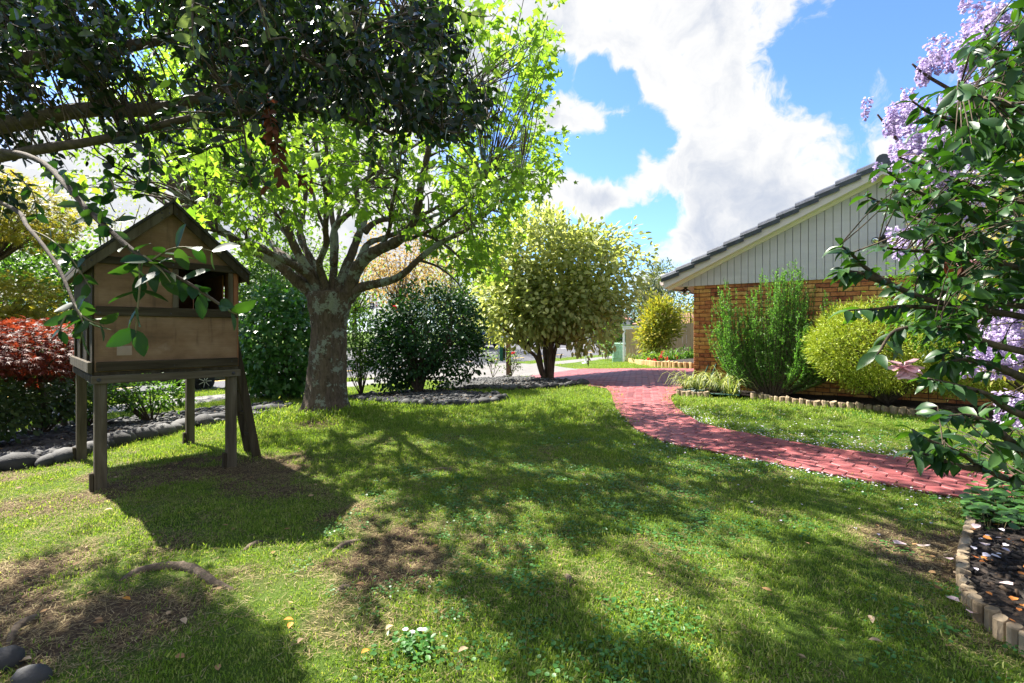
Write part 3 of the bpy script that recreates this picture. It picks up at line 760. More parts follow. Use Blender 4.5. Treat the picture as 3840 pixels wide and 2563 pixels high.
# ladder leaning on its right side
la = PH(PW + .30, .33, 0); lb = PH(PW + .30, .60, 0)
lt = Vector((0, 0, 1.42)); lean = -P1 * .26
ld = empty('ladder', (la + lb) / 2 + Vector((0, 0, gzf(la.x, la.y))), 'dark timber ladder leaning against the right side of the playhouse', 'ladder')
for p in (la, lb):
    g = gzf(p.x, p.y); mb = MB(); mb.bar(p + Vector((0, 0, g - .03)), p + lean + lt, .035, .085, P2); bevel(mb.build('stile', DARKWOOD, ld), .004)
for k in range(5):
    t = (.22 + .24 * k); g = gzf(la.x, la.y)
    a = la + Vector((0, 0, g)) + (lean + lt) * t / 1.35; b = lb + Vector((0, 0, g)) + (lean + lt) * t / 1.35
    if t < 1.3: mb = MB(); mb.bar(a, b, .03, .045, Vector((0, 0, 1))); mb.build('rung', DARKWOOD, ld)

# ------------------------------------------------------------------ leaves
def tri(*f): return np.array(f, np.int32)
T_OV = (np.array([(0, 0, 0), (.24, .34, .05), (.23, .68, .035), (0, 1, -.06), (-.23, .68, .035), (-.24, .34, .05), (0, .5, -.01)]), tri((0, 1, 6), (1, 2, 6), (2, 3, 6), (3, 4, 6), (4, 5, 6), (5, 0, 6)))
T_ROUND = (np.array([(0, 0, 0), (.30, .25, .04), (.36, .6, .05), (.16, .92, 0), (0, 1, -.03), (-.16, .92, 0), (-.36, .6, .05), (-.30, .25, .04), (0, .5, -.02)]), tri(*[(i, (i + 1) % 8, 8) for i in range(8)]))
def _star(tips, val, droop):
    v = [(0, .25, .03)]; k = len(tips)
    for i, (a, r) in enumerate(tips):
        v.append((math.sin(a) * r, .25 + math.cos(a) * r, -droop * r))
        if i < k - 1:
            b = (a + tips[i + 1][0]) / 2; v.append((math.sin(b) * val, .25 + math.cos(b) * val, .0))
    v.append((0, 0, .0)); n = len(v)
    return np.array(v), tri(*[(0, i + 1, i) for i in range(1, n - 1)], (0, 1, n - 1))
T_STAR = _star([(R(a), r) for a, r in ((-125, .40), (-62, .62), (0, .74), (62, .62), (125, .40))], .27, .18)
T_PALM = _star([(R(a), r) for a, r in ((-130, .40), (-85, .6), (-42, .72), (0, .78), (42, .72), (85, .6), (130, .40))], .17, .25)
T_IVY = _star([(R(a), r) for a, r in ((-130, .42), (-62, .48), (0, .72), (62, .48), (130, .42))], .33, .12)
T_NEEDLE = (np.array([(-.06, 0, 0), (.06, 0, 0), (.05, .6, .03), (0, 1, 0), (-.05, .6, .03)]), tri((0, 1, 2), (0, 2, 4), (4, 2, 3)))
T_PETAL = (np.array([(0, 0, 0), (.42, .4, .14), (.34, .85, .16), (0, 1, .06), (-.34, .85, .16), (-.42, .4, .14), (0, .5, 0)]), tri((0, 1, 6), (1, 2, 6), (2, 3, 6), (3, 4, 6), (4, 5, 6), (5, 0, 6)))
def _long():   # arching camellia-like leaf with a keel
    v = []; f = []
    for i, (y, w_, z) in enumerate(((0, 0, 0), (.2, .15, .03), (.42, .235, .045), (.66, .20, .02), (.85, .10, -.04), (1, 0, -.11))):
        v += [(-w_, y, z + w_ * .28), (0, y, z), (w_, y, z + w_ * .28)]
    for i in range(5):
        a = 3 * i
        f += [(a, a + 1, a + 3), (a + 1, a + 4, a + 3), (a + 1, a + 2, a + 4), (a + 2, a + 5, a + 4)]
    return np.array(v), tri(*f)
T_LONG = _long()
T_ELL = (np.array([(0, 0, 0), (.17, .16, .03), (.25, .42, .05), (.20, .70, .035), (.09, .9, -.01), (0, 1, -.05), (-.09, .9, -.01), (-.20, .70, .035), (-.25, .42, .05), (-.17, .16, .03), (0, .3, -.015), (0, .65, -.01)]), tri((0, 1, 10), (1, 2, 10), (2, 11, 10), (2, 3, 11), (3, 4, 11), (4, 5, 11), (5, 6, 11), (6, 7, 11), (7, 8, 11), (8, 10, 11), (8, 9, 10), (9, 0, 10)))
def unit(a): return a / np.maximum(np.linalg.norm(a, axis=-1, keepdims=True), 1e-9)
def basis(axis, nrm):
    ax = unit(axis); x = unit(np.cross(ax, nrm)); z = np.cross(x, ax); return x, ax, z
def leafset(name, parent, p, axis, nrm, size, tmpl, mat, nparts=0, part='leaf', curl=0.0):
    p = np.asarray(p, float); n = len(p); size = np.broadcast_to(np.asarray(size, float), (n,))
    x, y, z = basis(np.asarray(axis, float), np.asarray(nrm, float))
    tv, tf = tmpl
    order = np.arange(n)
    if nparts:
        px, py = pix(p); vis = (px > -20) & (px < 3860) & (py > -20) & (py < 2580) & (p[:, 1] > .3)
        sc = np.where(vis, size / np.maximum(np.linalg.norm(p - np.array([0, 0, EYE]), axis=1), .3), -1)
        order = np.argsort(-sc)
        me = npmesh(part, tv, tf, mat, True)
        for i in order[:nparts]:
            if sc[i] < 0: break
            s = size[i]
            M4 = Matrix(((x[i, 0] * s, y[i, 0] * s, z[i, 0] * s, p[i, 0]), (x[i, 1] * s, y[i, 1] * s, z[i, 1] * s, p[i, 1]), (x[i, 2] * s, y[i, 2] * s, z[i, 2] * s, p[i, 2]), (0, 0, 0, 1)))
            link(part, me, parent, M4)
        order = order[nparts:]
        if len(order) == 0: return
    p, x, y, z, size = p[order], x[order], y[order], z[order], size[order]; n = len(order)
    co = p[:, None, :] + size[:, None, None] * (tv[None, :, 0, None] * x[:, None] + tv[None, :, 1, None] * y[:, None] + tv[None, :, 2, None] * z[:, None])
    k = len(tv)
    fc = (tf[None] + (np.arange(n) * k)[:, None, None]).reshape(-1, 3)
    o = link(name, npmesh(name, co.reshape(-1, 3), fc, mat, True), parent)
    if nparts: o['kind'] = 'stuff'
    return o
def rnd(n): return unit(rng.normal(size=(n, 3)))
UP = np.array([0, 0, 1.0])
def crown(c, rad, nclump, per, cr, shell=(.55, 1.0), lump=.18, lean_up=.6, droop=0.2, squash=None, keep=None, flat=1.0, low=-1.0):
    """leaf positions, axes, normals for a crown: clumps spread through an uneven ellipsoid"""
    c = np.array(c, float); rad = np.array(rad, float)
    d = rnd(nclump * 3); d = d[d[:, 2] > low][:nclump]
    lumps = rnd(14); am = (np.clip(d @ lumps.T, 0, 1) ** 6 * rng.uniform(-1, 1, 14)).sum(1) * lump
    r = (shell[0] ** 3 + rng.random(len(d)) * (shell[1] ** 3 - shell[0] ** 3)) ** (1 / 3) * (1 + am)
    cc = c + d * r[:, None] * rad
    if keep is not None: k = keep(cc); cc = cc[k]; d = d[k]
    n = len(cc) * per
    ci = np.repeat(cc, per, 0); di = np.repeat(d, per, 0)
    off = rng.normal(size=(n, 3)) * cr * np.array([1, 1, flat])
    p = ci + off
    ax = unit(di * .5 + unit(off) * .6 + rnd(n) * .5 - UP * droop)
    nr = unit(UP * lean_up + di * .5 + rnd(n) * .55)
    return p, ax, nr, cc
def stems(mb, base, tips, r0, r1, n=6, sag=0.0, wob=.04):
    for t in tips:
        b = Vector(base); t = Vector(t); m = b.lerp(t, .5) + Vector((random.uniform(-wob, wob), random.uniform(-wob, wob), sag + random.uniform(-wob, wob)))
        q = spline([b, b.lerp(m, .6), m, t], 3); mb.tube(q, list(np.linspace(r0, r1, len(q))), n)
def plant(name, label, cat, base, group=None): return empty(name, base, label, cat, group)

# ------------------------------------------------------------------ the big tree with the lichen trunk
L_BIG = leaf('star_leaf', (0.10, 0.21, 0.022), (0.19, 0.32, 0.038), .55, .5, .3, (1.55, 1.5, .8), c3=(0.24, 0.36, 0.055))
tb = Vector((TREE[0], TREE[1], gzf(*TREE)))
big = plant('spreading_tree', 'large spreading tree with thick lichen covered trunk and light green star shaped leaves', 'tree', tb)
def cp(x, y): return 850 + x / 1.742, 700 + y / 1.742
TY = TREE[1]
mbk = MB()
# trunk: many rings with flutes and root flare
rings = [(1490, 655, 175), (1465, 650, 152), (1430, 650, 140), (1380, 652, 131), (1300, 655, 124), (1200, 660, 117), (1100, 664, 111), (1000, 668, 108), (920, 670, 108), (850, 672, 116), (800, 672, 127), (760, 674, 134), (720, 676, 136), (690, 680, 128)]
nn = 40; vs = []; pts = []
for k, (yy, xx, hw) in enumerate(spline([(a, b, c_) for a, b, c_ in rings], 3)):
    fx, fy = cp(xx, yy); c = P(fx, fy, TY); r = hw / 1.742 / 1920 * TY
    ring = []
    for j in range(nn):
        a = 2 * math.pi * j / nn
        fl = 1 + .045 * math.sin(5 * a + .4 + yy * .0015) + .03 * math.sin(9 * a + 2 + yy * .004)
        if yy > 1380: fl += (yy - 1380) / 110 * .22 * max(0, math.sin(3.5 * a + .6))
        ring.append((c.x + math.cos(a) * r * fl + random.gauss(0, .004), c.y + math.sin(a) * r * fl, c.z + random.gauss(0, .003)))
    vs += ring; pts.append(c)
K = len(vs) // nn
mbk.add(vs, [(i * nn + j, (i + 1) * nn + j, (i + 1) * nn + (j + 1) % nn, i * nn + (j + 1) % nn) for i in range(K - 1) for j in range(nn)] + [tuple((K - 1) * nn + j for j in range(nn))[::-1]])
LIMBS = [   # crop pixels, depth drift at the end (m), radius start/end in crop px
    ([(600, 790), (545, 690), (450, 610), (350, 520), (240, 455), (130, 395), (20, 330), (-90, 240), (-200, 120)], -.9, 62, 18),
    ([(640, 760), (560, 610), (480, 540), (420, 505), (330, 460), (200, 395), (80, 350), (-60, 300)], -1.8, 44, 12),
    ([(650, 740), (575, 600), (490, 480), (425, 350), (385, 215), (335, 80), (290, -60), (220, -260), (150, -500)], -1.2, 48, 15),
    ([(660, 720), (600, 560), (535, 445), (480, 330), (495, 200), (515, 60), (510, -100), (470, -400)], 1.3, 42, 12),
    ([(560, 640), (400, 470), (330, 420), (240, 290), (210, 180), (120, 60), (20, -120)], 2.4, 40, 12),
    ([(690, 720), (695, 600), (705, 480), (712, 350), (690, 210), (675, 60), (660, -120), (640, -450)], .5, 42, 12),
    ([(665, 740), (630, 600), (605, 500), (650, 380), (645, 270), (655, 130), (640, 0), (600, -160), (560, -400)], -1.5, 38, 11),
    ([(720, 720), (770, 560), (825, 420), (872, 290), (900, 220), (910, 110), (930, -60), (950, -350)], 1.6, 52, 14),
    ([(700, 520), (700, 300), (760, 210), (850, 130), (848, 20), (890, -30), (980, -120), (1080, -330)], -.4, 34, 12),
    ([(790, 720), (830, 580), (900, 475), (1000, 410), (1110, 362), (1190, 280), (1245, 160), (1265, 20), (1300, -150), (1350, -400)], -1.3, 68, 17),
    ([(850, 520), (920, 380), (1010, 342), (1150, 290), (1300, 215), (1450, 150), (1620, 60)], 1.4, 34, 9),
    ([(800, 740), (860, 670), (930, 645), (1030, 625), (1110, 598), (1180, 550), (1245, 485), (1400, 365), (1560, 285), (1750, 130), (1900, 0)], -.9, 52, 10),
    ([(900, 300), (960, 240), (1040, 215), (1180, 208), (1350, 150), (1550, 0), (1750, -180)], .9, 32, 8),
    ([(930, 0), (1050, -150), (1250, -280), (1500, -420)], 1.0, 22, 8),
    ([(560, 600), (520, 430), (500, 330), (455, 200), (440, 60), (420, -120)], .9, 22, 9),
    ([(470, 480), (400, 330), (330, 240), (300, 100), (280, -60)], 1.9, 22, 8),
    ([(340, 500), (250, 400), (140, 330), (20, 180), (-60, 40)], .7, 22, 8),
    ([(700, 350), (730, 200), (770, 60), (790, -120)], 2.2, 22, 8),
    ([(640, 270), (590, 150), (560, 0), (540, -160)], -.6, 18, 7),
    ([(1000, 410), (1060, 290), (1080, 120), (1120, -60)], -2.0, 24, 8),
    ([(1110, 362), (1230, 330), (1400, 250), (1560, 120), (1700, 0)], -2.2, 20, 7),
    ([(420, 350), (330, 190), (230, 90), (150, -30)], -2.0, 20, 7),
    ([(1180, 295), (1330, 330), (1450, 400), (1560, 500), (1660, 570)], -.8, 17, 5),
    ([(1250, 480), (1370, 520), (1480, 600), (1560, 700)], -1.2, 13, 4),
]
bigpts = []
for q, dz, r0, r1 in LIMBS:
    n = len(q); w_ = []
    for i, (x, y) in enumerate(q):
        fx, fy = cp(x, y); t = i / (n - 1); w_.append(P(fx, fy, TY + dz * t ** 1.3))
    sp = spline(w_, 6); m = len(sp)
    rad = [(r0 * .80 + (r1 - r0 * .80) * (i / (m - 1)) ** .75) / 1.742 / 1920 * TY * (1 + .06 * math.sin(i * 1.7)) * .92 for i in range(m)]
    mbk.tube(sp, rad, 12, noise=.06)
    for i in range(int(m * .30), m): bigpts.append((sp[i], rad[i]))
mbk.build('trunk', BARK, big, True)
BIGPOLY = [(150, -1300), (1950, -1300), (2000, 0), (2080, 80), (2112, 165), (2060, 260), (2040, 330), (2060, 430), (2115, 480), (2112, 640), (2040, 700), (1960, 780), (1930, 860), (1905, 960), (1880, 1090), (1760, 1060), (1620, 940), (1480, 860), (1350, 800), (1150, 800), (1000, 900), (860, 980), (700, 860), (500, 760), (300, 720), (150, 600)]
BP = np.array([np.array(p) for p, r in bigpts])
def hole(x, y): return .5 * vnoise(x + 3.3, y + 1.7, .52) + .5 * vnoise(x, y, .24)  # leaf gaps in sun-slanted plan, shaped so light patches fall on the lawn
cl = []
while len(cl) < 1500:
    d = rnd(600); r = rng.random(600) ** .45
    q = np.array([-2.75, 8.5, 5.4]) + d * r[:, None] * np.array([5.0, 4.2, 4.6])
    fx, fy = pix(q); ok = inpoly(fx, fy, BIGPOLY) & (q[:, 2] > 2.4)
    ok &= ~((np.hypot(q[:, 0] - TREE[0], q[:, 1] - TREE[1]) < 1.1) & (q[:, 2] < 4.2))
    # airy: drop clusters by a coarse 3-d noise so the sky shows through; holes carved along sun rays light the lawn
    g3 = .5 * vnoise(q[:, 0] + q[:, 2] * .72, q[:, 1] - q[:, 2] * .54, 1.15) + .5 * vnoise(q[:, 0] * .9 - q[:, 2] * .3 + 7, q[:, 2] + q[:, 1] * .2, 1.3)
    sx_ = q[:, 0] + .72 * (q[:, 2] - .0); sy_ = q[:, 1] - .54 * q[:, 2]
    ok &= (hole(sx_, sy_) > .54) | ((fx > 1700) & (fy > -50) & (q[:, 2] < 6.5)) | (q[:, 2] < 3.6) | ((q[:, 1] > 9.6) & (fx > 250) & (fx < 1300) & (fy > -60))
    ok &= np.where((q[:, 2] > 4.9) & ~((fx > 1750) & (fy > -100)), (g3 + .3 * rng.random(600)) > .62, (g3 + .3 * rng.random(600)) > .60)
    cl += list(q[ok])
cl = np.array(cl[:1500])
D = np.linalg.norm(cl[:, None] - BP[None], axis=2); nb_i = D.argmin(1); dist = D.min(1)
cl = cl[dist < 2.3]; nb_i = nb_i[dist < 2.3]
mbt = MB(); lp_, la_, ln_ = [], [], []
for c, i in zip(cl, nb_i):
    a = Vector(BP[i]); b = Vector(c); m = a.lerp(b, .5) + Vector((random.uniform(-.15, .15), random.uniform(-.15, .15), random.uniform(0, .2)))
    q = spline([a, m, b], 3); mbt.tube(q, list(np.linspace(min(.02, bigpts[i][1] * .5), .004, len(q))), 5, cap=False)
    dr = np.array((b - m).normalized()); k = rng.integers(9, 17)
    tt = rng.uniform(.75, 1.1, k)
    base = np.array(m)[None] + (np.array(b) - np.array(m))[None] * tt[:, None] + rng.normal(size=(k, 3)) * .10
    lp_.append(base); la_.append(unit(rnd(k) * .8 + dr * .4 - UP * .55)); ln_.append(unit(UP * .5 + rnd(k) * .8))
mbt.build('branches', BARK, big, True)
lp_ = np.concatenate(lp_); la_ = np.concatenate(la_); ln_ = np.concatenate(ln_)
leafset('crown', big, lp_, la_, ln_, rng.uniform(.085, .155, len(lp_)), T_STAR, L_BIG, 300)

# ------------------------------------------------------------------ dark evergreen over the camera
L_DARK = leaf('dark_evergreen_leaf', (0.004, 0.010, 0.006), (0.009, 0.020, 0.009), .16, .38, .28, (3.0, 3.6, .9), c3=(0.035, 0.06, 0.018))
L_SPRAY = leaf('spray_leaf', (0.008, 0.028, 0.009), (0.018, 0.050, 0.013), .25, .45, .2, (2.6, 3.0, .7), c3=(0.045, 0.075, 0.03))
L_PALE = leaf('pale_young_leaf', (0.07, 0.11, 0.035), (0.12, 0.16, 0.06), .45, .5, .3, (1.7, 1.7, 1.0))
L_BROWN = leaf('dead_brown_leaf', (0.06, 0.02, 0.01), (0.13, 0.045, 0.022), .25, .7, .2, (2.0, 1.4, .9))
DTB = Vector((-6.3, 2.6, gzf(-6.3, 2.6)))
dark = plant('overhanging_evergreen', 'dark evergreen tree whose leafy boughs overhang the top left of the garden', 'tree', DTB)
mb = MB()
trunkp = [DTB + Vector((0, 0, -.1)), DTB + Vector((.1, .05, .9)), Vector((-5.9, 2.8, 1.9)), Vector((-5.5, 3.0, 2.7)), Vector((-5.2, 3.1, 3.6)), Vector((-5.0, 3.2, 4.6))]
q = spline(trunkp, 5); mb.tube(q, list(np.linspace(.26, .12, len(q))), 14, noise=.05)
DL = [([(-700, 560, 3.3), (0, 470, 3.2), (300, 415, 3.2), (650, 400, 3.2), (1000, 250, 3.3), (1250, 150, 3.4), (1500, 60, 3.5)], .06),
      ([(-700, 620, 3.1), (-100, 600, 3.0), (150, 560, 2.8), (400, 520, 2.7), (800, 430, 2.8), (1200, 420, 3.2), (1480, 500, 3.4)], .035),
      ([(-600, 300, 3.2), (0, 230, 3.4), (500, 170, 3.6), (900, 60, 3.9), (1400, -200, 4.2)], .06),
      ([(-600, 500, 2.6), (-50, 560, 2.3), (140, 800 - 200, 2.1), (250, 700, 1.9), (330, 790, 1.75), (450, 900, 1.6), (560, 985, 1.55), (700, 1060, 1.55), (850, 1160, 1.55)], .014),
      ([(-500, 600, 2.4), (0, 760, 2.1), (110, 860, 1.9), (210, 990, 1.75), (270, 1120, 1.65), (310, 1210, 1.6)], .010),
      ([(-700, 100, 3.6), (0, -100, 4.2), (600, -400, 4.8), (1200, -700, 5.2)], .06),
      ([(700, -300, 2.6), (725, -60, 2.3), (722, 40, 2.1), (722, 150, 2.05)], .008),
      ([(940, -300, 2.5), (960, -60, 2.3), (985, 60, 2.2), (1005, 150, 2.2)], .008),
      ([(850, 330, 2.6), (900, 430, 2.5), (925, 560, 2.45), (940, 700, 2.4)], .008),
      ([(1100, 200, 3.0), (1350, 330, 2.9), (1560, 430, 2.9), (1700, 500, 2.9), (1830, 450, 2.9)], .012),
      ([(1200, -100, 2.8), (1320, 80, 2.6), (1350, 200, 2.5), (1345, 290, 2.5)], .010)]
dpts = []
for q0, r in DL:
    sp = spline([P(*a) for a in q0], 6); rad = list(np.linspace(r, r * .3, len(sp))); mb.tube(sp, rad, 7, noise=.05); dpts += sp
mb.build('trunk', TWIG, dark, True)
DPT = np.array([np.array(p) for p in dpts])
DPOLY = [(-1200, -1500), (1700, -1500), (1750, 0), (1790, 200), (1860, 430), (1760, 540), (1640, 520), (1500, 470), (1380, 470), (1260, 420), (1150, 500), (1060, 590), (960, 520), (850, 620), (700, 640), (560, 700), (420, 690), (250, 660), (120, 700), (0, 840), (-300, 1000), (-1200, 1100)]
cl = []
for _ in range(400):
    Y = rng.uniform(2.3, 5.4, 800); fx = rng.uniform(-1100, 1900, 800); fy = rng.uniform(-1400, 900, 800)
    q = np.stack([(fx - 1920) / 1920 * Y, Y, EYE + (1246 - fy) / 1920 * Y], 1)
    ok = inpoly(fx, fy, DPOLY) & (q[:, 2] < 5.2)
    dens = np.where(fy < 260, .72, .30) * np.where(fx < 300, 1.5, 1.0)
    dens = np.where((fx > 950) & (fy > -60) & (fy < 520 - .0 * fx), .8, dens)
    dens = np.where((fx > 1400) & (fy < 130), .3, dens); dens = np.where((fx > 1700) & (fy < 330), .15, dens)
    dens = dens * np.where(fy < -60, .22, 1) * np.where(fx < -150, .35, 1) * np.where(fy > 520, .5, 1) * np.where((fx > 900) & (fx < 1250) & (fy > 420), .5, 1)
    ok &= rng.random(800) < dens * .5 * (Y / 5.4) ** 1.2
    ok &= (hole(q[:, 0] + .72 * q[:, 2], q[:, 1] - .54 * q[:, 2]) > np.where(((fy < 420) & (fy > -30) & (fx < 420)) | ((fx > 1200) & (fy > 60)), .46, .55))  # boughs thinned along sun rays to open light patches on the lawn
    ok &= vnoise(fx, fy, 150) + .5 * rng.random(800) > .55
    cl += list(q[ok])
    if len(cl) > 2100: break
cl = np.array(cl[:2100])
D = np.linalg.norm(cl[:, None] - DPT[None], axis=2); ni = D.argmin(1)
mbt = MB(); lp_, la_, ln_ = [], [], []
for c, i in zip(cl, ni):
    a = Vector(DPT[i]); b = Vector(c); L = (b - a).length
    if L > 1.0: a = b + (a - b).normalized() * (.35 + .5 * random.random()) + Vector((random.uniform(-.2, .2), random.uniform(-.2, .2), random.uniform(.0, .2)))
    m = a.lerp(b, .5) + Vector((random.uniform(-.06, .06), random.uniform(-.06, .06), random.uniform(0, .1)))
    sp = spline([a, m, b], 3); mbt.tube(sp, list(np.linspace(.006, .002, len(sp))), 4, cap=False)
    k = rng.integers(8, 14); tt = rng.uniform(.1, 1.1, k); d = np.array(b - m)
    base = np.array(m)[None] + d[None] * tt[:, None] + rng.normal(size=(k, 3)) * .035
    lp_.append(base); la_.append(unit(rnd(k) * .9 + unit(d) * .5 - UP * .45)); ln_.append(unit(UP * .4 + rnd(k) * .8))
mbt.build('twigs', TWIG, dark, True)
lp_ = np.concatenate(lp_); la_ = np.concatenate(la_); ln_ = np.concatenate(ln_)
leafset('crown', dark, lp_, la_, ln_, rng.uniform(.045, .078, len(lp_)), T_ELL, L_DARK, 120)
# hanging sprays close to the camera: paired leaves along the twig
sp_, sa_, sn_, ss_ = [], [], [], []
def spray(sp, t0, step, size, side=.8):
    sp = [np.array(p) for p in sp]; acc = 0; k = 0; n0 = int(len(sp) * t0)
    for i in range(n0, len(sp) - 1):
        seg = sp[i + 1] - sp[i]; L = np.linalg.norm(seg); acc += L
        while acc >= step:
            acc -= step; k += 1; t = unit(seg)
            sd = unit(np.cross(t, UP if k % 2 else np.array([.3, 1, .2]))) 
            for s in (-1, 1):
                sp_.append(sp[i]); sa_.append(unit(sd * s * side + t * .5 + rng.normal(size=3) * .25 - UP * .15)); sn_.append(unit(rng.normal(size=3) * .7 + UP * .4 + np.array([0, -.4, 0]))); ss_.append(size * rng.uniform(.75, 1.15))
HMAT = [STEM]
def hang(pts, step, size, t0=0.0, r=.004):
    mbs = MB(); sp = spline([P(*a) for a in pts], 8); mbs.tube(sp, list(np.linspace(r, r * .4, len(sp))), 5, cap=False); spray(sp, t0, step, size); mbs.build('hanging_twig', HMAT[0], dark, True)
hang([(450, 900, 1.6), (560, 985, 1.55), (700, 1060, 1.55), (850, 1160, 1.55), (890, 1180, 1.55)], .045, .070)
hang([(560, 985, 1.55), (640, 935, 1.55), (730, 930, 1.55), (830, 950, 1.6)], .05, .075)
hang([(520, 940, 1.58), (525, 1060, 1.5), (515, 1170, 1.47), (508, 1260, 1.47)], .06, .080)
hang([(540, 960, 1.55), (600, 1010, 1.5), (640, 1060, 1.5)], .04, .07)
hang([(330, 790, 1.75), (420, 830, 1.7), (470, 800, 1.7)], .05, .06)
hang([(210, 990, 1.75), (270, 1120, 1.65), (310, 1210, 1.6), (300, 1290, 1.6)], .045, .065, .3)
hang([(270, 1150, 1.65), (330, 1200, 1.6), (390, 1220, 1.6)], .04, .062)
hang([(270, 1150, 1.65), (230, 1220, 1.6), (220, 1270, 1.6)], .05, .055)
hang([(110, 860, 1.9), (190, 900, 1.9), (260, 960, 1.85), (340, 1080, 1.8)], .05, .055)
hang([(150, 600, 2.1), (250, 700, 1.9), (330, 790, 1.75), (450, 900, 1.6)], .07, .062)
hang([(40, 640, 2.2), (120, 720, 2.1), (140, 830, 2.1)], .05, .055)
hang([(925, 560, 2.45), (960, 640, 2.4), (1000, 690, 2.4)], .045, .075)
hang([(940, 560, 2.4), (930, 640, 2.4), (900, 690, 2.4)], .05, .07)
hang([(400, 640, 2.3), (430, 720, 2.2), (400, 760, 2.2)], .05, .065); hang([(560, 560, 2.4), (560, 660, 2.3), (540, 740, 2.3)], .05, .065)
hang([(1560, 430, 2.9), (1640, 540, 2.8), (1690, 600, 2.8)], .05, .06); hang([(1700, 500, 2.9), (1760, 540, 2.8), (1830, 560, 2.8)], .05, .06)
hang([(1480, 460, 3.0), (1500, 560, 2.9), (1510, 640, 2.9)], .05, .06); hang([(1380, 430, 3.0), (1400, 520, 2.9), (1390, 610, 2.9)], .05, .06)
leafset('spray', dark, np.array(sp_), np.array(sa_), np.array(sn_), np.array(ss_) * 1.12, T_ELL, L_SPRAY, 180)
sp_, sa_, sn_, ss_ = [], [], [], []
hang([(722, -40, 2.2), (722, 60, 2.1), (722, 150, 2.05), (730, 200, 2.05)], .05, .075); hang([(985, 30, 2.2), (1005, 110, 2.2), (1015, 150, 2.2)], .05, .06); hang([(1330, 80, 2.6), (1350, 200, 2.5), (1345, 290, 2.5)], .05, .075)
hang([(1320, 40, 2.6), (1380, 60, 2.6), (1440, 70, 2.6)], .05, .07); hang([(1560, 200, 2.7), (1620, 210, 2.7), (1680, 190, 2.7)], .045, .065); hang([(1500, 240, 2.7), (1560, 280, 2.7), (1620, 280, 2.7)], .045, .065)
hang([(700, 400, 2.2), (720, 440, 2.2), (760, 450, 2.2)], .03, .05); hang([(1680, 20, 2.8), (1780, 60, 2.8), (1860, 60, 2.8)], .05, .065); hang([(1250, -20, 2.5), (1290, 60, 2.4), (1240, 120, 2.4)], .04, .065)
leafset('young_spray', dark, np.array(sp_), np.array(sa_), np.array(sn_), np.array(ss_), T_ELL, L_PALE, 400)
HMAT[0] = TWIG; sp_, sa_, sn_, ss_ = [], [], [], []
hang([(985, 350, 2.6), (1010, 430, 2.55), (1030, 520, 2.5), (1050, 600, 2.5)], .022, .06); hang([(1000, 430, 2.6), (1040, 560, 2.5), (1060, 690, 2.5)], .035, .065); hang([(1100, 640, 2.6), (1150, 690, 2.6), (1180, 700, 2.6)], .03, .05); hang([(980, 660, 2.5), (1000, 720, 2.5)], .03, .07)
leafset('dead_spray', dark, np.array(sp_), np.array(sa_), np.array(sn_), np.array(ss_), T_OV, L_BROWN, 400)

# ------------------------------------------------------------------ variegated tree on the stone bed
L_VAR = leaf('cream_green_leaf', (0.13, 0.18, 0.05), (0.36, 0.40, 0.15), .38, .5, .3, (1.6, 1.6, .8), c3=(0.62, 0.61, 0.33))
vb = G(2045, 1425)
var = plant('variegated_tree', 'round cream and green variegated tree with several dark stems on the grey stone bed', 'tree', vb)
VY = vb.y; vs_ = VY / 1920
def keepv(q):
    fx, fy = pix(q); return ~((fx > 1990) & (fx < 2200) & (fy > 1220))
p_, a_, n_, cc = crown(((2075 - 1920) * vs_, VY, EYE + (1246 - 1010) * vs_), (300 * vs_, 2.4, 232 * vs_), 1150, 10, .15, (.5, 1.05), .30, .7, .1)
p2, a2, n2, c2 = crown(((1960 - 1920) * vs_, VY - .4, EYE + (1246 - 1170) * vs_), (195 * vs_, 1.6, 120 * vs_), 230, 9, .15, (.3, 1.0), .2, .6, .2)
p3, a3, n3, c3 = crown(((2180 - 1920) * vs_, VY - .4, EYE + (1246 - 1170) * vs_), (150 * vs_, 1.5, 150 * vs_), 200, 9, .15, (.3, 1.0), .2, .6, .3)
p4, a4, n4, c4 = crown(((2050 - 1920) * vs_, VY - 1.3, EYE + (1246 - 1130) * vs_), (190 * vs_, .7, 110 * vs_), 150, 9, .14, (.2, 1.0), .2, .6, .3)
leafset('crown', var, np.concatenate([p_, p2, p3, p4]), np.concatenate([a_, a2, a3, a4]), np.concatenate([n_, n2, n3, n4]), rng.uniform(.15, .24, len(p_) + len(p2) + len(p3) + len(p4)), T_OV, L_VAR, 300)
mb = MB()
VST = [[(2050, 1432), (2030, 1400), (2010, 1340), (1975, 1310), (1950, 1280), (1900, 1240), (1850, 1200)], [(2045, 1430), (2032, 1390), (2020, 1320), (2010, 1260), (1985, 1190), (1960, 1120), (1930, 1040)], [(2055, 1430), (2050, 1380), (2042, 1310), (2040, 1230), (2035, 1150), (2040, 1000), (2030, 880)],
       [(2062, 1430), (2060, 1370), (2065, 1300), (2075, 1220), (2090, 1130), (2110, 1010), (2150, 900)], [(2068, 1430), (2072, 1370), (2085, 1300), (2105, 1240), (2150, 1170), (2220, 1080), (2270, 1000)], [(2050, 1350), (2045, 1280), (2010, 1200), (2000, 1100), (1960, 980)], [(2060, 1340), (2080, 1270), (2130, 1210), (2200, 1190), (2260, 1170)]]
for k, q in enumerate(VST):
    sp = spline([P(x, y, VY + (k % 3 - 1) * .12 * i) for i, (x, y) in enumerate(q)], 4); mb.tube(sp, list(np.linspace(.095 if k in (1, 2, 3) else .075, .025, len(sp))), 9, noise=.06)
stems(mb, P(2045, 1230, VY), [c for c in cc[rng.integers(0, len(cc), 60)]], .035, .008, 5)
stems(mb, P(1975, 1310, VY), [c for c in c2[rng.integers(0, len(c2), 25)]], .03, .006, 5)
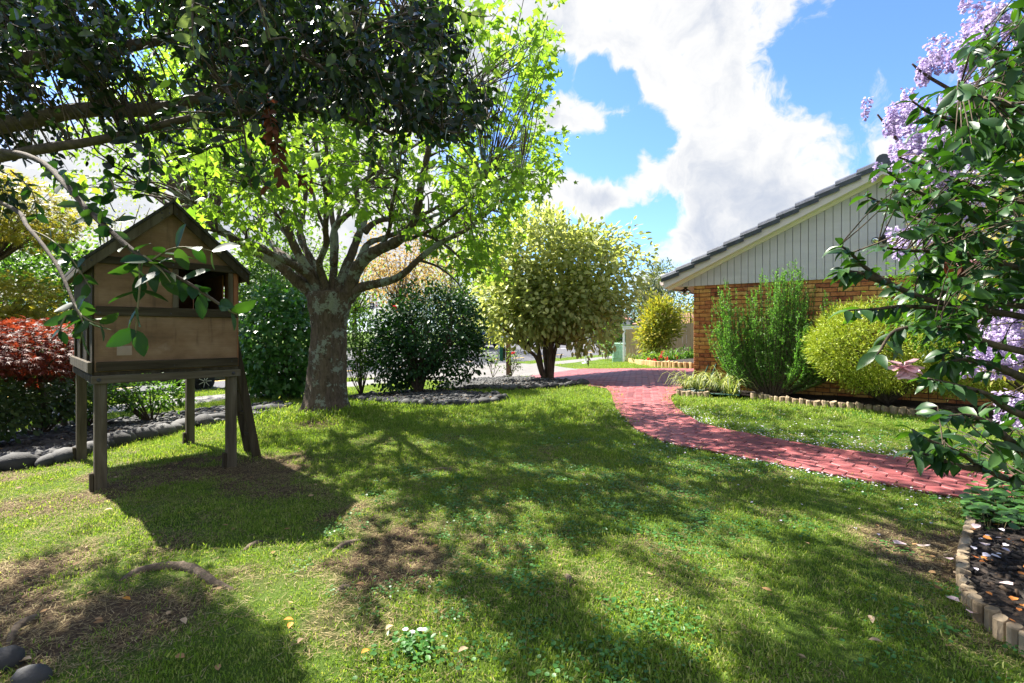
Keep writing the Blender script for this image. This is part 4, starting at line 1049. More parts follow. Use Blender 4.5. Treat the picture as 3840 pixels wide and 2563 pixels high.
stems(mb, P(2090, 1290, VY), [c for c in c3[rng.integers(0, len(c3), 20)]], .03, .006, 5)
mb.build('trunk', surf('brown_bark', [(0.3, (.05, .035, .022)), (0.7, (.19, .135, .09))], 9, .9, .6, 40, 8, (1, 1, .4)), var, True)

# ------------------------------------------------------------------ shrubs of the street side
L_CAM = leaf('glossy_camellia_leaf', (0.009, 0.034, 0.010), (0.022, 0.066, 0.016), .15, .48, .25, (2.0, 2.4, .6), c3=(0.04, 0.10, 0.025))
L_IVY = leaf('ivy_leaf', (0.022, 0.075, 0.012), (0.05, 0.14, 0.022), .3, .38, .4, (1.9, 2.0, .7), c3=(0.09, 0.20, 0.04))
L_MID = leaf('mid_green_leaf', (0.035, 0.09, 0.014), (0.08, 0.165, 0.026), .45, .5, .3, (1.7, 1.7, .7))
L_LIGHT = leaf('light_green_leaf', (0.07, 0.14, 0.022), (0.15, 0.24, 0.04), .5, .5, .3, (1.5, 1.5, .7))
L_YEL = leaf('yellow_leaf', (0.13, 0.15, 0.022), (0.25, 0.24, 0.035), .5, .5, .3, (1.5, 1.45, .8), c3=(0.33, 0.22, 0.04))
L_RED = leaf('red_maple_leaf', (0.045, 0.012, 0.008), (0.11, 0.024, 0.014), .35, .6, .2, (2.4, 1.5, 1.0), c3=(0.19, 0.06, 0.03))
L_ORG = leaf('orange_bud_leaf', (0.26, 0.17, 0.06), (0.36, 0.26, 0.10), .5, .6, .2, (1.3, 1.2, .9))
L_PAL = leaf('pale_spring_leaf', (0.17, 0.22, 0.06), (0.28, 0.31, 0.10), .5, .6, .2, (1.4, 1.4, .8))
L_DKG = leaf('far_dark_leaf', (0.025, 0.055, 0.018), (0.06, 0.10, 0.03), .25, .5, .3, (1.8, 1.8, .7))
L_GRY = leaf('far_grey_green_leaf', (0.10, 0.14, 0.08), (0.17, 0.21, 0.12), .3, .5, .3, (1.5, 1.5, 1.0))

cb = G(1570, 1482)
cam_s = plant('camellia_bush', 'rounded dark green camellia bush with glossy leaves on the middle stone bed', 'bush', cb)
cs = cb.y / 1920
p_, a_, n_, cc = crown(((1640 - 1920) * cs, cb.y, EYE + (1246 - 1262) * cs), (205 * cs, 1.05, 172 * cs), 950, 10, .085, (.6, 1.06), .34, .45, .25, keep=lambda q: ~((pix(q)[1] > 1335) & (rng.random(len(q)) < .5)))
p2, a2, n2, _ = crown(((1475 - 1920) * cs, cb.y + .3, EYE + (1246 - 1320) * cs), (95 * cs, .7, 165 * cs), 330, 10, .09, (.4, 1.0), .2, .45, .25)
leafset('crown', cam_s, np.concatenate([p_, p2]), np.concatenate([a_, a2]), np.concatenate([n_, n2]), rng.uniform(.085, .13, len(p_) + len(p2)), T_OV, L_CAM, 300)
mb = MB(); stems(mb, cb, [P(1560, 1400, cb.y), P(1600, 1380, cb.y - .1), P(1530, 1390, cb.y), P(1585, 1360, cb.y + .1)], .075, .05, 8)
stems(mb, P(1570, 1420, cb.y), list(cc[rng.integers(0, len(cc), 60)]), .03, .006, 5); mb.build('trunk', TWIG, cam_s, True)
RED = leaf('red_flower', (0.5, 0.02, 0.03), (0.65, 0.05, 0.06), .3, .5, .3, (1.3, 1, 1))
fl_c = P(1481, 1152, cb.y - .7)
leafset('flower', cam_s, np.array([fl_c] * 14) + rng.normal(size=(14, 3)) * .012, rnd(14), rnd(14), .055, T_PETAL, RED)

ib = G(1085, 1492)
ivy = plant('ivy_shrub', 'tall ivy clad shrub with dense lobed leaves left of the lichen trunk', 'bush', ib)
is_ = ib.y / 1920
p_, a_, n_, cc = crown(((1050 - 1920) * is_, ib.y, EYE + (1246 - 1290) * is_), (165 * is_, 1.1, 215 * is_), 560, 10, .12, (.7, 1.02), .14, .35, .45)
leafset('crown', ivy, p_, a_, unit(n_ + np.array([0, -.5, 0])), rng.uniform(.11, .19, len(p_)), T_IVY, L_IVY, 250)
mb = MB(); stems(mb, ib, [P(1060, 1400, ib.y), P(1100, 1390, ib.y), P(1080, 1300, ib.y)], .10, .05, 8); stems(mb, P(1075, 1420, ib.y), list(cc[rng.integers(0, len(cc), 25)]), .04, .008, 5); mb.build('trunk', TWIG, ivy, True)

def shrub(name, label, cat, px, py, w_px, top, Y, leafm, tmpl, nclump, per, cr, size, depth=None, stem=TWIG, nst=14, shell=(.4, 1.0), lump=.2, droop=.2, base=None, low=-1, group=None, nparts=0, bottom=None, up=.6):
    """a bush from its picture extents: centre x, ground y, width, top y at depth Y"""
    s = Y / 1920; b = base or Vector(((px - 1920) * s, Y, gzf((px - 1920) * s, Y)))
    bt = bottom if bottom is not None else py
    rz = (bt - top) / 2 * s; c = np.array(P(px, (bt + top) / 2, Y))
    o = plant(name, label, cat, b, group)
    p_, a_, n_, cc = crown(c, (w_px / 2 * s, depth or w_px / 2 * s, rz), nclump, per, cr, shell, lump, up, droop, low=low)
    zmin = gz(p_[:, 0], p_[:, 1]) + .02; k = p_[:, 2] > zmin
    leafset('crown', o, p_[k], a_[k], n_[k], rng.uniform(size * .7, size * 1.25, k.sum()), tmpl, leafm, nparts)
    if nst:
        mb = MB(); stems(mb, b, list(cc[rng.integers(0, len(cc), nst)]), max(.012, w_px * s * .012), .006, 5); mb.build('stem', stem, o, True)
    return o
def GY(px, py): return G(px, py).y
shrub('thin_stemmed_shrub', 'many stemmed shrub with mid green leaves between the lichen trunk and the camellia bush', 'bush', 1355, 1490, 150, 1160, GY(1360, 1490), L_MID, T_OV, 260, 8, .10, .085, bottom=1410, nst=26)
shrub('flowering_shrub', 'light green leafy shrub rising behind the ivy clad shrub', 'bush', 1010, 1400, 260, 950, 15.6, L_MID, T_OV, 330, 8, .17, .13, bottom=1200)
shrub('low_shrub', 'low bright green shrub behind the playhouse legs', 'bush', 570, 1590, 330, 1425, GY(470, 1600), L_MID, T_OV, 170, 8, .07, .075, bottom=1530, nst=18, depth=.5)
shrub('low_shrub', 'small dark leafy shrub between the stilts left of the playhouse', 'bush', 320, 1610, 190, 1420, GY(300, 1620), L_MID, T_OV, 90, 8, .06, .07, bottom=1560, nst=14, depth=.4)
shrub('street_shrub', 'broad bright green shrub by the street left of the playhouse', 'bush', 150, 1440, 430, 880, 12.6, L_MID, T_OV, 620, 9, .16, .14, bottom=1330, up=.4)
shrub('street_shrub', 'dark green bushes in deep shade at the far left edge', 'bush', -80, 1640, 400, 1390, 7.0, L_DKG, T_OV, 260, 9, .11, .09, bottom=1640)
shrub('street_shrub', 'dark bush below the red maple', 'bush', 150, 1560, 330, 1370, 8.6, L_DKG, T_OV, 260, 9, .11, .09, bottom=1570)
# maples
def maple(label, c_px, c_py, Y, rx, ry, rz, leafm, base_px, n, size, stem_to):
    s = Y / 1920; g = G(*base_px); o = plant('maple_tree', label, 'tree', g)
    p_, a_, n_, cc = crown(P(c_px, c_py, Y), (rx * s, ry, rz * s), n, 11, .13, (.3, 1.0), .22, 1.0, .25, flat=.35)
    leafset('crown', o, p_, a_, unit(n_ + UP * .5), rng.uniform(size * .7, size * 1.2, len(p_)), T_PALM, leafm, 150)
    mb = MB(); sp = spline([g, g.lerp(Vector(stem_to), .5) + Vector((.08, 0, 0)), Vector(stem_to)], 5); mb.tube(sp, list(np.linspace(.07, .04, len(sp))), 8)
    stems(mb, stem_to, list(cc[rng.integers(0, len(cc), 45)]), .025, .005, 5, sag=.1); mb.build('trunk', TWIG, o, True)
maple('low red leaved japanese maple left of the playhouse', 100, 1310, 7.4, 260, 1.5, 105, L_RED, (150, 1620), 420, .10, P(150, 1440, 7.4))
maple('yellow leaved maple behind the red maple at the left edge', 20, 1130, 9.6, 150, 1.2, 100, L_YEL, (-20, 1560), 260, .11, P(0, 1280, 9.6))
maple('tall golden maple under the dark canopy at the left edge', 60, 790, 10.5, 170, 1.6, 140, L_YEL, (-120, 1540), 300, .12, P(-40, 1000, 10.5))
mb = MB(); g = G(730 // 3, 1620)
for bx, tx in ((130, 200), (240, 265)):
    g = G(bx, 1615); t = plant('leaning_trunk', 'dark leaning bare trunk %s left of the playhouse' % ('nearest the frame edge' if bx == 130 else 'standing nearest the stilts'), 'tree trunk', g)
    m = MB(); sp = spline([g, P(tx - 20, 1520, g.y), P(tx + 20, 1420, g.y), P(tx + 50, 1330, g.y + .2)], 4); m.tube(sp, list(np.linspace(.055, .03, len(sp))), 8, noise=.06); m.build('trunk', TWIG, t, True)

# ------------------------------------------------------------------ far trees beyond the street
def far_tree(label, px, cy, Y, rx, rz, leafm, n, per, cr, size, base_y=None, shell=(.3, 1.0), name='far_tree', trunk=TWIG, cat='tree', group='trees beyond the street', lump=.25, ry=None):
    s = Y / 1920; x = (px - 1920) * s; b = Vector((x, Y, gzf(x, Y))); o = plant(name, label, cat, b, group)
    c = P(px, cy, Y); p_, a_, n_, cc = crown(c, (rx * s, ry or rx * s, rz * s), n, per, cr, shell, lump)
    k = p_[:, 2] > gz(p_[:, 0], p_[:, 1]) + .05
    leafset('crown', o, p_[k], a_[k], n_[k], rng.uniform(size * .7, size * 1.3, k.sum()), T_OV, leafm)
    mb = MB(); top = c + Vector((0, 0, rz * s * .3)); sp = spline([b, b.lerp(c, .5), top], 4); mb.tube(sp, list(np.linspace(max(.08, rx * s * .07), .04, len(sp))), 7)
    stems(mb, b.lerp(c, .55), list(cc[rng.integers(0, len(cc), 26)]), max(.03, rx * s * .02), .015, 5); mb.build('trunk', trunk, o, True)
    return o
far_tree('orange budding tree across the street behind the lichen trunk', 1500, 1010, 38, 170, 130, L_ORG, 420, 8, .5, .22, shell=(.1, 1.0))
far_tree('pale spring green tree across the street between the trunk and the variegated tree', 1690, 1030, 46, 150, 150, L_PAL, 420, 8, .6, .26, shell=(.1, 1.0))
far_tree('leafy green tree across the street seen above the camellia bush', 1330, 1090, 52, 170, 130, L_LIGHT, 420, 8, .7, .3)
far_tree('mixed green tree across the street behind the ivy shrub', 1080, 1000, 30, 190, 160, L_LIGHT, 420, 8, .5, .22, shell=(.2, 1.0))
far_tree('tall light green street tree seen through the boughs behind the spreading tree', 760, 380, 17.5, 520, 330, L_LIGHT, 620, 9, .35, .17, shell=(.2, 1.0), ry=2.2)
far_tree('thinly leaved pale tree across the street behind the playhouse roof', 420, 900, 24, 330, 190, L_PAL, 260, 6, .45, .13, trunk=GREYTWIG, shell=(.2, 1.0))
far_tree('green tree across the street at the far left', -60, 1000, 26, 300, 240, L_LIGHT, 420, 8, .5, .2)
far_tree('green tree across the street just left of the playhouse', 300, 1080, 30, 260, 170, L_LIGHT, 380, 8, .5, .22)
far_tree('leafy tree across the street behind the playhouse', 720, 1060, 34, 250, 170, L_LIGHT, 420, 8, .55, .24)
far_tree('dark broad evergreen beyond the driveway', 2270, 1185, 66, 90, 70, L_DKG, 330, 8, .8, .36)
far_tree('dark evergreen partly hidden by the variegated tree', 2110, 1180, 72, 110, 80, L_DKG, 330, 8, .9, .38)
far_tree('green tree partly hidden by the camellia bush across the street', 1800, 1170, 64, 130, 85, L_LIGHT, 330, 8, .8, .36)
far_tree('tall grey green tree above the house eave', 2480, 1060, 74, 62, 48, L_GRY, 220, 8, .9, .42)
far_tree('small grey green tree left of the tall one above the fence', 2420, 1100, 76, 36, 30, L_GRY, 130, 8, .7, .42)
far_tree('nearly bare twiggy tree by the brick corner beyond the fence', 2545, 1160, 44, 75, 75, L_PAL, 120, 5, .5, .13, trunk=GREYTWIG)
far_tree('rust tipped shrubby tree over the fence by the brick corner', 2590, 1190, 36, 70, 55, L_YEL, 160, 7, .35, .13)
far_tree('clipped round bright shrub beyond the driveway', 2288, 1256, 62, 52, 26, L_LIGHT, 220, 8, .45, .3, name='round_shrub', cat='bush', shell=(.75, 1.0), lump=.08)
for k, (px, cy, rz_) in enumerate(((2000, 1190, 70), (2380, 1185, 60), (2600, 1190, 60), (1600, 1180, 80), (950, 1150, 100), (2700, 1180, 60), (560, 1130, 110))):
    far_tree('distant dark green tree closing the view, %s' % ('behind the variegated tree', 'above the fence post', 'behind the brick corner', 'above the camellia bush', 'left of the lichen trunk', 'hidden past the brick corner', 'behind the playhouse window')[k], px, cy, 92 - k, 130, rz_, L_DKG, 240, 8, 1.3, .55, group=None)

# ------------------------------------------------------------------ garden bed along the house
MULCH = surf('dark_bark_mulch', [(0.35, (0.010, 0.008, 0.007)), (0.6, (0.035, 0.026, 0.02)), (0.8, (0.08, 0.055, 0.04))], 45, 0.95, 0.9, 60, 8)
edge_px = [(2547, 1486), (2585, 1490), (2637, 1493), (2750, 1497), (2868, 1503), (2950, 1516), (3061, 1529), (3173, 1538), (3277, 1546), (3366, 1557), (3434, 1566), (3560, 1582), (3720, 1606)]
edge = [G(*q) for q in edge_px]
bed_poly = [(p.x, p.y) for p in edge] + [tuple(W(WLEN - .1, -.004, 0))[:2], tuple(W(0.0, -.004, 0))[:2], tuple(W(-.28, .25, 0))[:2], (edge[0].x + .02, edge[0].y + .25)]
drape_poly(bed_poly, 0.07, 'garden_bed', MULCH, cell=0.3, dz=lambda x, y: .03 * vnoise(x, y, .25))
LOGM = surf('log_edging_timber', [(0.3, (.13, .095, .055)), (0.55, (.30, .23, .15)), (0.75, (.42, .34, .23))], 8, .9, .4, 60, 8, (1, 1, .3))
LOGN = surf('new_log_timber', [(0.3, (.30, .19, .075)), (0.7, (.50, .35, .17))], 8, .9, .3, 60, 8, (1, 1, .3))
def log_row(label, pts, dia, h, mat, gap=.004, skip=(), jit=.012, tallgrow=None):
    o = empty('log_edging', pts[0], label, 'edging')
    sp = [Vector(p) for p in pts]; d = 0; k = 0
    for a, b in zip(sp[:-1], sp[1:]):
        L = math.dist(a[:2], b[:2]); t = d
        while t < L:
            p = a.lerp(b, t / L); k += 1
            if not (skip and skip[0] < p.x < skip[1]):
                hh = (h if tallgrow is None else tallgrow(p)) + random.uniform(-jit, jit); z0 = gzf(p.x, p.y); r = dia / 2
                mb = MB(); mb.tube([(p.x, p.y, z0 - .08), (p.x, p.y, z0 + hh - .008), (p.x + random.gauss(0, .002), p.y, z0 + hh)], [r, r, r * .88], 9, noise=.05); mb.build('log', mat, o)
            t += dia + gap
        d = t - L
    return o
log_row('row of short sawn logs edging the garden bed along the brick house', edge, .115, .115, LOGM, skip=(edge[2].x + .08, edge[4].x - .2))
rb_px = [(3646, 1985), (3630, 2050), (3616, 2110), (3609, 2165), (3615, 2225), (3640, 2288), (3679, 2340), (3719, 2363), (3759, 2403), (3805, 2426), (3850, 2460), (3960, 2540)]
redge = [G(*q) for q in rb_px]
log_row('short row of upright log edging round the near right mulch bed', redge, .062, .10, LOGM, gap=.003, jit=.008)
near_bed = [(p.x, p.y) for p in redge] + [(4.2, 1.7), (5.2, 3.2), (4.4, 3.75), tuple(G(3760, 1935))[:2], tuple(G(3690, 1950))[:2]]
drape_poly(near_bed, 0.055, 'mulch_bed', MULCH, cell=0.15, dz=lambda x, y: .03 * vnoise(x, y, .08) + .02 * vnoise(x, y, .3))
def scatter_in(poly, n):
    q = np.array(poly); lo, hi = q.min(0), q.max(0); r = lo + rng.random((n * 3, 2)) * (hi - lo); r = r[inpoly(r[:, 0], r[:, 1], poly)]; return r[:n]
r_ = scatter_in(near_bed, 2600); z_ = gz(r_[:, 0], r_[:, 1]) + .075 + .03 * rng.random(len(r_))
CHIP = surf('bark_chip', [(0.2, (.008, .007, .007)), (0.6, (.03, .024, .02)), (0.85, (.10, .065, .04))], 10, .9, .4, 40, 6, isl=.6)
T_CHIP = (np.array([(-.25, 0, 0), (.25, 0, 0), (.22, 1, .05), (-.2, .95, 0), (-.2, 0, .18), (.2, .05, .2), (.18, .9, .2), (-.15, .9, .18)]), tri((4, 5, 6), (4, 6, 7), (0, 4, 3), (4, 7, 3), (1, 2, 5), (5, 2, 6), (0, 1, 5), (0, 5, 4), (3, 7, 6), (3, 6, 2)))
o = leafset('bark_chips', None, np.column_stack([r_, z_]), unit(rnd(len(r_)) * [1, 1, .35]), unit(UP + rnd(len(r_)) * .5), rng.uniform(.02, .05, len(r_)), T_CHIP, CHIP); tag(o, kind='stuff')

# ------------------------------------------------------------------ rosemary, golden shrub, strap plants, hose
L_ROS = leaf('rosemary_leaf', (0.05, 0.14, 0.03), (0.13, 0.29, 0.055), .42, .45, .35, (1.6, 1.8, .7), c3=(0.19, 0.33, 0.08))
rb = W(1.62, .60, 0); rb.z = gzf(rb.x, rb.y) + .1
ros = plant('rosemary_bush', 'tall upright rosemary bush with needle leaves against the brick wall', 'bush', rb)
mb = MB(); P_, A_, N_ = [], [], []
PLM = [(random.uniform(0, 6.283), random.random() ** .5, random.uniform(-.42, .32)) for _ in range(30)]
for k in range(300):
    pa_, pr_, phh = PLM[k % 30]; cx_ = math.cos(pa_) * pr_ + random.gauss(0, .085); cy_ = math.sin(pa_) * pr_ + random.gauss(0, .085); rr = min(1.15, math.hypot(cx_, cy_)); a = pa_
    ex = HE * cx_ * 1.32 + HN * cy_ * .58
    h = (2.28 - .85 * rr ** 2.5 + phh + random.uniform(-.30, .14)) * (1 + .08 * cx_); h = max(h, .7)
    if random.random() < .4: h *= random.uniform(.5, .85)
    b = rb + ex * .18; t = rb + ex * random.uniform(.85, 1.05) + Vector((0, 0, h)); m = rb + ex * .72 + Vector((0, 0, h * .38))
    sp = spline([b, m, t], 7); mb.tube(sp, list(np.linspace(.011, .003, len(sp))), 4, cap=False)
    arr = np.array([np.array(v) for v in sp]); nlf = 200
    tt = rng.uniform(.16, 1, nlf) * (len(arr) - 1.01); i0 = tt.astype(int); f = (tt - i0)[:, None]
    base = arr[i0] * (1 - f) + arr[i0 + 1] * f; tg = unit(arr[i0 + 1] - arr[i0])
    P_.append(base); A_.append(unit(tg * .8 + rnd(nlf) * .75)); N_.append(rnd(nlf))
    for _ in range(3):
        i = random.randint(len(sp) // 3, len(sp) - 2); d = (Vector(rnd(1)[0]) * .6 + Vector((0, 0, 1))).normalized() * random.uniform(.12, .30); e = Vector(sp[i]) + d
        mb.tube([sp[i], e], [.004, .002], 3, cap=False); nl2 = 30; t2 = rng.random(nl2)[:, None]
        P_.append(np.array(sp[i])[None] + np.array(d)[None] * t2); A_.append(unit(np.array(d.normalized())[None] * .7 + rnd(nl2) * .85)); N_.append(rnd(nl2))
mb.build('stem', TWIG, ros)
P_, A_, N_ = map(np.concatenate, (P_, A_, N_))
leafset('foliage', ros, P_, A_, N_, rng.uniform(.032, .05, len(P_)), (T_NEEDLE[0] * [1.8, 1, 1], T_NEEDLE[1]), L_ROS)['kind'] = 'stuff'
L_GOLD = leaf('golden_feather_leaf', (0.11, 0.18, 0.013), (0.29, 0.36, 0.03), .26, .5, .3, (1.35, 1.35, .6), c3=(0.54, 0.55, 0.12))
gb = W(3.38, .85, 0); gb.z = gzf(gb.x, gb.y) + .1
gold = plant('golden_shrub', 'rounded golden yellow feathery shrub in front of the brick wall', 'bush', gb)
p_, a_, n_, cc = crown(gb + Vector((0, 0, .86)), (1.22, .78, .64), 1100, 34, .055, (.74, 1.03), .36, .3, -.1)
p2, a2, n2, _ = crown(gb + HE * 1.0 + Vector((0, 0, .66)), (.75, .6, .46), 300, 34, .05, (.7, 1.03), .16, .3, -.1)
p_, a_, n_ = np.concatenate([p_, p2]), np.concatenate([a_, a2]), np.concatenate([n_, n2])
k = p_[:, 2] > gz(p_[:, 0], p_[:, 1]) + .26
leafset('foliage', gold, p_[k], a_[k], n_[k], rng.uniform(.038, .065, k.sum()), (T_NEEDLE[0] * [1.7, 1, 1], T_NEEDLE[1]), L_GOLD)['kind'] = 'stuff'
mb = MB(); stems(mb, gb, list(cc[rng.integers(0, len(cc), 45)]), .03, .006, 5); mb.build('stem', TWIG, gold, True)
L_STRAP = leaf('variegated_strap_leaf', (0.05, 0.10, 0.022), (0.20, 0.24, 0.07), .35, .45, .4, (1.5, 1.5, .8), c3=(0.55, 0.54, 0.28))
def strap_clump(label, c, n, L, group, mat=None, name='spider_plant', w_=.012):
    o = plant(name, label, 'plant', c, group); mb = MB()
    for k in range(n):
        a = random.uniform(0, 2 * math.pi); d = Vector((math.cos(a), math.sin(a), 0)); l = L * random.uniform(.6, 1.1); up = random.uniform(.7, 1.5)
        s = Vector((-d.y, d.x, 0)); b = Vector(c) + d * random.random() * .08 + Vector((random.gauss(0, .05), random.gauss(0, .05), 0)); pts = []
        for i in range(6):
            t = i / 5; pts.append(b + d * l * t * .75 + Vector((0, 0, l * (up * t - up * .95 * t * t * t * .9))))
        vs = []
        for i, p in enumerate(pts):
            ww = w_ * (1 - (i / 5) ** 2 * .95); vs += [p - s * ww + Vector((0, 0, .004)), p, p + s * ww + Vector((0, 0, .004))]
        mb.add(vs, [q for i in range(5) for q in ((3 * i, 3 * i + 1, 3 * i + 4, 3 * i + 3), (3 * i + 1, 3 * i + 2, 3 * i + 5, 3 * i + 4))])
    mb.build('blades', mat or L_STRAP, o, True); return o
def bedw(q): p = W(q[0], q[1], 0); p.z = gzf(p.x, p.y) + .09; return p
def bedpt(px, py): p = G(px, py); return p + Vector((0, 0, .08))
for (px, py), lab in (((2650, 1462), 'striped strap leaved plant nearest the brick corner'), ((2690, 1480), 'striped strap leaved plant with the hose lying on it'), ((2770, 1478), 'largest striped strap leaved clump left of the rosemary'), ((2840, 1497), 'small striped strap plant at the foot of the rosemary')):
    strap_clump(lab, bedw({2650: (.05, .42), 2690: (.32, .62), 2770: (.66, .52), 2840: (.95, .78)}[px]), 75 if px != 2840 else 40, .78 if px == 2770 else .64, 'striped strap leaved plants by the brick corner')
HOSE = surf('dark_green_hose', [(0.3, (.008, .045, .035)), (0.7, (.015, .075, .055))], 12, .35, spec=.5)
hp = bedw((.2, .4)); hose = empty('garden_hose', hp, 'dark green garden hose looped over the striped plants with orange connector', 'hose')
def hpt(x, y, dy=0):
    off = (.10 - dy * 1.2) if y < 1250 else (.32 - dy * 1.05); t = (2560 + x / 2.8 - 1920) / 1920; c = HC + HN * off; s = (t * c.y - c.x) / (HE.x - t * HE.y); p = c + HE * s
    z = EYE + (1246 - (1000 + y / 2.8)) / 1920 * p.y; return Vector((p.x, p.y, max(z, gzf(p.x, p.y) + .085)))
mb = MB()
for q in ([(185, 1225, 0), (230, 1130, .05), (285, 1010, .1), (345, 960, .1), (410, 980, .05), (460, 1080, 0), (500, 1170, -.1), (520, 1200, -.1)], [(360, 1000, .1), (330, 1080, .05), (285, 1170, 0), (200, 1240, -.1), (60, 1300, -.3), (10, 1310, -.35)],
          [(10, 1310, -.35), (120, 1280, -.35), (260, 1260, -.3), (380, 1240, -.2), (430, 1200, -.2), (500, 1160, -.15)], [(10, 1315, -.36), (150, 1320, -.45), (230, 1360, -.5), (340, 1385, -.55), (520, 1380, -.55), (590, 1360, -.5), (590, 1290, -.4), (540, 1265, -.35), (470, 1290, -.38), (400, 1330, -.45)],
          [(20, 1305, -.36), (160, 1270, -.33), (170, 1230, -.3), (240, 1220, -.28), (330, 1250, -.3), (380, 1300, -.4)], [(30, 1320, -.37), (200, 1300, -.45), (260, 1340, -.5), (260, 1380, -.56), (400, 1400, -.6), (600, 1408, -.62)], [(15, 1300, -.35), (90, 1285, -.35), (200, 1250, -.3), (250, 1260, -.3)]):
    sp = spline([hpt(*a) for a in q], 7); mb.tube(sp, .0125, 7)
mb.build('tube', HOSE, hose, True)
mb = MB(); a = hpt(362, 970, .1); b = hpt(358, 1015, .09); mb.tube([a, a.lerp(b, .1), a.lerp(b, .9), b], [.012, .017, .017, .012], 10); mb.build('connector', surf('orange_plastic', [(0.3, (.45, .07, .02)), (0.7, (.6, .11, .04))], 9, .5), hose, True)

# ------------------------------------------------------------------ near camellia at the right and the wisteria behind it
L_NEAR = leaf('near_camellia_leaf', (0.010, 0.033, 0.012), (0.026, 0.070, 0.018), .25, .40, .32, (2.7, 3.0, .5), c3=(0.065, 0.14, 0.028))
nb = Vector((3.75, 2.75, gzf(3.75, 2.75)))
nc = plant('camellia_tree', 'large camellia with glossy leaves and one pink bloom leaning in at the right edge', 'tree', nb)
mb = MB(); tr = spline([nb, nb + Vector((-.05, 0, .8)), nb + Vector((-.15, .05, 1.7)), nb + Vector((-.1, .1, 2.8)), nb + Vector((0, .2, 3.9))], 5); mb.tube(tr, list(np.linspace(.10, .04, len(tr))), 10, noise=.05)
NB = [[(4300, 1100, 2.7), (3840, 1010, 2.5), (3600, 950, 2.4), (3400, 940, 2.35), (3290, 925, 2.35)], [(4300, 1300, 2.6), (3840, 1190, 2.4), (3500, 1130, 2.3), (3330, 1060, 2.3), (3240, 1000, 2.3), (3190, 950, 2.3), (3150, 920, 2.3)], [(3330, 1060, 2.3), (3230, 1030, 2.3), (3180, 1020, 2.3), (3160, 1010, 2.3)],
      [(4300, 1250, 2.6), (3840, 1150, 2.4), (3600, 1160, 2.3), (3400, 1150, 2.25), (3280, 1160, 2.25), (3180, 1165, 2.25)], [(4300, 1400, 2.3), (3840, 1320, 2.1), (3650, 1270, 2.05), (3500, 1230, 2.05), (3360, 1240, 2.05), (3290, 1330, 2.0)], [(4300, 800, 2.7), (3840, 760, 2.5), (3650, 700, 2.5), (3500, 640, 2.5), (3370, 590, 2.5)],
      [(4300, 700, 2.7), (3840, 560, 2.5), (3650, 470, 2.5), (3500, 430, 2.5), (3420, 380, 2.5)], [(4300, 400, 2.7), (3900, 300, 2.6), (3750, 190, 2.6), (3690, 110, 2.6)], [(4300, 100, 2.6), (4000, 0, 2.5), (3860, -100, 2.5)],
      [(4300, 1700, 2.3), (3840, 1560, 2.1), (3700, 1480, 2.05), (3560, 1440, 2.05), (3480, 1420, 2.05)], [(4300, 1850, 2.4), (3840, 1810, 2.3), (3700, 1760, 2.25), (3600, 1700, 2.2), (3480, 1650, 2.2), (3420, 1610, 2.2)], [(3700, 1760, 2.25), (3600, 1750, 2.2), (3500, 1715, 2.2), (3420, 1690, 2.2)],
      [(4300, 900, 2.9), (3840, 850, 2.8), (3600, 780, 2.7), (3400, 700, 2.7), (3300, 620, 2.7)], [(4300, 1050, 3.0), (3840, 960, 2.9), (3600, 860, 2.8), (3350, 780, 2.7), (3240, 730, 2.7)], [(3840, 1700, 2.2), (3720, 1600, 2.1), (3640, 1560, 2.1), (3560, 1560, 2.1)], [(3840, 1420, 2.2), (3720, 1370, 2.1), (3600, 1350, 2.1), (3520, 1380, 2.1)],
      [(4300, 500, 2.5), (3900, 420, 2.3), (3720, 380, 2.25), (3600, 330, 2.25)]]
npts = []
for q0 in NB:
    sp = spline([P(*a) for a in q0], 6); mb.tube(sp, list(np.linspace(.018, .004, len(sp))), 6, noise=.05); npts += sp
for j in range(0, len(NB)):
    a = P(*NB[j][0]); t = min(tr, key=lambda v: (Vector(v) - a).length)
    if NB[j][0][0] == 4300: mb.tube(spline([t, Vector(t).lerp(a, .5) + Vector((0, 0, .05)), a], 3), .022, 6)
NP = np.array([np.array(p) for p in npts])
NPOLY = [(3880, -200), (3800, 30), (3700, 90), (3650, 190), (3610, 270), (3520, 320), (3480, 420), (3430, 520), (3370, 620), (3340, 720), (3350, 860), (3370, 980), (3340, 1060), (3310, 1190), (3370, 1250), (3420, 1290), (3520, 1330), (3460, 1430), (3480, 1560), (3430, 1620), (3430, 1680), (3560, 1740), (3700, 1780), (3860, 1830), (4500, 1900), (4500, -200)]
cl = []
while len(cl) < 760:
    Y = rng.uniform(1.9, 3.3, 500); fx = rng.uniform(3150, 4400, 500); fy = rng.uniform(-200, 1850, 500)
    q = np.stack([(fx - 1920) / 1920 * Y, Y, EYE + (1246 - fy) / 1920 * Y], 1); ok = inpoly(fx, fy, NPOLY) & ~((np.abs(fx - 3325) < 120) & (np.abs(fy - 890) < 85))
    dn = np.where(fy < 1250, .85, np.where(fx > 3650, .38, .3)); dn = dn * np.where((fy > 950) & (fy < 1300) & (fx < 3420), .6, 1)
    ok &= (rng.random(500) < dn) & (vnoise(fx, fy, 150) + .55 * rng.random(500) > .5)
    cl += list(q[ok])
cl = np.array(cl[:760]); D = np.linalg.norm(cl[:, None] - NP[None], axis=2); ni = D.argmin(1); lp_, la_, ln_ = [], [], []
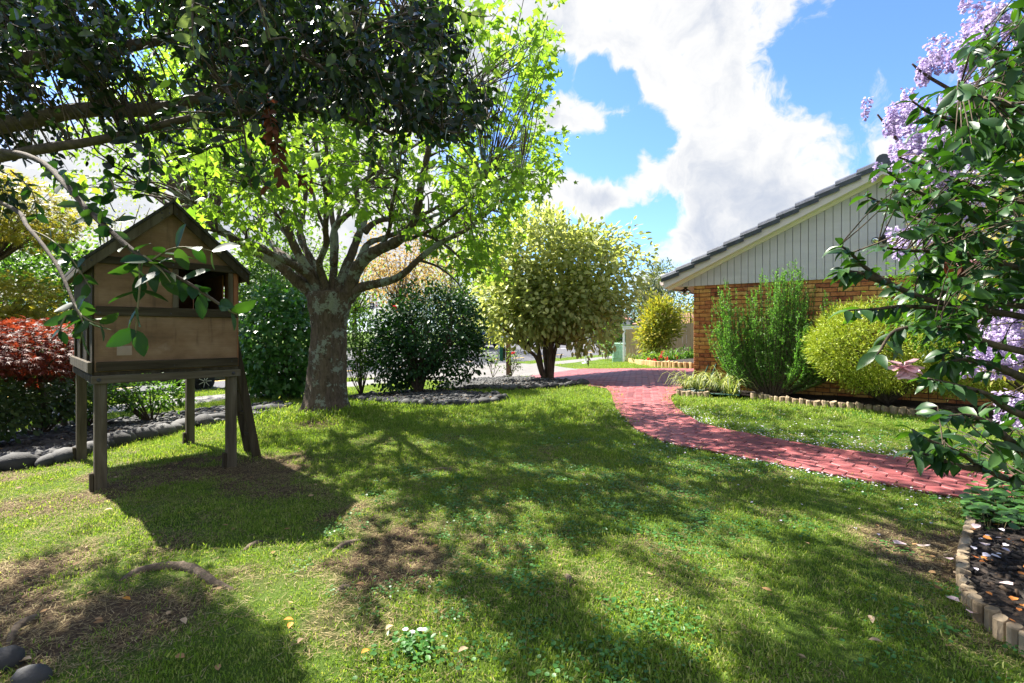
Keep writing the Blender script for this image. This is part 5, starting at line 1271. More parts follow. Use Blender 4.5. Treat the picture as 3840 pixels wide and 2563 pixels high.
for c, i in zip(cl, ni):
    a = Vector(NP[i]); b = Vector(c); L = (b - a).length
    if L > .55: a = b + (a - b).normalized() * .45
    m = a.lerp(b, .5) + Vector((0, 0, random.uniform(-.02, .05))); sp = spline([a, m, b], 3); mb.tube(sp, list(np.linspace(.0038, .0018, len(sp))), 4, cap=False)
    k = rng.integers(4, 7); tt = np.linspace(.3, 1.0, k); d = unit(np.array(b - m)); sd = unit(np.cross(d, UP))
    for j, t in enumerate(tt):
        lp_.append(np.array(m) + (np.array(b) - np.array(m)) * t); la_.append(unit(d * .7 + sd * (.8 if j % 2 else -.8) + rng.normal(size=3) * .35 - UP * .65)); ln_.append(unit(UP * .7 + rng.normal(size=3) * .6))
for sp0 in NB:
    sp = spline([P(*a) for a in sp0], 8); n = len(sp)
    for i in range(int(n * .35), n):
        t = np.array((sp[i] - sp[i - 1])); t = unit(t); sd = unit(np.cross(t, UP)); lp_.append(np.array(sp[i])); la_.append(unit(t * .6 + sd * (.8 if i % 2 else -.8) - UP * .5 + rng.normal(size=3) * .25)); ln_.append(unit(UP * .9 + rng.normal(size=3) * .4))
mb.build('branches', TWIG, nc, True)
leafset('crown', nc, np.array(lp_), np.array(la_), np.array(ln_), rng.uniform(.066, .115, len(lp_)), (T_LONG[0] * [.86, 1, 1], T_LONG[1]), L_NEAR, 300)
PINK = leaf('pink_petal', (0.62, 0.36, 0.42), (0.78, 0.55, 0.60), .35, .5, .3, (1.1, 1, 1))
fc = np.array(P(3392, 1372, 1.98)); n = 11
an = np.linspace(0, 2 * math.pi, n, endpoint=False); ax = np.stack([np.cos(an), np.sin(an) * .6 - .2, -.35 + .25 * rng.random(n)], 1)
ax = unit(ax * [1, 1, .3] + np.array([0, -.1, -.15]) + rng.normal(size=ax.shape) * [.1, .1, .28]); ax2 = unit(ax * [.7, .7, .4] + np.array([0, -.15, -.75])); leafset('flower', nc, np.repeat(fc[None], 2 * n, 0), np.concatenate([ax, ax2]), unit(np.concatenate([UP - ax * .1, -ax * [1, 1, .2]])), rng.uniform(.05, .07, 2 * n), T_PETAL, PINK)['label'] = 'single pink camellia bloom hanging'
fc2 = np.array(P(3630, 985, 2.7)); leafset('flower', nc, np.repeat(fc2[None], n, 0), ax, unit(UP - ax * .1), rng.uniform(.05, .065, n), T_PETAL, PINK)['label'] = 'faded pink bloom among the upper leaves'
sp_ = [P(3555, 990, 2.2) + Vector((random.gauss(0, .03), 0, random.gauss(0, .01))) for _ in range(4)]
leafset('dead_leaf', nc, np.array([list(v) for v in sp_]), unit(np.array([0, 0, -1]) + rnd(4) * .25), rnd(4), .085, T_LONG, L_BROWN)['label'] = 'hanging dead brown leaves'

wb = Vector((6.1, 5.2, gzf(6.1, 5.2))); wi = plant('wisteria', 'wisteria with hanging pale purple flower clusters behind the right hand camellia', 'climber', wb)
mb = MB()
for q in ([wb, wb + Vector((-.2, 0, 1.2)), wb + Vector((-.3, -.2, 2.6)), P(3840, 500, 4.6), P(3500, 300, 4.4), P(3420, 240, 4.4)], [wb + Vector((-.3, -.2, 2.2)), P(3700, 800, 4.8), P(3450, 620, 4.7), P(3290, 430, 4.6)], [wb + Vector((-.3, -.2, 2.4)), P(3900, 300, 4.3), P(3760, 80, 4.2), P(3680, 60, 4.2)], [wb + Vector((-.2, 0, 1.0)), P(3800, 1150, 4.8), P(3700, 1150, 4.6)]):
    sp = spline(q, 5); mb.tube(sp, list(np.linspace(.04, .008, len(sp))), 6, noise=.05)
mb.build('trunk', TWIG, wi, True)
L_WIS = leaf('wisteria_petal', (0.34, 0.27, 0.50), (0.56, 0.47, 0.67), .3, .6, .2, (1.05, 1.02, 1.05), c3=(0.74, 0.68, 0.78))
def raceme(seed):
    r2 = np.random.default_rng(seed); n = 95; t = r2.random(n); a = r2.random(n) * 2 * math.pi; rad = (.42 * (1 - t) ** .6 + .05) * r2.uniform(.5, 1, n) * .34
    p = np.stack([np.cos(a) * rad, np.sin(a) * rad, -t], 1); ax = np.stack([np.cos(a), np.sin(a), -.5 + 0 * a], 1) + r2.normal(size=(n, 3)) * .4
    x, y, z = basis(ax, r2.normal(size=(n, 3))); s = r2.uniform(.09, .15, n); tv, tf = T_PETAL
    co = p[:, None] + s[:, None, None] * (tv[None, :, 0, None] * x[:, None] + tv[None, :, 1, None] * y[:, None] + tv[None, :, 2, None] * z[:, None])
    return npmesh('flower_cluster', co.reshape(-1, 3), (tf[None] + (np.arange(n) * len(tv))[:, None, None]).reshape(-1, 3), L_WIS, True)
rms = [raceme(s) for s in range(4)]
WR = [(3480, 235, 4.4), (3300, 440, 4.6), (3330, 470, 4.6)]
for cx, cy, sx, sy, k, Y in ((3720, 110, 75, 75, 24, 4.2), (3640, 190, 60, 30, 10, 4.25), (3480, 240, 22, 14, 7, 4.4), (3420, 350, 50, 30, 4, 4.6), (3320, 430, 40, 34, 7, 4.6), (3560, 360, 90, 60, 6, 4.6), (3430, 470, 70, 70, 6, 4.7), (3640, 560, 90, 60, 16, 4.7), (3560, 480, 70, 50, 8, 4.5), (3480, 520, 80, 60, 6, 4.5), (3730, 380, 70, 70, 12, 4.4), (3380, 640, 40, 40, 8, 4.7), (3560, 640, 80, 50, 12, 4.6), (3420, 570, 40, 30, 6, 4.6), (3500, 880, 70, 30, 10, 4.8), (3640, 700, 90, 60, 12, 4.7),
                             (3730, 1180, 40, 40, 10, 4.4), (3790, 1250, 50, 40, 12, 4.4), (3830, 1060, 25, 20, 6, 4.4), (3700, 1300, 30, 30, 7, 4.4), (3810, 1500, 30, 30, 5, 4.4)):
    for j in range(k):
        L = random.uniform(.16, .30) * (1.1 if cy > 1000 else 1); c = P(cx + random.gauss(0, sx), cy + random.gauss(0, sy) - 30, Y + random.gauss(0, .15))
        link('flower_cluster', random.choice(rms), wi, Matrix.Translation(c) @ Matrix.Rotation(random.uniform(-.35, .35), 4, 'X') @ Matrix.Rotation(random.uniform(-.35, .35), 4, 'Y') @ Matrix.Rotation(random.uniform(0, 6), 4, 'Z') @ Matrix.Diagonal((L, L, L, 1)))
p_, a_, n_, _ = crown(P(3840, 900, 5.0), (.85, .5, 1.3), 260, 8, .12, (.2, 1.0), .2, .5, .3)
leafset('foliage', wi, p_, a_, n_, rng.uniform(.05, .09, len(p_)), T_OV, leaf('wisteria_leaf', (0.10, 0.15, 0.03), (0.24, 0.22, 0.05), .4, .5, .3, (1.6, 1.5, .7), c3=(0.30, 0.25, 0.06)))
sb = W(5.4, .9, 0); sb.z = gzf(sb.x, sb.y)
shrub('dark_shrub', 'dense small leaved shrub against the house wall behind the camellia branches', 'bush', 3620, 1560, 520, 900, 6.6, L_MID, T_OV, 520, 9, .09, .06, bottom=1330, base=sb, depth=.7, nst=20)
L_HEART = leaf('violet_leaf', (0.03, 0.085, 0.02), (0.06, 0.15, 0.03), .25, .4, .4, (1.6, 1.9, .7), c3=(0.09, .2, .05))
gpoly_ = [tuple(G(x, y))[:2] for x, y in ((3625, 1990), (3640, 1900), (3720, 1880), (3900, 1860), (4050, 2020), (3800, 2060), (3700, 2040))]
r_ = scatter_in(gpoly_, 700); hh = rng.uniform(.04, .20, len(r_)); vc = Vector((*np.mean(gpoly_, 0), gzf(*np.mean(gpoly_, 0))))
vp = plant('violet_clump', 'clump of round leaved violets at the corner of the near mulch bed', 'plant', vc)
q = np.column_stack([r_, gz(r_[:, 0], r_[:, 1]) + hh]); az = rng.random(len(r_)) * 6.28
leafset('leaves', vp, q, np.stack([np.cos(az), np.sin(az), -.15 + 0 * az], 1), unit(UP + rnd(len(r_)) * .4), rng.uniform(.05, .085, len(r_)), (T_ROUND[0] * [1.25, 1, 1], T_ROUND[1]), L_HEART, 120)
mb = MB()
for p in q[::2]: mb.tube([(p[0] + random.gauss(0, .02), p[1] + random.gauss(0, .02), gzf(p[0], p[1])), tuple(p)], .002, 3, cap=False)
mb.build('stem', STEM, vp)

# ------------------------------------------------------------------ stone beds
STONE = surf('river_stone', [(0.2, (.018, .018, .018)), (0.55, (.05, .05, .05)), (0.85, (.14, .137, .13))], 5, .8, .35, 60, 7, isl=.45)
def stone_mesh(seed, sub=2):
    import bmesh
    bm = bmesh.new(); bmesh.ops.create_icosphere(bm, subdivisions=sub, radius=1); r2 = random.Random(seed); o = [r2.uniform(0, 6) for _ in range(6)]
    for v in bm.verts:
        c = v.co; v.co = c * (1 + .10 * math.sin(2.1 * c.x + o[0]) * math.cos(1.8 * c.y + o[1]) + .07 * math.sin(3.3 * c.z + o[2] + c.x))
    me = bpy.data.meshes.new('stone'); bm.to_mesh(me); bm.free(); me.materials.append(STONE)
    me.polygons.foreach_set('use_smooth', np.ones(len(me.polygons), bool)); return me
smesh = [stone_mesh(i) for i in range(6)]; smesh1 = [stone_mesh(i + 10, 1) for i in range(5)]
SVF = []
for m_ in smesh1:
    SVF.append((np.array([v.co[:] for v in m_.vertices]), np.array([p.vertices[:] for p in m_.polygons], np.int32)))
PEB = surf('bed_litter', [(0.3, (.02, .016, .012)), (0.7, (.07, .055, .045))], 25, .95, .6, 60)
def stone_bed(label, poly_px, border_px, bsize, psize, n, seed):
    poly = gpoly(poly_px); c = np.mean(poly, 0); o = empty('stone_bed', (c[0], c[1], gzf(*c)), label, 'stone bed')
    sheet = drape_poly(poly, .012, 'bed_soil', PEB, kind=None, cell=.3); sheet.parent = o; sheet.matrix_parent_inverse = Matrix.Translation(-o.location)
    r2 = random.Random(seed)
    bp = spline([G(*q) for q in border_px], 14); L = 0; last = None; cnt = 0; d = 0
    nxt = 0
    for a, b in zip(bp[:-1], bp[1:]):
        seg = math.dist(a, b); d += seg
        if d >= nxt:
            s = bsize * r2.uniform(.65, 1.25); p = Vector(b); M4 = Matrix.Translation((p.x, p.y, gzf(p.x, p.y) + s * .28)) @ Matrix.Rotation(r2.uniform(0, 6.3), 4, 'Z') @ Matrix.Rotation(r2.uniform(-.25, .25), 4, 'X') @ Matrix.Diagonal((s * r2.uniform(.55, .8), s * r2.uniform(.4, .55), s * r2.uniform(.32, .46), 1))
            link('stone', r2.choice(smesh), o, M4); nxt = d + s * .95; cnt += 1
    r_ = scatter_in(poly, n); V, F = [], []; k0 = 0
    hump = lambda p: .05 * vnoise(p[0], p[1], .35)
    px_, py_ = pix(np.column_stack([r_, gz(r_[:, 0], r_[:, 1])])); near_i = np.argsort(r_[:, 1])
    for t, i in enumerate(near_i):
        s = psize * r2.uniform(.6, 1.5); p = r_[i]; M4 = Matrix.Translation((p[0], p[1], gzf(*p) + .012 + s * .2 + hump(p) + .02 * r2.random())) @ Matrix.Rotation(r2.uniform(0, 6.3), 4, 'Z') @ Matrix.Rotation(r2.uniform(-.5, .5), 4, 'X') @ Matrix.Diagonal((s * r2.uniform(.5, .75), s * r2.uniform(.35, .5), s * r2.uniform(.2, .34), 1))
        if t < 180: link('stone', r2.choice(smesh1), o, M4)
        else:
            v, f = SVF[r2.randrange(5)]; m3 = np.array(M4)[:3]
            V.append(v @ m3[:, :3].T + m3[:, 3]); F.append(f + k0); k0 += len(v)
    if V: tag(link('stones', npmesh('stones', np.concatenate(V), np.concatenate(F), STONE, True), o), kind='stuff')
bedA = [(1640, 1460), (1700, 1470), (1800, 1466), (1900, 1464), (2000, 1462), (2080, 1460), (2150, 1450), (2195, 1446), (2150, 1438), (2060, 1432), (1980, 1424), (1900, 1418), (1830, 1422), (1740, 1432), (1660, 1446)]
stone_bed('stone bed of grey river stones round the variegated tree', bedA, [(1640, 1458), (1670, 1464), (1760, 1465), (1860, 1464), (1960, 1462), (2060, 1460), (2110, 1455), (2150, 1448), (2190, 1446)], .21, .095, 2800, 1)
bedB = [(1330, 1505), (1370, 1512), (1430, 1516), (1520, 1522), (1640, 1526), (1740, 1524), (1830, 1516), (1888, 1502), (1880, 1490), (1810, 1484), (1700, 1476), (1560, 1474), (1400, 1484), (1310, 1492)]
stone_bed('stone bed of dark river stones under the camellia bush', bedB, [(1350, 1510), (1430, 1515), (1520, 1521), (1640, 1525), (1740, 1523), (1830, 1515), (1885, 1502), (1890, 1494), (1850, 1487)], .18, .085, 2400, 2)
bedC = [(-200, 1800), (0, 1768), (90, 1762), (170, 1752), (250, 1735), (330, 1712), (400, 1688), (480, 1664), (560, 1652), (640, 1632), (700, 1618), (770, 1606), (840, 1592), (960, 1572), (1060, 1545), (1090, 1530), (1040, 1516), (950, 1530), (800, 1540), (680, 1556), (470, 1582), (270, 1600), (130, 1622), (-200, 1640)]
stone_bed('long shaded stone bed of rounded stones behind the playhouse', bedC, [(-200, 1800), (0, 1768), (90, 1760), (170, 1750), (250, 1733), (330, 1710), (400, 1686), (480, 1662), (560, 1650), (640, 1630), (700, 1616), (770, 1604), (840, 1588), (960, 1568), (1040, 1545)], .27, .11, 2600, 3)
for x, y, s, lab in ((8, 2505, .13, 'grey rounded stone at the bottom left corner of the picture'), (560, 2405, .05, 'small dark pebble in the grass near the bottom left')):
    if x == 560: continue
    g = G(x, y); o = link('stone', smesh[1], None, Matrix.Translation(g + Vector((0, 0, .02))) @ Matrix.Diagonal((s * .6, s * .5, s * .4, 1))); tag(o, lab, 'stone')
g = G(150, 2555); o = link('stone', smesh[3], None, Matrix.Translation(g + Vector((-.03, 0, .015))) @ Matrix.Diagonal((.07, .05, .05, 1))); tag(o, 'darker stone cut by the bottom edge of the picture', 'stone')

# roots that surface in the lawn
ROOT = surf('surface_root', [(0.3, (.05, .036, .024)), (0.7, (.17, .13, .09))], 9, .95, .7, 50)
for q, r, lab in (([(450, 2180), (520, 2150), (600, 2135), (680, 2132), (740, 2150), (800, 2190), (880, 2215)], .028, 'pale surface root arching through the near lawn at lower left'), ([(900, 2075), (960, 2045), (1010, 2040)], .02, 'short surface root bump in the dappled lawn'), ([(1230, 2085), (1290, 2050), (1360, 2025)], .022, 'dark surface root low in the middle lawn'),
                  ([(1255, 2230), (1290, 2212), (1320, 2208)], .018, 'short dark root knot in the near lawn'), ([(30, 2420), (60, 2370), (110, 2330), (160, 2310)], .02, 'surface root at the left edge of the near lawn'), ([(1580, 1772), (1660, 1762), (1740, 1768)], .018, 'thin root line across the middle lawn'), ([(2120, 2150), (2135, 2180), (2128, 2210)], .018, 'weathered wood stub poking from the lawn')):
    mb = MB(); pts = [G(*a) for a in q]; n = len(pts); sp = spline([p + Vector((0, 0, (-.012 if i in (0, n - 1) else .006))) for i, p in enumerate(pts)], 5)
    mb.tube(sp, [r * (.6 + .5 * math.sin(math.pi * i / (len(sp) - 1))) for i in range(len(sp))], 9, noise=.12); o = mb.build('surface_root', ROOT, None, True); tag(o, lab, 'root')

# ------------------------------------------------------------------ street furniture
POSTW = surf('white_steel_post', [(0.3, (.72, .73, .74)), (0.7, (.82, .83, .84))], 8, .5)
SIGNW = surf('white_sign', [(0.3, (.78, .78, .78)), (0.7, (.84, .84, .84))], 8, .5); SIGNK = surf('navy_sign', [(0.3, (.012, .018, .04)), (0.7, (.02, .028, .055))], 8, .5)
SRED = surf('sign_red', [(0.3, (.55, .03, .03)), (0.7, (.65, .05, .04))], 8, .5); SYEL = surf('sign_yellow', [(0.3, (.7, .45, .03)), (0.7, (.78, .52, .05))], 8, .5); SBLK = surf('sign_black', [(0.3, (.015, .015, .015)), (0.7, (.03, .03, .03))], 8, .5)
def flat(name, mat, parent, c, u, v, w_, h, off, n): # small plate on a sign face
    mb = MB(); mb.box(Vector(c) + n * off, u * w_ / 2, n * .0015, v * h / 2); return mb.build(name, mat, parent)
V3 = Vector((0, 0, 1))
def disc(name, mat, parent, c, n, r0, r1, off):
    u = Vector((1, 0, 0)); mb = MB(); k = 24; cc = Vector(c) + n * off
    a = [cc + u * math.cos(2 * math.pi * i / k) * r1 + V3 * math.sin(2 * math.pi * i / k) * r1 for i in range(k)]; b = [cc + u * math.cos(2 * math.pi * i / k) * r0 + V3 * math.sin(2 * math.pi * i / k) * r0 for i in range(k)]
    mb.add(a + b, [(i, (i + 1) % k, k + (i + 1) % k, k + i) for i in range(k)]); return mb.build(name, mat, parent)
NF = Vector((0, -1, 0)); UX3 = Vector((1, 0, 0))
def pixpost(px, Y): x = (px - 1920) / 1920 * Y; return Vector((x, Y, gzf(x, Y)))
BY = 25.5; bp_ = pixpost(1408, BY); bsn = empty('bus_stop_sign', bp_, 'white post with dark bus stop panel and white no parking panel above the camellia bush', 'sign'); s = BY / 1920
mb = MB(); mb.tube([bp_ + V3 * -.2, P(1408, 1133, BY)], .035, 10); mb.build('pole', POSTW, bsn, True)
cpan = P(1396, 1147, BY - .06); flat('panel', SIGNK, bsn, cpan, UX3, V3, 16.5 * s, 26 * s, 0, NF)
pk = bsn; flat('stripe', SYEL, pk, P(1396, 1135.5, BY - .06), UX3, V3, 16.4 * s, 2.2 * s, .004, NF); flat('notice', SIGNW, pk, P(1394.5, 1146, BY - .06), UX3, V3, 9 * s, 4.2 * s, .004, NF)
for k in range(3): flat('text_line', SIGNW, pk, P(1395, 1138.5 + k * 1.7, BY - .06), UX3, V3, (8 - k) * s, .5 * s, .004, NF)
flat('route_mark', SIGNW, pk, P(1393, 1154.5, BY - .06), UX3, V3, 5 * s, 2 * s, .004, NF); flat('route_mark', SIGNW, pk, P(1401, 1156, BY - .06), UX3, V3, 2 * s, 3.5 * s, .004, NF)
flat('panel', SIGNW, bsn, P(1411.5, 1145, BY - .05), UX3, V3, 11 * s, 24 * s, 0, NF)
disc('prohibition_ring', SRED, bsn, P(1411.5, 1137, BY - .05), NF, 2.4 * s, 3.3 * s, .004)
mb = MB(); mb.box(P(1411.5, 1137, BY - .05) + NF * .006, (UX3 + V3).normalized() * -2.6 * s, NF * .001, (UX3 - V3).normalized() * .4 * s); mb.build('slash', SRED, bsn)
flat('bus_pictogram', SRED, bsn, P(1411.5, 1147, BY - .05), UX3, V3, 5.6 * s, 4 * s, .004, NF); flat('arrow', SBLK, bsn, P(1411.5, 1153, BY - .05), UX3, V3, 5 * s, 1.1 * s, .004, NF)
DY = 29; s = DY / 1920; dp = G(2196, 1364); DY = dp.y; s = DY / 1920
dsn = empty('street_sign', dp, 'white post with a small white framed sign beside the driveway behind the variegated tree', 'sign')
mb = MB(); mb.tube([dp + V3 * -.2, P(2196, 1222, DY)], .06, 12); mb.build('pole', POSTW, dsn, True); mb = MB(); mb.tube([dp + V3 * -.05, dp + V3 * .05], .22, 14); mb.build('foot', POSTW, dsn, True)
c = P(2200, 1250, DY - .09); flat('frame', SBLK, dsn, c, UX3, V3, 19 * s, 58 * s, 0, NF); flat('panel', SIGNW, dsn, c, UX3, V3, 16.5 * s, 55 * s, .006, NF)
disc('prohibition_ring', SRED, dsn, P(2200, 1236, DY - .09), NF, 4 * s, 5.6 * s, .010); flat('pictogram', SRED, dsn, P(2200, 1250, DY - .09), UX3, V3, 9 * s, 6 * s, .010, NF); flat('arrow', SBLK, dsn, P(2200, 1268, DY - .09), UX3, V3, 10 * s, 2 * s, .010, NF)
# utility cabinet
CAB = surf('pale_green_cabinet', [(0.3, (.28, .47, .33)), (0.7, (.34, .54, .39))], 3, .55, .1)
cg = G(2318, 1359); CY = cg.y; s = CY / 1920; cab = empty('utility_cabinet', cg, 'pale green louvred utility cabinet on the verge beside the fence end', 'cabinet')
cu = Vector((.93, -.37, 0)); cv = Vector((.37, .93, 0)); w1, w2, hh = 26 * s * 1.05, 40 * s, 71 * s
fr0 = P(2289, 1359, CY); 
def cbx(mb, a0, a1, b0, b1, z0, z1): mb.hexa([cg + cu * a0 + cv * b0 + V3 * z0, cg + cu * a1 + cv * b0 + V3 * z0, cg + cu * a1 + cv * b1 + V3 * z0, cg + cu * a0 + cv * b1 + V3 * z0] + [cg + cu * a0 + cv * b0 + V3 * z1, cg + cu * a1 + cv * b0 + V3 * z1, cg + cu * a1 + cv * b1 + V3 * z1, cg + cu * a0 + cv * b1 + V3 * z1])
CW = 46 * s
mb = MB(); cbx(mb, -CW / 2, CW / 2, 0, .5, -.05, hh); bevel(mb.build('body', CAB, cab), .05, 3)
mb = MB(); cbx(mb, -CW / 2 - .015, CW / 2 + .015, -.02, .52, hh - .11, hh + .01); bevel(mb.build('lid', CAB, cab), .045, 3)
for k in range(9):
    z = hh * .22 + k * hh * .075
    for a0, a1 in ((-CW / 2 + .05, -.02), (.03, CW / 2 - .05)):
        mb = MB(); mb.hexa([cg + cu * a0 + cv * -.035 + V3 * z, cg + cu * a1 + cv * -.035 + V3 * z, cg + cu * a1 + cv * .0 + V3 * (z - .002), cg + cu * a0 + cv * 0 + V3 * (z - .002), cg + cu * a0 + cv * -.03 + V3 * (z + .012), cg + cu * a1 + cv * -.03 + V3 * (z + .012), cg + cu * a1 + cv * .0 + V3 * (z + .055), cg + cu * a0 + cv * 0 + V3 * (z + .055)]); mb.build('louvre', CAB, cab)
flat('label_plate', SIGNW, cab, cg + cu * (-CW / 4) + V3 * (hh * .9), cu, V3, .12, .03, .023, -cv); flat('lock', SBLK, cab, cg + cu * (-CW / 4) + V3 * (hh * .62), cu, V3, .05, .03, .037, -cv)
# fence
FEN = surf('tan_fence_board', [(0.3, (.36, .27, .15)), (0.7, (.50, .385, .225))], 4, .85, .25, 50, 7, (1, 1, .2)); 
fa = G(2340, 1359); fb = Vector((fa.x + 7.4, fa.y - 4.2, 0)); FH = 1.95
fe = empty('fence', fa, 'tan vertical board fence with a white end post beyond the drive', 'fence'); fd = (fb - fa); fd.z = 0; FL_ = fd.length; fd.normalize(); fn = Vector((fd.y, -fd.x, 0))
mb = MB(); mb.bar(fa + V3 * -.2, fa + V3 * (FH + .18), .11, .11, fd); bevel(mb.build('end_post', POSTW, fe), .01); mb = MB(); mb.box(fa + V3 * (FH + .2) + fd * .5, fd * .62, fn * .09, V3 * .025); mb.build('cap', POSTW, fe)
mb = MB(); mb.box(fa + V3 * (FH + .08) + fd * .5, fd * .5, fn * .02, V3 * .09); mb.build('top_panel', POSTW, fe)
t = .12
while t < FL_:
    wd = random.uniform(.20, .24); p = fa + fd * (t + wd / 2); z0 = gzf(p.x, p.y); mb = MB(); mb.box(Vector((p.x, p.y, z0 + FH / 2 + random.uniform(-.008, .008))) + fn * random.uniform(.02, .028), fd * (wd / 2 - .006), fn * .009, V3 * (FH / 2)); mb.build('board', FEN, fe); t += wd
for z in (.35, 1.0, 1.7): mb = MB(); mb.box(fa + fd * FL_ / 2 + V3 * z - fn * .03, fd * FL_ / 2, fn * .02, V3 * .045); mb.build('rail', FEN, fe)
# bed before the fence: logs, golden conifer, geraniums
fl_px = [(2358, 1356), (2378, 1364), (2410, 1372), (2460, 1378), (2530, 1382), (2612, 1386)]
flp = [G(*a) for a in fl_px]
log_row('low row of new pale logs edging the flower bed before the fence', flp + [flp[-1] + Vector((2.5, -.6, 0))], .20, .22, LOGN, gap=.006)
drape_poly([(p.x, p.y) for p in flp] + [(flp[-1].x + 2.5, flp[-1].y - .6), (fb.x, fb.y), (fa.x, fa.y)], .10, 'flower_bed', MULCH, cell=.5)
L_CON = leaf('golden_conifer_leaf', (0.09, 0.16, 0.02), (0.26, 0.27, 0.04), .4, .6, .2, (1.5, 1.4, .6), c3=(0.45, 0.36, 0.06))
shrub('golden_conifer', 'irregular golden green conifer in front of the tan fence', 'conifer', 2462, 1350, 165, 1125, 27.0, L_CON, (T_NEEDLE[0] * [2.6, 1, 1], T_NEEDLE[1]), 420, 13, .22, .20, bottom=1320, depth=1.0, lump=.55, up=.3, droop=-.15)
shrub('small_shrub', 'small open bright green shrub beside the green cabinet', 'bush', 2280, 1328, 42, 1272, 33.5, L_LIGHT, T_OV, 60, 8, .14, .16, bottom=1320, nst=8)
for k, (px, w_, top, lab) in enumerate(((2440, 60, 1335, 'pale leaved red geranium left in the fence flower bed'), (2500, 70, 1330, 'red geranium plant in the middle of the fence flower bed'), (2565, 70, 1322, 'feathery green plant right in the fence flower bed'), (2605, 45, 1320, 'feathery plant with orange bloom beside the brick corner'))):
    o = shrub('flower_plant', lab, 'plant', px, 1372, w_, top, 24.3 - .1 * k, L_MID if k > 1 else L_LIGHT, T_OV, 90, 8, .12, .12, bottom=1368, nst=6, group='flowers in the bed before the fence')
    for fx, fy in ([(2432, 1348), (2447, 1358), (2457, 1352)], [(2484, 1324), (2478, 1340), (2505, 1344), (2516, 1348)], [(2534, 1337), (2528, 1345)], [(2580, 1360), (2588, 1353)])[k]:
        leafset('flower', o, np.array([np.array(P(fx, fy, 23.4))] * 16) + rng.normal(size=(16, 3)) * .035, rnd(16), rnd(16), .075, T_PETAL, RED)
strap_clump('spiky strap leaved plant at the left end of the fence flower bed', G(2385, 1366) + V3 * .1, 26, .7, None, L_LIGHT, 'strap_plant', .03)
strap_clump('grassy tuft behind the red flowers by the fence', G(2520, 1370) + V3 * .2, 40, .8, None, L_MID, 'grassy_plant', .02)
# letterbox on a post and roses on the stone bed
LBG = surf('green_letterbox', [(0.3, (.015, .10, .085)), (0.7, (.025, .15, .125))], 5, .5); PW_ = surf('brown_post', [(0.3, (.16, .09, .06)), (0.7, (.27, .17, .12))], 6, .9, .3, 40, 8, (1, 1, .3))
lg = G(1907, 1416); LY = lg.y; s = LY / 1920; lb_ = empty('letterbox', lg, 'dark green letterbox on a brown timber post at the back of the stone bed', 'letterbox')
mb = MB(); mb.bar(lg + V3 * -.1, P(1906, 1285, LY), 18 * s, 12 * s, UX3); bevel(mb.build('post', PW_, lb_), .01)
mb = MB(); c = P(1880, 1327, LY - .05); w_, h_ = 13 * s, 60 * s
mb.hexa([c + Vector((-w_ / 2, -.12, -h_ / 2 + .05)), c + Vector((w_ / 2, -.12, -h_ / 2)), c + Vector((w_ / 2, .12, -h_ / 2)), c + Vector((-w_ / 2, .12, -h_ / 2 + .05)), c + Vector((-w_ / 2, -.12, h_ / 2)), c + Vector((w_ / 2, -.12, h_ / 2)), c + Vector((w_ / 2, .12, h_ / 2)), c + Vector((-w_ / 2, .12, h_ / 2))]); bevel(mb.build('box', LBG, lb_), .015)
mb = MB(); mb.box(c + Vector((w_ * .85, 0, 0)), (w_ * .35, 0, 0), (0, .11, 0), (0, 0, h_ * .42)); mb.build('bracket', SBLK, lb_); mb = MB(); mb.box(c + Vector((0, 0, h_ / 2 + .015)), (w_ * .6, 0, 0), (0, .15, 0), (0, 0, .02)); mb.build('lid', LBG, lb_)
for px, top, lab, rz in ((1848, 1320, 'thin rose bush with yellowing leaves left of the letterbox', 0), (1915, 1310, 'thin rose bush with one red bloom right of the letterbox post', 1)):
    g = G(px, 1418); s = g.y / 1920; o = plant('rose_bush', lab, 'rose', g, 'roses beside the letterbox'); mb = MB(); tips = []
    for k in range(7):
        t = P(px + random.uniform(-26, 30), random.uniform(top, 1385), g.y + random.uniform(-.2, .2)); tips.append(t); mb.tube(spline([g, g.lerp(t, .5) + Vector((random.gauss(0, .06), 0, .05)), t], 4), .012, 5)
    mb.build('stem', STEM, o); q = np.concatenate([np.array(t)[None] + rng.normal(size=(26, 3)) * [.13, .1, .16] - [0, 0, .1] for t in tips]); leafset('foliage', o, q, rnd(len(q)), unit(UP + rnd(len(q)) * .7), rng.uniform(.07, .11, len(q)), T_OV, L_LIGHT)
    if rz: leafset('flower', o, np.array([np.array(P(1924, 1324, g.y - .1))] * 16) + rng.normal(size=(16, 3)) * .025, rnd(16), rnd(16), .07, T_PETAL, RED)

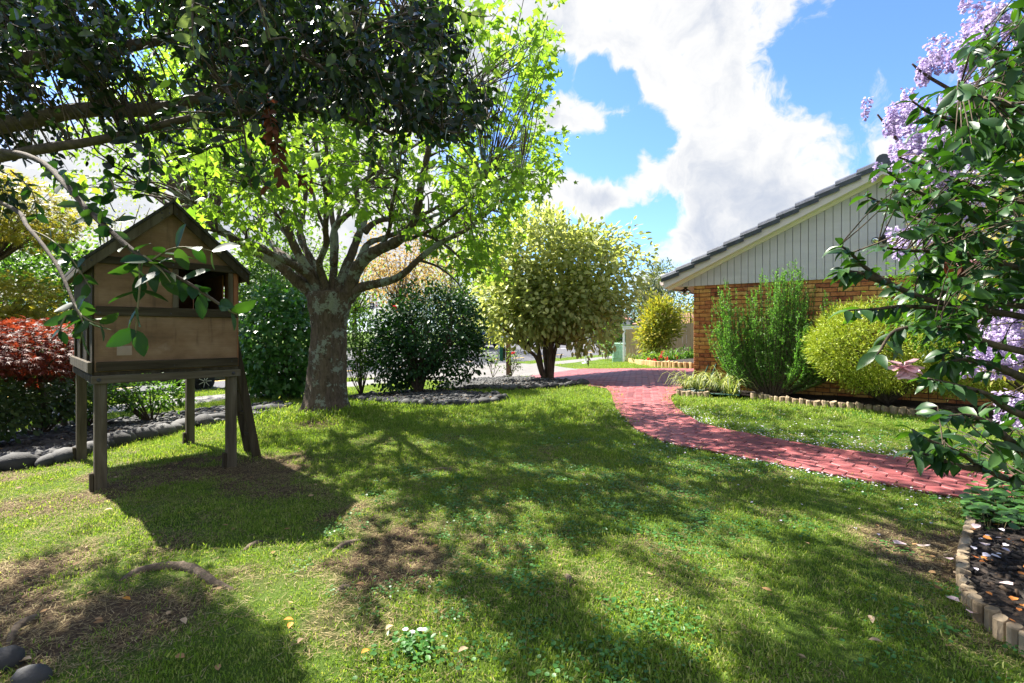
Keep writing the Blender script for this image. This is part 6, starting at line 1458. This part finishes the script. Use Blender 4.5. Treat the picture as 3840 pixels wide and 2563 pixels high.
# ------------------------------------------------------------------ parked car seen under the playhouse
PAINT = surf('dark_car_paint', [(0.3, (.02, .022, .025)), (0.7, (.03, .032, .036))], 2, .25, spec=.6); TYRE = surf('tyre_rubber', [(0.3, (.012, .012, .012)), (0.7, (.025, .025, .025))], 20, .85); RIM = surf('silver_rim', [(0.3, (.5, .5, .5)), (0.7, (.62, .62, .62))], 8, .35, metal=.6); GLASS = surf('dark_car_glass', [(0.3, (.01, .012, .014)), (0.7, (.015, .018, .02))], 2, .05, spec=.8)
LAMP = surf('clear_lamp', [(0.3, (.6, .6, .6)), (0.7, (.75, .75, .75))], 2, .15)
def car(label, u0, dmid, flip=1):
    x, y = ud(u0, dmid); base = Vector((x, y, gzf(x, y))); o = empty('parked_car', base, label, 'car'); u = Vector((UX, UY, 0)) * flip; n = Vector((NX, NY, 0)) * flip
    def cpnt(a, b, z): return base + u * a + n * b + V3 * z
    prof = [(-2.15, .32), (-2.2, .55), (-2.15, .82), (-1.2, .95), (-.55, 1.40), (.9, 1.44), (1.75, 1.02), (2.1, .95), (2.18, .55), (2.12, .30)]
    mb = MB(); k = len(prof); wl = lambda z: .84 if z < 1.0 else .84 - (z - 1.0) * .45
    mb.add([cpnt(a, -wl(z), z) for a, z in prof] + [cpnt(a, wl(z), z) for a, z in prof], [tuple(range(k)), tuple(range(2 * k - 1, k - 1, -1))] + [(i, k + i, k + (i + 1) % k, (i + 1) % k) for i in range(k)])
    bevel(mb.build('body', PAINT, o), .05, 2)
    for sd in (-1, 1):
        mb = MB(); q = [(-1.0, 1.0), (-.5, 1.34), (.85, 1.38), (1.5, 1.03)]; mb.add([cpnt(a, sd * (wl(z) + .006), z) for a, z in q], [(0, 1, 2, 3)]); mb.build('side_window', GLASS, o)
        for a in (-1.35, 1.35):
            c = cpnt(a, sd * .74, .32); wh = MB(); wh.lathe(c, n * sd, [(-.1, .25), (-.1, .30), (-.06, .325), (.09, .325), (.12, .30), (.12, .215), (.10, .21)], 24); wo_ = wh.build('wheel', TYRE, o, True)
            rm = MB(); rm.lathe(c, n * sd, [(.085, .212), (.11, .20), (.09, .19)], 24); rm.lathe(c, n * sd, [(.06, .05), (.115, .045), (.12, 0)], 12)
            for j in range(7):
                t = 2 * math.pi * j / 7; r = u * math.cos(t) + V3 * math.sin(t); rm.bar(c + n * sd * .10 + r * .03, c + n * sd * .10 + r * .205, .055, .02, n)
            rm.build('rim', RIM, wo_)
    for b in (-.6, .6): mb = MB(); mb.box(cpnt(2.15, b, .72), u * .03, n * .17, V3 * .07); mb.build('headlight', LAMP, o)
    for b in (-.6, .6): mb = MB(); mb.box(cpnt(-2.17, b, .78), u * .03, n * .14, V3 * .07); mb.build('tail_light', SRED, o)
    mb = MB(); mb.add([cpnt(1.0, -.66, 1.40), cpnt(1.0, .66, 1.40), cpnt(1.72, .76, 1.045), cpnt(1.72, -.76, 1.045)], [(0, 1, 2, 3)]); mb.build('windscreen', GLASS, o)
    mb = MB(); mb.box(cpnt(2.19, 0, .45), u * .012, n * .25, V3 * .055); mb.build('number_plate', SIGNW, o)
g = G(770, 1476); u_ = to_u((770 - 1920) / 1920 * 16.6, 16.6)
car('dark car parked on the street, its wheels seen below the playhouse', u_ - 1.35, -3.55)
car('dark car parked across the street behind the variegated tree', to_u(*ud(0, 0)) + 27.5, -12.9, -1)

# ------------------------------------------------------------------ house across the street
HW = surf('white_far_wall', [(0.3, (.66, .66, .66)), (0.7, (.74, .74, .74))], 1, .7); HR = surf('terracotta_roof', [(0.3, (.22, .10, .075)), (0.7, (.30, .15, .11))], 3, .8, .2)
def far_house(label, px, Y, w_, h, d, roofm):
    x = (px - 1920) / 1920 * Y; z = gzf(x, Y); b = Vector((x, Y, z)); o = empty('far_house', b, label, 'house', 'houses across the street'); mb = MB(); mb.abox(b + V3 * h / 2, w_, d, h); wl = mb.build('wall', HW, o)
    mb = MB(); e = .5; A = [b + Vector((sx * (w_ / 2 + e), sy * (d / 2 + e), h)) for sx, sy in ((-1, -1), (1, -1), (1, 1), (-1, 1))]; r = [b + Vector((-w_ / 4, 0, h + 1.7)), b + Vector((w_ / 4, 0, h + 1.7))]; mb.add(A + r, [(0, 1, 5, 4), (1, 2, 5), (2, 3, 4, 5), (3, 0, 4), (3, 2, 1, 0)]); mb.build('roof', roofm, o)
    k = max(2, int(w_ / 3.2))
    for i in range(k):
        c = b + Vector((-w_ / 2 + (i + .5) * w_ / k, -d / 2 - .02, h * .55)); m = MB(); m.abox(c, 1.5, .06, 1.3); f = m.build('window', SIGNW, o); m = MB(); m.abox(c + Vector((0, -.035, 0)), 1.3, .01, 1.1); m.build('pane', GLASS, f)
far_house('white house across the street beyond the driveway', 2190, 82, 13, 3.0, 8, HR)
far_house('white house across the street left of the variegated tree', 1860, 88, 12, 3.2, 8, HR)
far_house('pale house across the street above the fence', 2560, 80, 13, 3.0, 8, HR)
far_house('pale house across the street behind the playhouse', 620, 60, 14, 3.0, 8, HR)

# ------------------------------------------------------------------ lawn detail: grass, clover, petals, fallen leaves
L_GR = leaf('grass_blade', (0.080, 0.155, 0.016), (0.18, 0.275, 0.036), .42, .6, .2, (1.5, 1.5, .6), c3=(0.42, 0.38, 0.18), scale=1.6)
paths_excl = [path_poly, apron, bed_poly, near_bed, gpoly(bedA), gpoly(bedB), gpoly(bedC)]
def lawn_ok(x, y):
    ok = np.ones(x.shape, bool)
    for p in paths_excl: ok &= ~inpoly(x, y, p)
    d = to_d(x, y); ok &= ~((d > -.78) & (d < .78)) & (d > -2.38)
    ok &= ~((HE.x * (x - HC.x) + HE.y * (y - HC.y) > -.1) & (HN.x * (x - HC.x) + HN.y * (y - HC.y) < .05))
    ok &= np.hypot(x - TREE[0], y - TREE[1]) > .42
    return ok
def tuft(seed, n, rad, hmin, hmax, wd):
    r2 = np.random.default_rng(seed); V, F = [], []
    for k in range(n):
        a = r2.random() * 6.283; b = np.array([r2.normal() * rad, r2.normal() * rad, 0]); h = r2.uniform(hmin, hmax); d = np.array([math.cos(a), math.sin(a), 0]); s = np.array([-d[1], d[0], 0]) * wd * r2.uniform(.7, 1.2); ln = r2.uniform(.2, 1.0) * h
        p1 = b + d * ln * .3 + [0, 0, h * .6]; p2 = b + d * ln + [0, 0, h * r2.uniform(.75, 1)]
        i = len(V); V += [b - s, b + s, p1 - s * .75, p1 + s * .75, p2]; F += [(i, i + 1, i + 3), (i, i + 3, i + 2), (i + 2, i + 3, i + 4)]
    me = npmesh('grass_tuft', V, F, L_GR, True); return bpy.data.objects.new('grass_tuft', me)
TUFTS = [tuft(s, 28, .05, .008, .021, .0020) for s in range(4)]
TUFTF = [tuft(s + 20, 24, .075, .02, .042, .0042) for s in range(3)]
CLOV = leaf('clover_leaf', (0.03, 0.11, 0.018), (0.06, 0.17, 0.03), .3, .45, .35, (1.6, 1.9, .7))
def clover(seed):
    r2 = np.random.default_rng(seed); n = 26; tv, tf = T_ROUND; p = np.stack([r2.normal(size=n) * .06, r2.normal(size=n) * .06, r2.uniform(.015, .035, n)], 1); a = r2.random(n) * 6.28
    x, y, z = basis(np.stack([np.cos(a), np.sin(a), 0 * a], 1), np.array([0, 0, 1]) + r2.normal(size=(n, 3)) * .3); s = r2.uniform(.012, .022, n); co = p[:, None] + s[:, None, None] * (tv[None, :, 0, None] * 1.2 * x[:, None] + tv[None, :, 1, None] * y[:, None] + tv[None, :, 2, None] * z[:, None])
    return bpy.data.objects.new('clover_tuft', npmesh('clover_tuft', co.reshape(-1, 3), (tf[None] + (np.arange(n) * len(tv))[:, None, None]).reshape(-1, 3), CLOV, True))
CLOVS = [clover(i) for i in range(3)]
def scatter_gn(name, pts, rots, scl, objs, idx):
    me = bpy.data.meshes.new(name); me.vertices.add(len(pts)); me.vertices.foreach_set('co', np.asarray(pts, np.float32).ravel())
    a = me.attributes.new('rot', 'FLOAT_VECTOR', 'POINT'); a.data.foreach_set('vector', np.asarray(rots, np.float32).ravel())
    a = me.attributes.new('scl', 'FLOAT', 'POINT'); a.data.foreach_set('value', np.asarray(scl, np.float32))
    a = me.attributes.new('pick', 'INT', 'POINT'); a.data.foreach_set('value', np.asarray(idx, np.int32))
    o = link(name, me); tag(o, kind='stuff'); g = bpy.data.node_groups.new(name, 'GeometryNodeTree')
    g.interface.new_socket('Geometry', in_out='INPUT', socket_type='NodeSocketGeometry'); g.interface.new_socket('Geometry', in_out='OUTPUT', socket_type='NodeSocketGeometry')
    gi = g.nodes.new('NodeGroupInput'); go = g.nodes.new('NodeGroupOutput'); jn = g.nodes.new('GeometryNodeJoinGeometry')
    def attr(nm, ty): n = g.nodes.new('GeometryNodeInputNamedAttribute'); n.data_type = ty; n.inputs[0].default_value = nm; return n.outputs[0]
    for k, ob in enumerate(objs):
        oi = g.nodes.new('GeometryNodeObjectInfo'); oi.inputs['Object'].default_value = ob; oi.inputs['As Instance'].default_value = True
        ip = g.nodes.new('GeometryNodeInstanceOnPoints'); g.links.new(gi.outputs[0], ip.inputs['Points']); g.links.new(oi.outputs['Geometry'], ip.inputs['Instance'])
        cm = g.nodes.new('FunctionNodeCompare'); cm.data_type = 'INT'; cm.operation = 'EQUAL'
        ins = [s for s in cm.inputs if s.type == 'INT']; g.links.new(attr('pick', 'INT'), ins[0]); ins[1].default_value = k
        g.links.new(cm.outputs[0], ip.inputs['Selection']); g.links.new(attr('rot', 'FLOAT_VECTOR'), ip.inputs['Rotation']); g.links.new(attr('scl', 'FLOAT'), ip.inputs['Scale']); g.links.new(ip.outputs[0], jn.inputs[0])
    g.links.new(jn.outputs[0], go.inputs[0]); m = o.modifiers.new('scatter', 'NODES'); m.node_group = g; return o
def grass_pts(y0, y1, dens, keepbare, xr=1.12):
    n = int(dens * (y1 - y0) * (2 * xr * y1)); y = rng.uniform(y0, y1, n); x = rng.uniform(-xr * y1, xr * y1, n); k = np.abs(x) < xr * y + .4; x, y = x[k], y[k]
    k = lawn_ok(x, y); x, y = x[k], y[k]; b = bare(x, y); k = rng.random(len(x)) > np.clip(b * 1.35, 0, .96) * keepbare; return x[k], y[k], b[k]
G_p, G_r, G_s, G_i = [], [], [], []
for y0, y1, dn in ((1.7, 3.2, 620), (3.2, 5, 480), (5, 7.5, 330)):
    x, y, b = grass_pts(y0, y1, dn, 1.0); n = len(x); hgt = .75 + .7 * vnoise(x, y, .4) * (1 - b * .5)
    G_p.append(np.column_stack([x, y, gz(x, y)])); G_r.append(np.column_stack([rng.normal(size=n) * .15, rng.normal(size=n) * .15, rng.random(n) * 6.28])); G_s.append(hgt * rng.uniform(.75, 1.25, n) * (1 + .25 * (y > 5))); G_i.append(rng.integers(0, 4, n))
scatter_gn('grass', np.concatenate(G_p), np.concatenate(G_r), np.concatenate(G_s), TUFTS, np.concatenate(G_i))
G_p, G_r, G_s, G_i = [], [], [], []
for y0, y1, dn in ((7.5, 11, 190), (11, 16, 110), (16, 26, 45), (26, 38, 14)):
    x, y, b = grass_pts(y0, y1, dn, 1.0); n = len(x)
    G_p.append(np.column_stack([x, y, gz(x, y)])); G_r.append(np.column_stack([rng.normal(size=n) * .15, rng.normal(size=n) * .15, rng.random(n) * 6.28])); G_s.append(rng.uniform(.75, 1.25, n) * (1 + .02 * y)); G_i.append(rng.integers(0, 3, n))
scatter_gn('grass', np.concatenate(G_p), np.concatenate(G_r), np.concatenate(G_s), TUFTF, np.concatenate(G_i))
x, y, b = grass_pts(1.8, 8.5, 42, 1.0); k = (vnoise(x, y, .7) > .5) & (x > -1.6 + .4 * vnoise(x, y, 1)); x, y = x[k], y[k]; n = len(x)
scatter_gn('clover', np.column_stack([x, y, gz(x, y)]), np.column_stack([0 * x, 0 * x, rng.random(n) * 6.28]), rng.uniform(.7, 1.3, n), CLOVS, rng.integers(0, 3, n))
STRAW = leaf('dry_grass', (0.16, 0.12, 0.06), (0.34, 0.27, 0.14), .3, .8, .1, (1.3, 1.2, .8), c3=(0.42, 0.36, 0.22))
def straw(seed):
    r2 = np.random.default_rng(seed); V, F = [], []
    for k in range(22):
        a = r2.random() * 6.283; b = np.array([r2.normal() * .06, r2.normal() * .06, r2.uniform(.003, .012)]); d = np.array([math.cos(a), math.sin(a), r2.uniform(-.05, .25)]) * r2.uniform(.02, .055); s = np.array([-math.sin(a), math.cos(a), 0]) * .0016
        i = len(V); V += [b - s, b + s, b + d]; F += [(i, i + 1, i + 2)]
    return bpy.data.objects.new('straw_tuft', npmesh('straw_tuft', V, F, STRAW, False))
x = rng.uniform(-5.5, 5, 16000); y = rng.uniform(1.8, 8.5, 16000); k = lawn_ok(x, y) & (np.abs(x) < 1.1 * y + .3); x, y = x[k], y[k]; b = bare(x, y); k = rng.random(len(x)) < np.clip(.10 + b * 1.3 + .3 * (vnoise(x, y, .9) > .58), 0, .9); x, y = x[k], y[k]; n = len(x)
scatter_gn('dry_grass', np.column_stack([x, y, gz(x, y)]), np.column_stack([0 * x, 0 * x, rng.random(n) * 6.28]), rng.uniform(.7, 1.4, n), [straw(i) for i in range(3)], rng.integers(0, 3, n))
# rank tufts that stand above the mown lawn
x = rng.uniform(-5.5, 5, 9000); y = rng.uniform(1.9, 10, 9000); k = lawn_ok(x, y) & (np.abs(x) < 1.1 * y + .3) & (vnoise(x, y, .23) > .72) & (bare(x, y) < .5); x, y = x[k], y[k]; n = len(x)
scatter_gn('grass', np.column_stack([x, y, gz(x, y)]), np.column_stack([rng.normal(size=n) * .2, rng.normal(size=n) * .2, rng.random(n) * 6.28]), rng.uniform(1.1, 1.7, n), TUFTS, rng.integers(0, 4, n))
# mossy collar of longer grass round the trunk
a = rng.random(700) * 6.28; r = rng.normal(.75, .2, 700); x = TREE[0] + np.cos(a) * r; y = TREE[1] + np.sin(a) * r; k = lawn_ok(x, y) & (r > .5); x, y = x[k], y[k]; n = len(x)
scatter_gn('grass', np.column_stack([x, y, gz(x, y)]), np.column_stack([rng.normal(size=n) * .2, rng.normal(size=n) * .2, rng.random(n) * 6.28]), rng.uniform(1.1, 1.9, n), TUFTF, rng.integers(0, 3, n))

PETW = leaf('fallen_petal', (0.50, 0.44, 0.62), (0.70, 0.66, 0.76), .25, .6, .2, (1.1, 1.1, 1.1), c3=(0.80, 0.76, 0.78))
LITT = leaf('fallen_leaf', (0.16, 0.085, 0.03), (0.36, 0.22, 0.10), .2, .7, .2, (1.4, 1.2, .8), c3=(0.56, 0.44, 0.30))
def lit(name, xy, size, mat, tm, up=.012, onpath=True):
    x, y = xy[:, 0], xy[:, 1]; onp = inpoly(x, y, path_poly); z = gz(x, y) + np.where(onp, PAV + .003, up + .025 * rng.random(len(x)))
    a = rng.random(len(x)) * 6.28; o = leafset(name, None, np.column_stack([x, y, z]), np.stack([np.cos(a), np.sin(a), .05 + 0 * a], 1), unit(UP + rnd(len(x)) * np.where(onp, .08, .35)[:, None]), size, tm, mat); tag(o, kind='stuff'); return o
# petals drift: dense on both sides of the path at the right, thinning over the lawn
n = 60000; x = rng.uniform(-.5, 7, n); y = rng.uniform(2.5, 9, n)
lp = np.array([p for p in pl[8:]] + [path_poly[len(pl)]]); rp = np.array([p for p in pr[:-3]])
def dist_line(x, y, L):
    d = np.full(x.shape, 9.0)
    for a, b in zip(L[:-1], L[1:]):
        ab = b - a; t = np.clip(((x - a[0]) * ab[0] + (y - a[1]) * ab[1]) / (ab @ ab), 0, 1); d = np.minimum(d, np.hypot(x - a[0] - ab[0] * t, y - a[1] - ab[1] * t))
    return d
dl = dist_line(x, y, lp); dr = dist_line(x, y, rp); onp = inpoly(x, y, path_poly)
east = sstep((x - 1.0) / 2.2)
pr_ = .55 * east * np.exp(-(dl / .10) ** 2) * ~onp + .5 * east * np.exp(-(dr / .4)) * ~onp + .012 * sstep((x + .5) / 2.5) * np.exp(-dl / .7) * ~onp + .012 * east * ~onp * (dr < 2) + .006 * onp * east
k = (rng.random(n) < pr_) & (lawn_ok(x, y) | onp); xy = np.column_stack([x, y])[k]
lit('petal_drift', xy, rng.uniform(.014, .026, len(xy)), PETW, T_PETAL)
n = 5000; x = rng.uniform(-5, 4, n); y = rng.uniform(2, 9, n)
k = (rng.random(n) < .014 + .13 * bare(x, y) + .06 * blob(x, y, -2.2, 2.7, 1.0)) & lawn_ok(x, y) & (np.abs(x) < 1.1 * y); xy = np.column_stack([x, y])[k]
lit('leaf_litter', xy, rng.uniform(.025, .055, len(xy)), LITT, T_OV)
n = 2500; x = rng.uniform(-7, 1.5, n); y = rng.uniform(6, 16, n); k = (inpoly(x, y, gpoly(bedC)) | inpoly(x, y, gpoly(bedB)) | inpoly(x, y, gpoly(bedA))) & (rng.random(n) < .5); xy = np.column_stack([x, y])[k]
lit('bed_litter', xy, rng.uniform(.03, .06, len(xy)), LITT, T_OV, .08)
xy = scatter_in(near_bed, 130); lit('bed_petals', xy, rng.uniform(.02, .05, len(xy)), PETW, T_PETAL, .10); xy = scatter_in(near_bed, 130); lit('bed_leaves', xy, rng.uniform(.025, .05, len(xy)), leaf('rust_petal', (0.30, 0.08, 0.02), (0.55, 0.22, 0.06), .3, .6, .2, (1.3, 1.1, .8)), T_PETAL, .10)
x = rng.uniform(2.2, 3.2, 400); y = rng.uniform(2.3, 3.6, 400); k = ~inpoly(x, y, near_bed) & (rng.random(400) < .8 * blob(x, y, 2.85, 2.9, .28)); xy = np.column_stack([x, y])[k]; lit('bed_edge_litter', xy, rng.uniform(.015, .04, len(xy)), LITT, T_PETAL, .02)
# the fallen petals and leaves large enough to pick out
BIGP = leaf('pale_pink_petal', (0.66, 0.48, 0.50), (0.82, 0.70, 0.68), .3, .5, .3, (1.1, 1.05, 1))
ORL = leaf('orange_fallen_leaf', (0.42, 0.17, 0.025), (0.58, 0.27, 0.05), .25, .6, .2, (1.3, 1.1, .7)); TANL = leaf('tan_fallen_leaf', (0.40, 0.28, 0.17), (0.60, 0.46, 0.30), .25, .6, .2, (1.2, 1.1, .8))
m_p = npmesh('fallen_petal', T_PETAL[0], T_PETAL[1], BIGP, True); m_o = npmesh('fallen_leaf', T_OV[0] * [1.2, 1, 2], T_OV[1], ORL, True); m_t = npmesh('fallen_leaf', T_OV[0] * [1, 1, 2.5], T_OV[1], TANL, True)
def fallen(name, me, px, py, s, label, cat, group, up=.03):
    g = G(px, py); z = up + (.075 if inpoly(np.array([g.x]), np.array([g.y]), near_bed)[0] else 0)
    o = link(name, me, None, Matrix.Translation(g + V3 * z) @ Matrix.Rotation(random.uniform(0, 6.3), 4, 'Z') @ Matrix.Rotation(random.uniform(-.2, .35), 4, 'X') @ Matrix.Diagonal((s, s, s, 1))); tag(o, label, cat, group)
for x, y, l in ((3400, 2060, 'large pale fallen petal on bare lawn left of the mulch bed'), (3445, 2068, 'pale cream petal just right of the large fallen petal on bare lawn')): fallen('fallen_petal', m_p, x, y, .085, l, 'petal', 'big petals fallen near the mulch bed')
for x, y, l in ((3545, 2118, 'pale petal lying on bare soil midway to the log edging'), (3655, 2050, 'pale pink petal beside the violets on the mulch'), (3690, 2110, 'cream petal in the middle of the mulch'), (3745, 2270, 'two toned pink petal on mulch just behind the tallest logs'), (3655, 2330, 'pink petal on the grass against the foot of the log edging'), (3600, 2290, 'small pale petal on grass left of the log edging')): fallen('fallen_petal', m_p, x, y, .06, l, 'petal', 'pink petals fallen about the mulch bed', .04)
for x, y, l in ((1063, 2352, 'orange fallen leaf, left one of a close pair on the near lawn'), (1095, 2358, 'orange fallen leaf, right one of a close pair on the near lawn'), (490, 2272, 'orange fallen leaf on the straw coloured grass at lower left'), (675, 1938, 'orange fallen leaf in the shade in front of the playhouse'), (1388, 2466, 'orange fallen leaf beside the daisy clump')): fallen('fallen_leaf', m_o, x, y, .045, l, 'leaf', 'orange leaves fallen on the lawn')
for x, y, l in ((1140, 2420, 'curled tan leaf on grass left of the daisy clump'), (1757, 2462, 'tan leaf lying right of the daisy clump'), (1475, 2375, 'tan leaf just above the daisy clump'), (120, 2500, 'long tan leaf beside the grey corner stone'), (680, 2345, 'tan leaf on dry grass in front of the arching root'), (2190, 1790, 'tan leaf alone in the middle lawn'), (3262, 2330, 'tan leaf in the grass left of the tall logs'), (3255, 2430, 'tan leaf nearest the bottom edge at lower right'), (390, 1930, 'tan leaf in sun in front of the left stilt')): fallen('fallen_leaf', m_t, x, y, .055, l, 'leaf', 'tan leaves fallen on the lawn')
# daisy clump
dg = G(1550, 2440); da = plant('daisy_clump', 'small clump of white daisies in the near lawn', 'flower', dg)
n = 60; q = np.column_stack([dg.x + rng.normal(size=n) * .045, dg.y + rng.normal(size=n) * .045, dg.z + rng.uniform(.02, .06, n)]); leafset('leaves', da, q, unit(rnd(n) * [1, 1, .3]), unit(UP + rnd(n) * .4), .03, T_ROUND, CLOV)
WPET = leaf('white_petal', (0.75, 0.75, 0.72), (0.85, 0.85, 0.82), .3, .5, .3, (1, 1, 1))
for fx, fy in ((1520, 2405), (1575, 2408), (1590, 2406), (1545, 2415)):
    c = np.array(G(fx, fy)) * 1.0; c = c + [0, 0, .05]; k = 12; an = np.linspace(0, 6.28, k, endpoint=False); leafset('flower', da, np.repeat(c[None], k, 0), np.stack([np.cos(an), np.sin(an), .2 + 0 * an], 1), np.repeat(UP[None], k, 0), .014, T_PETAL, WPET)
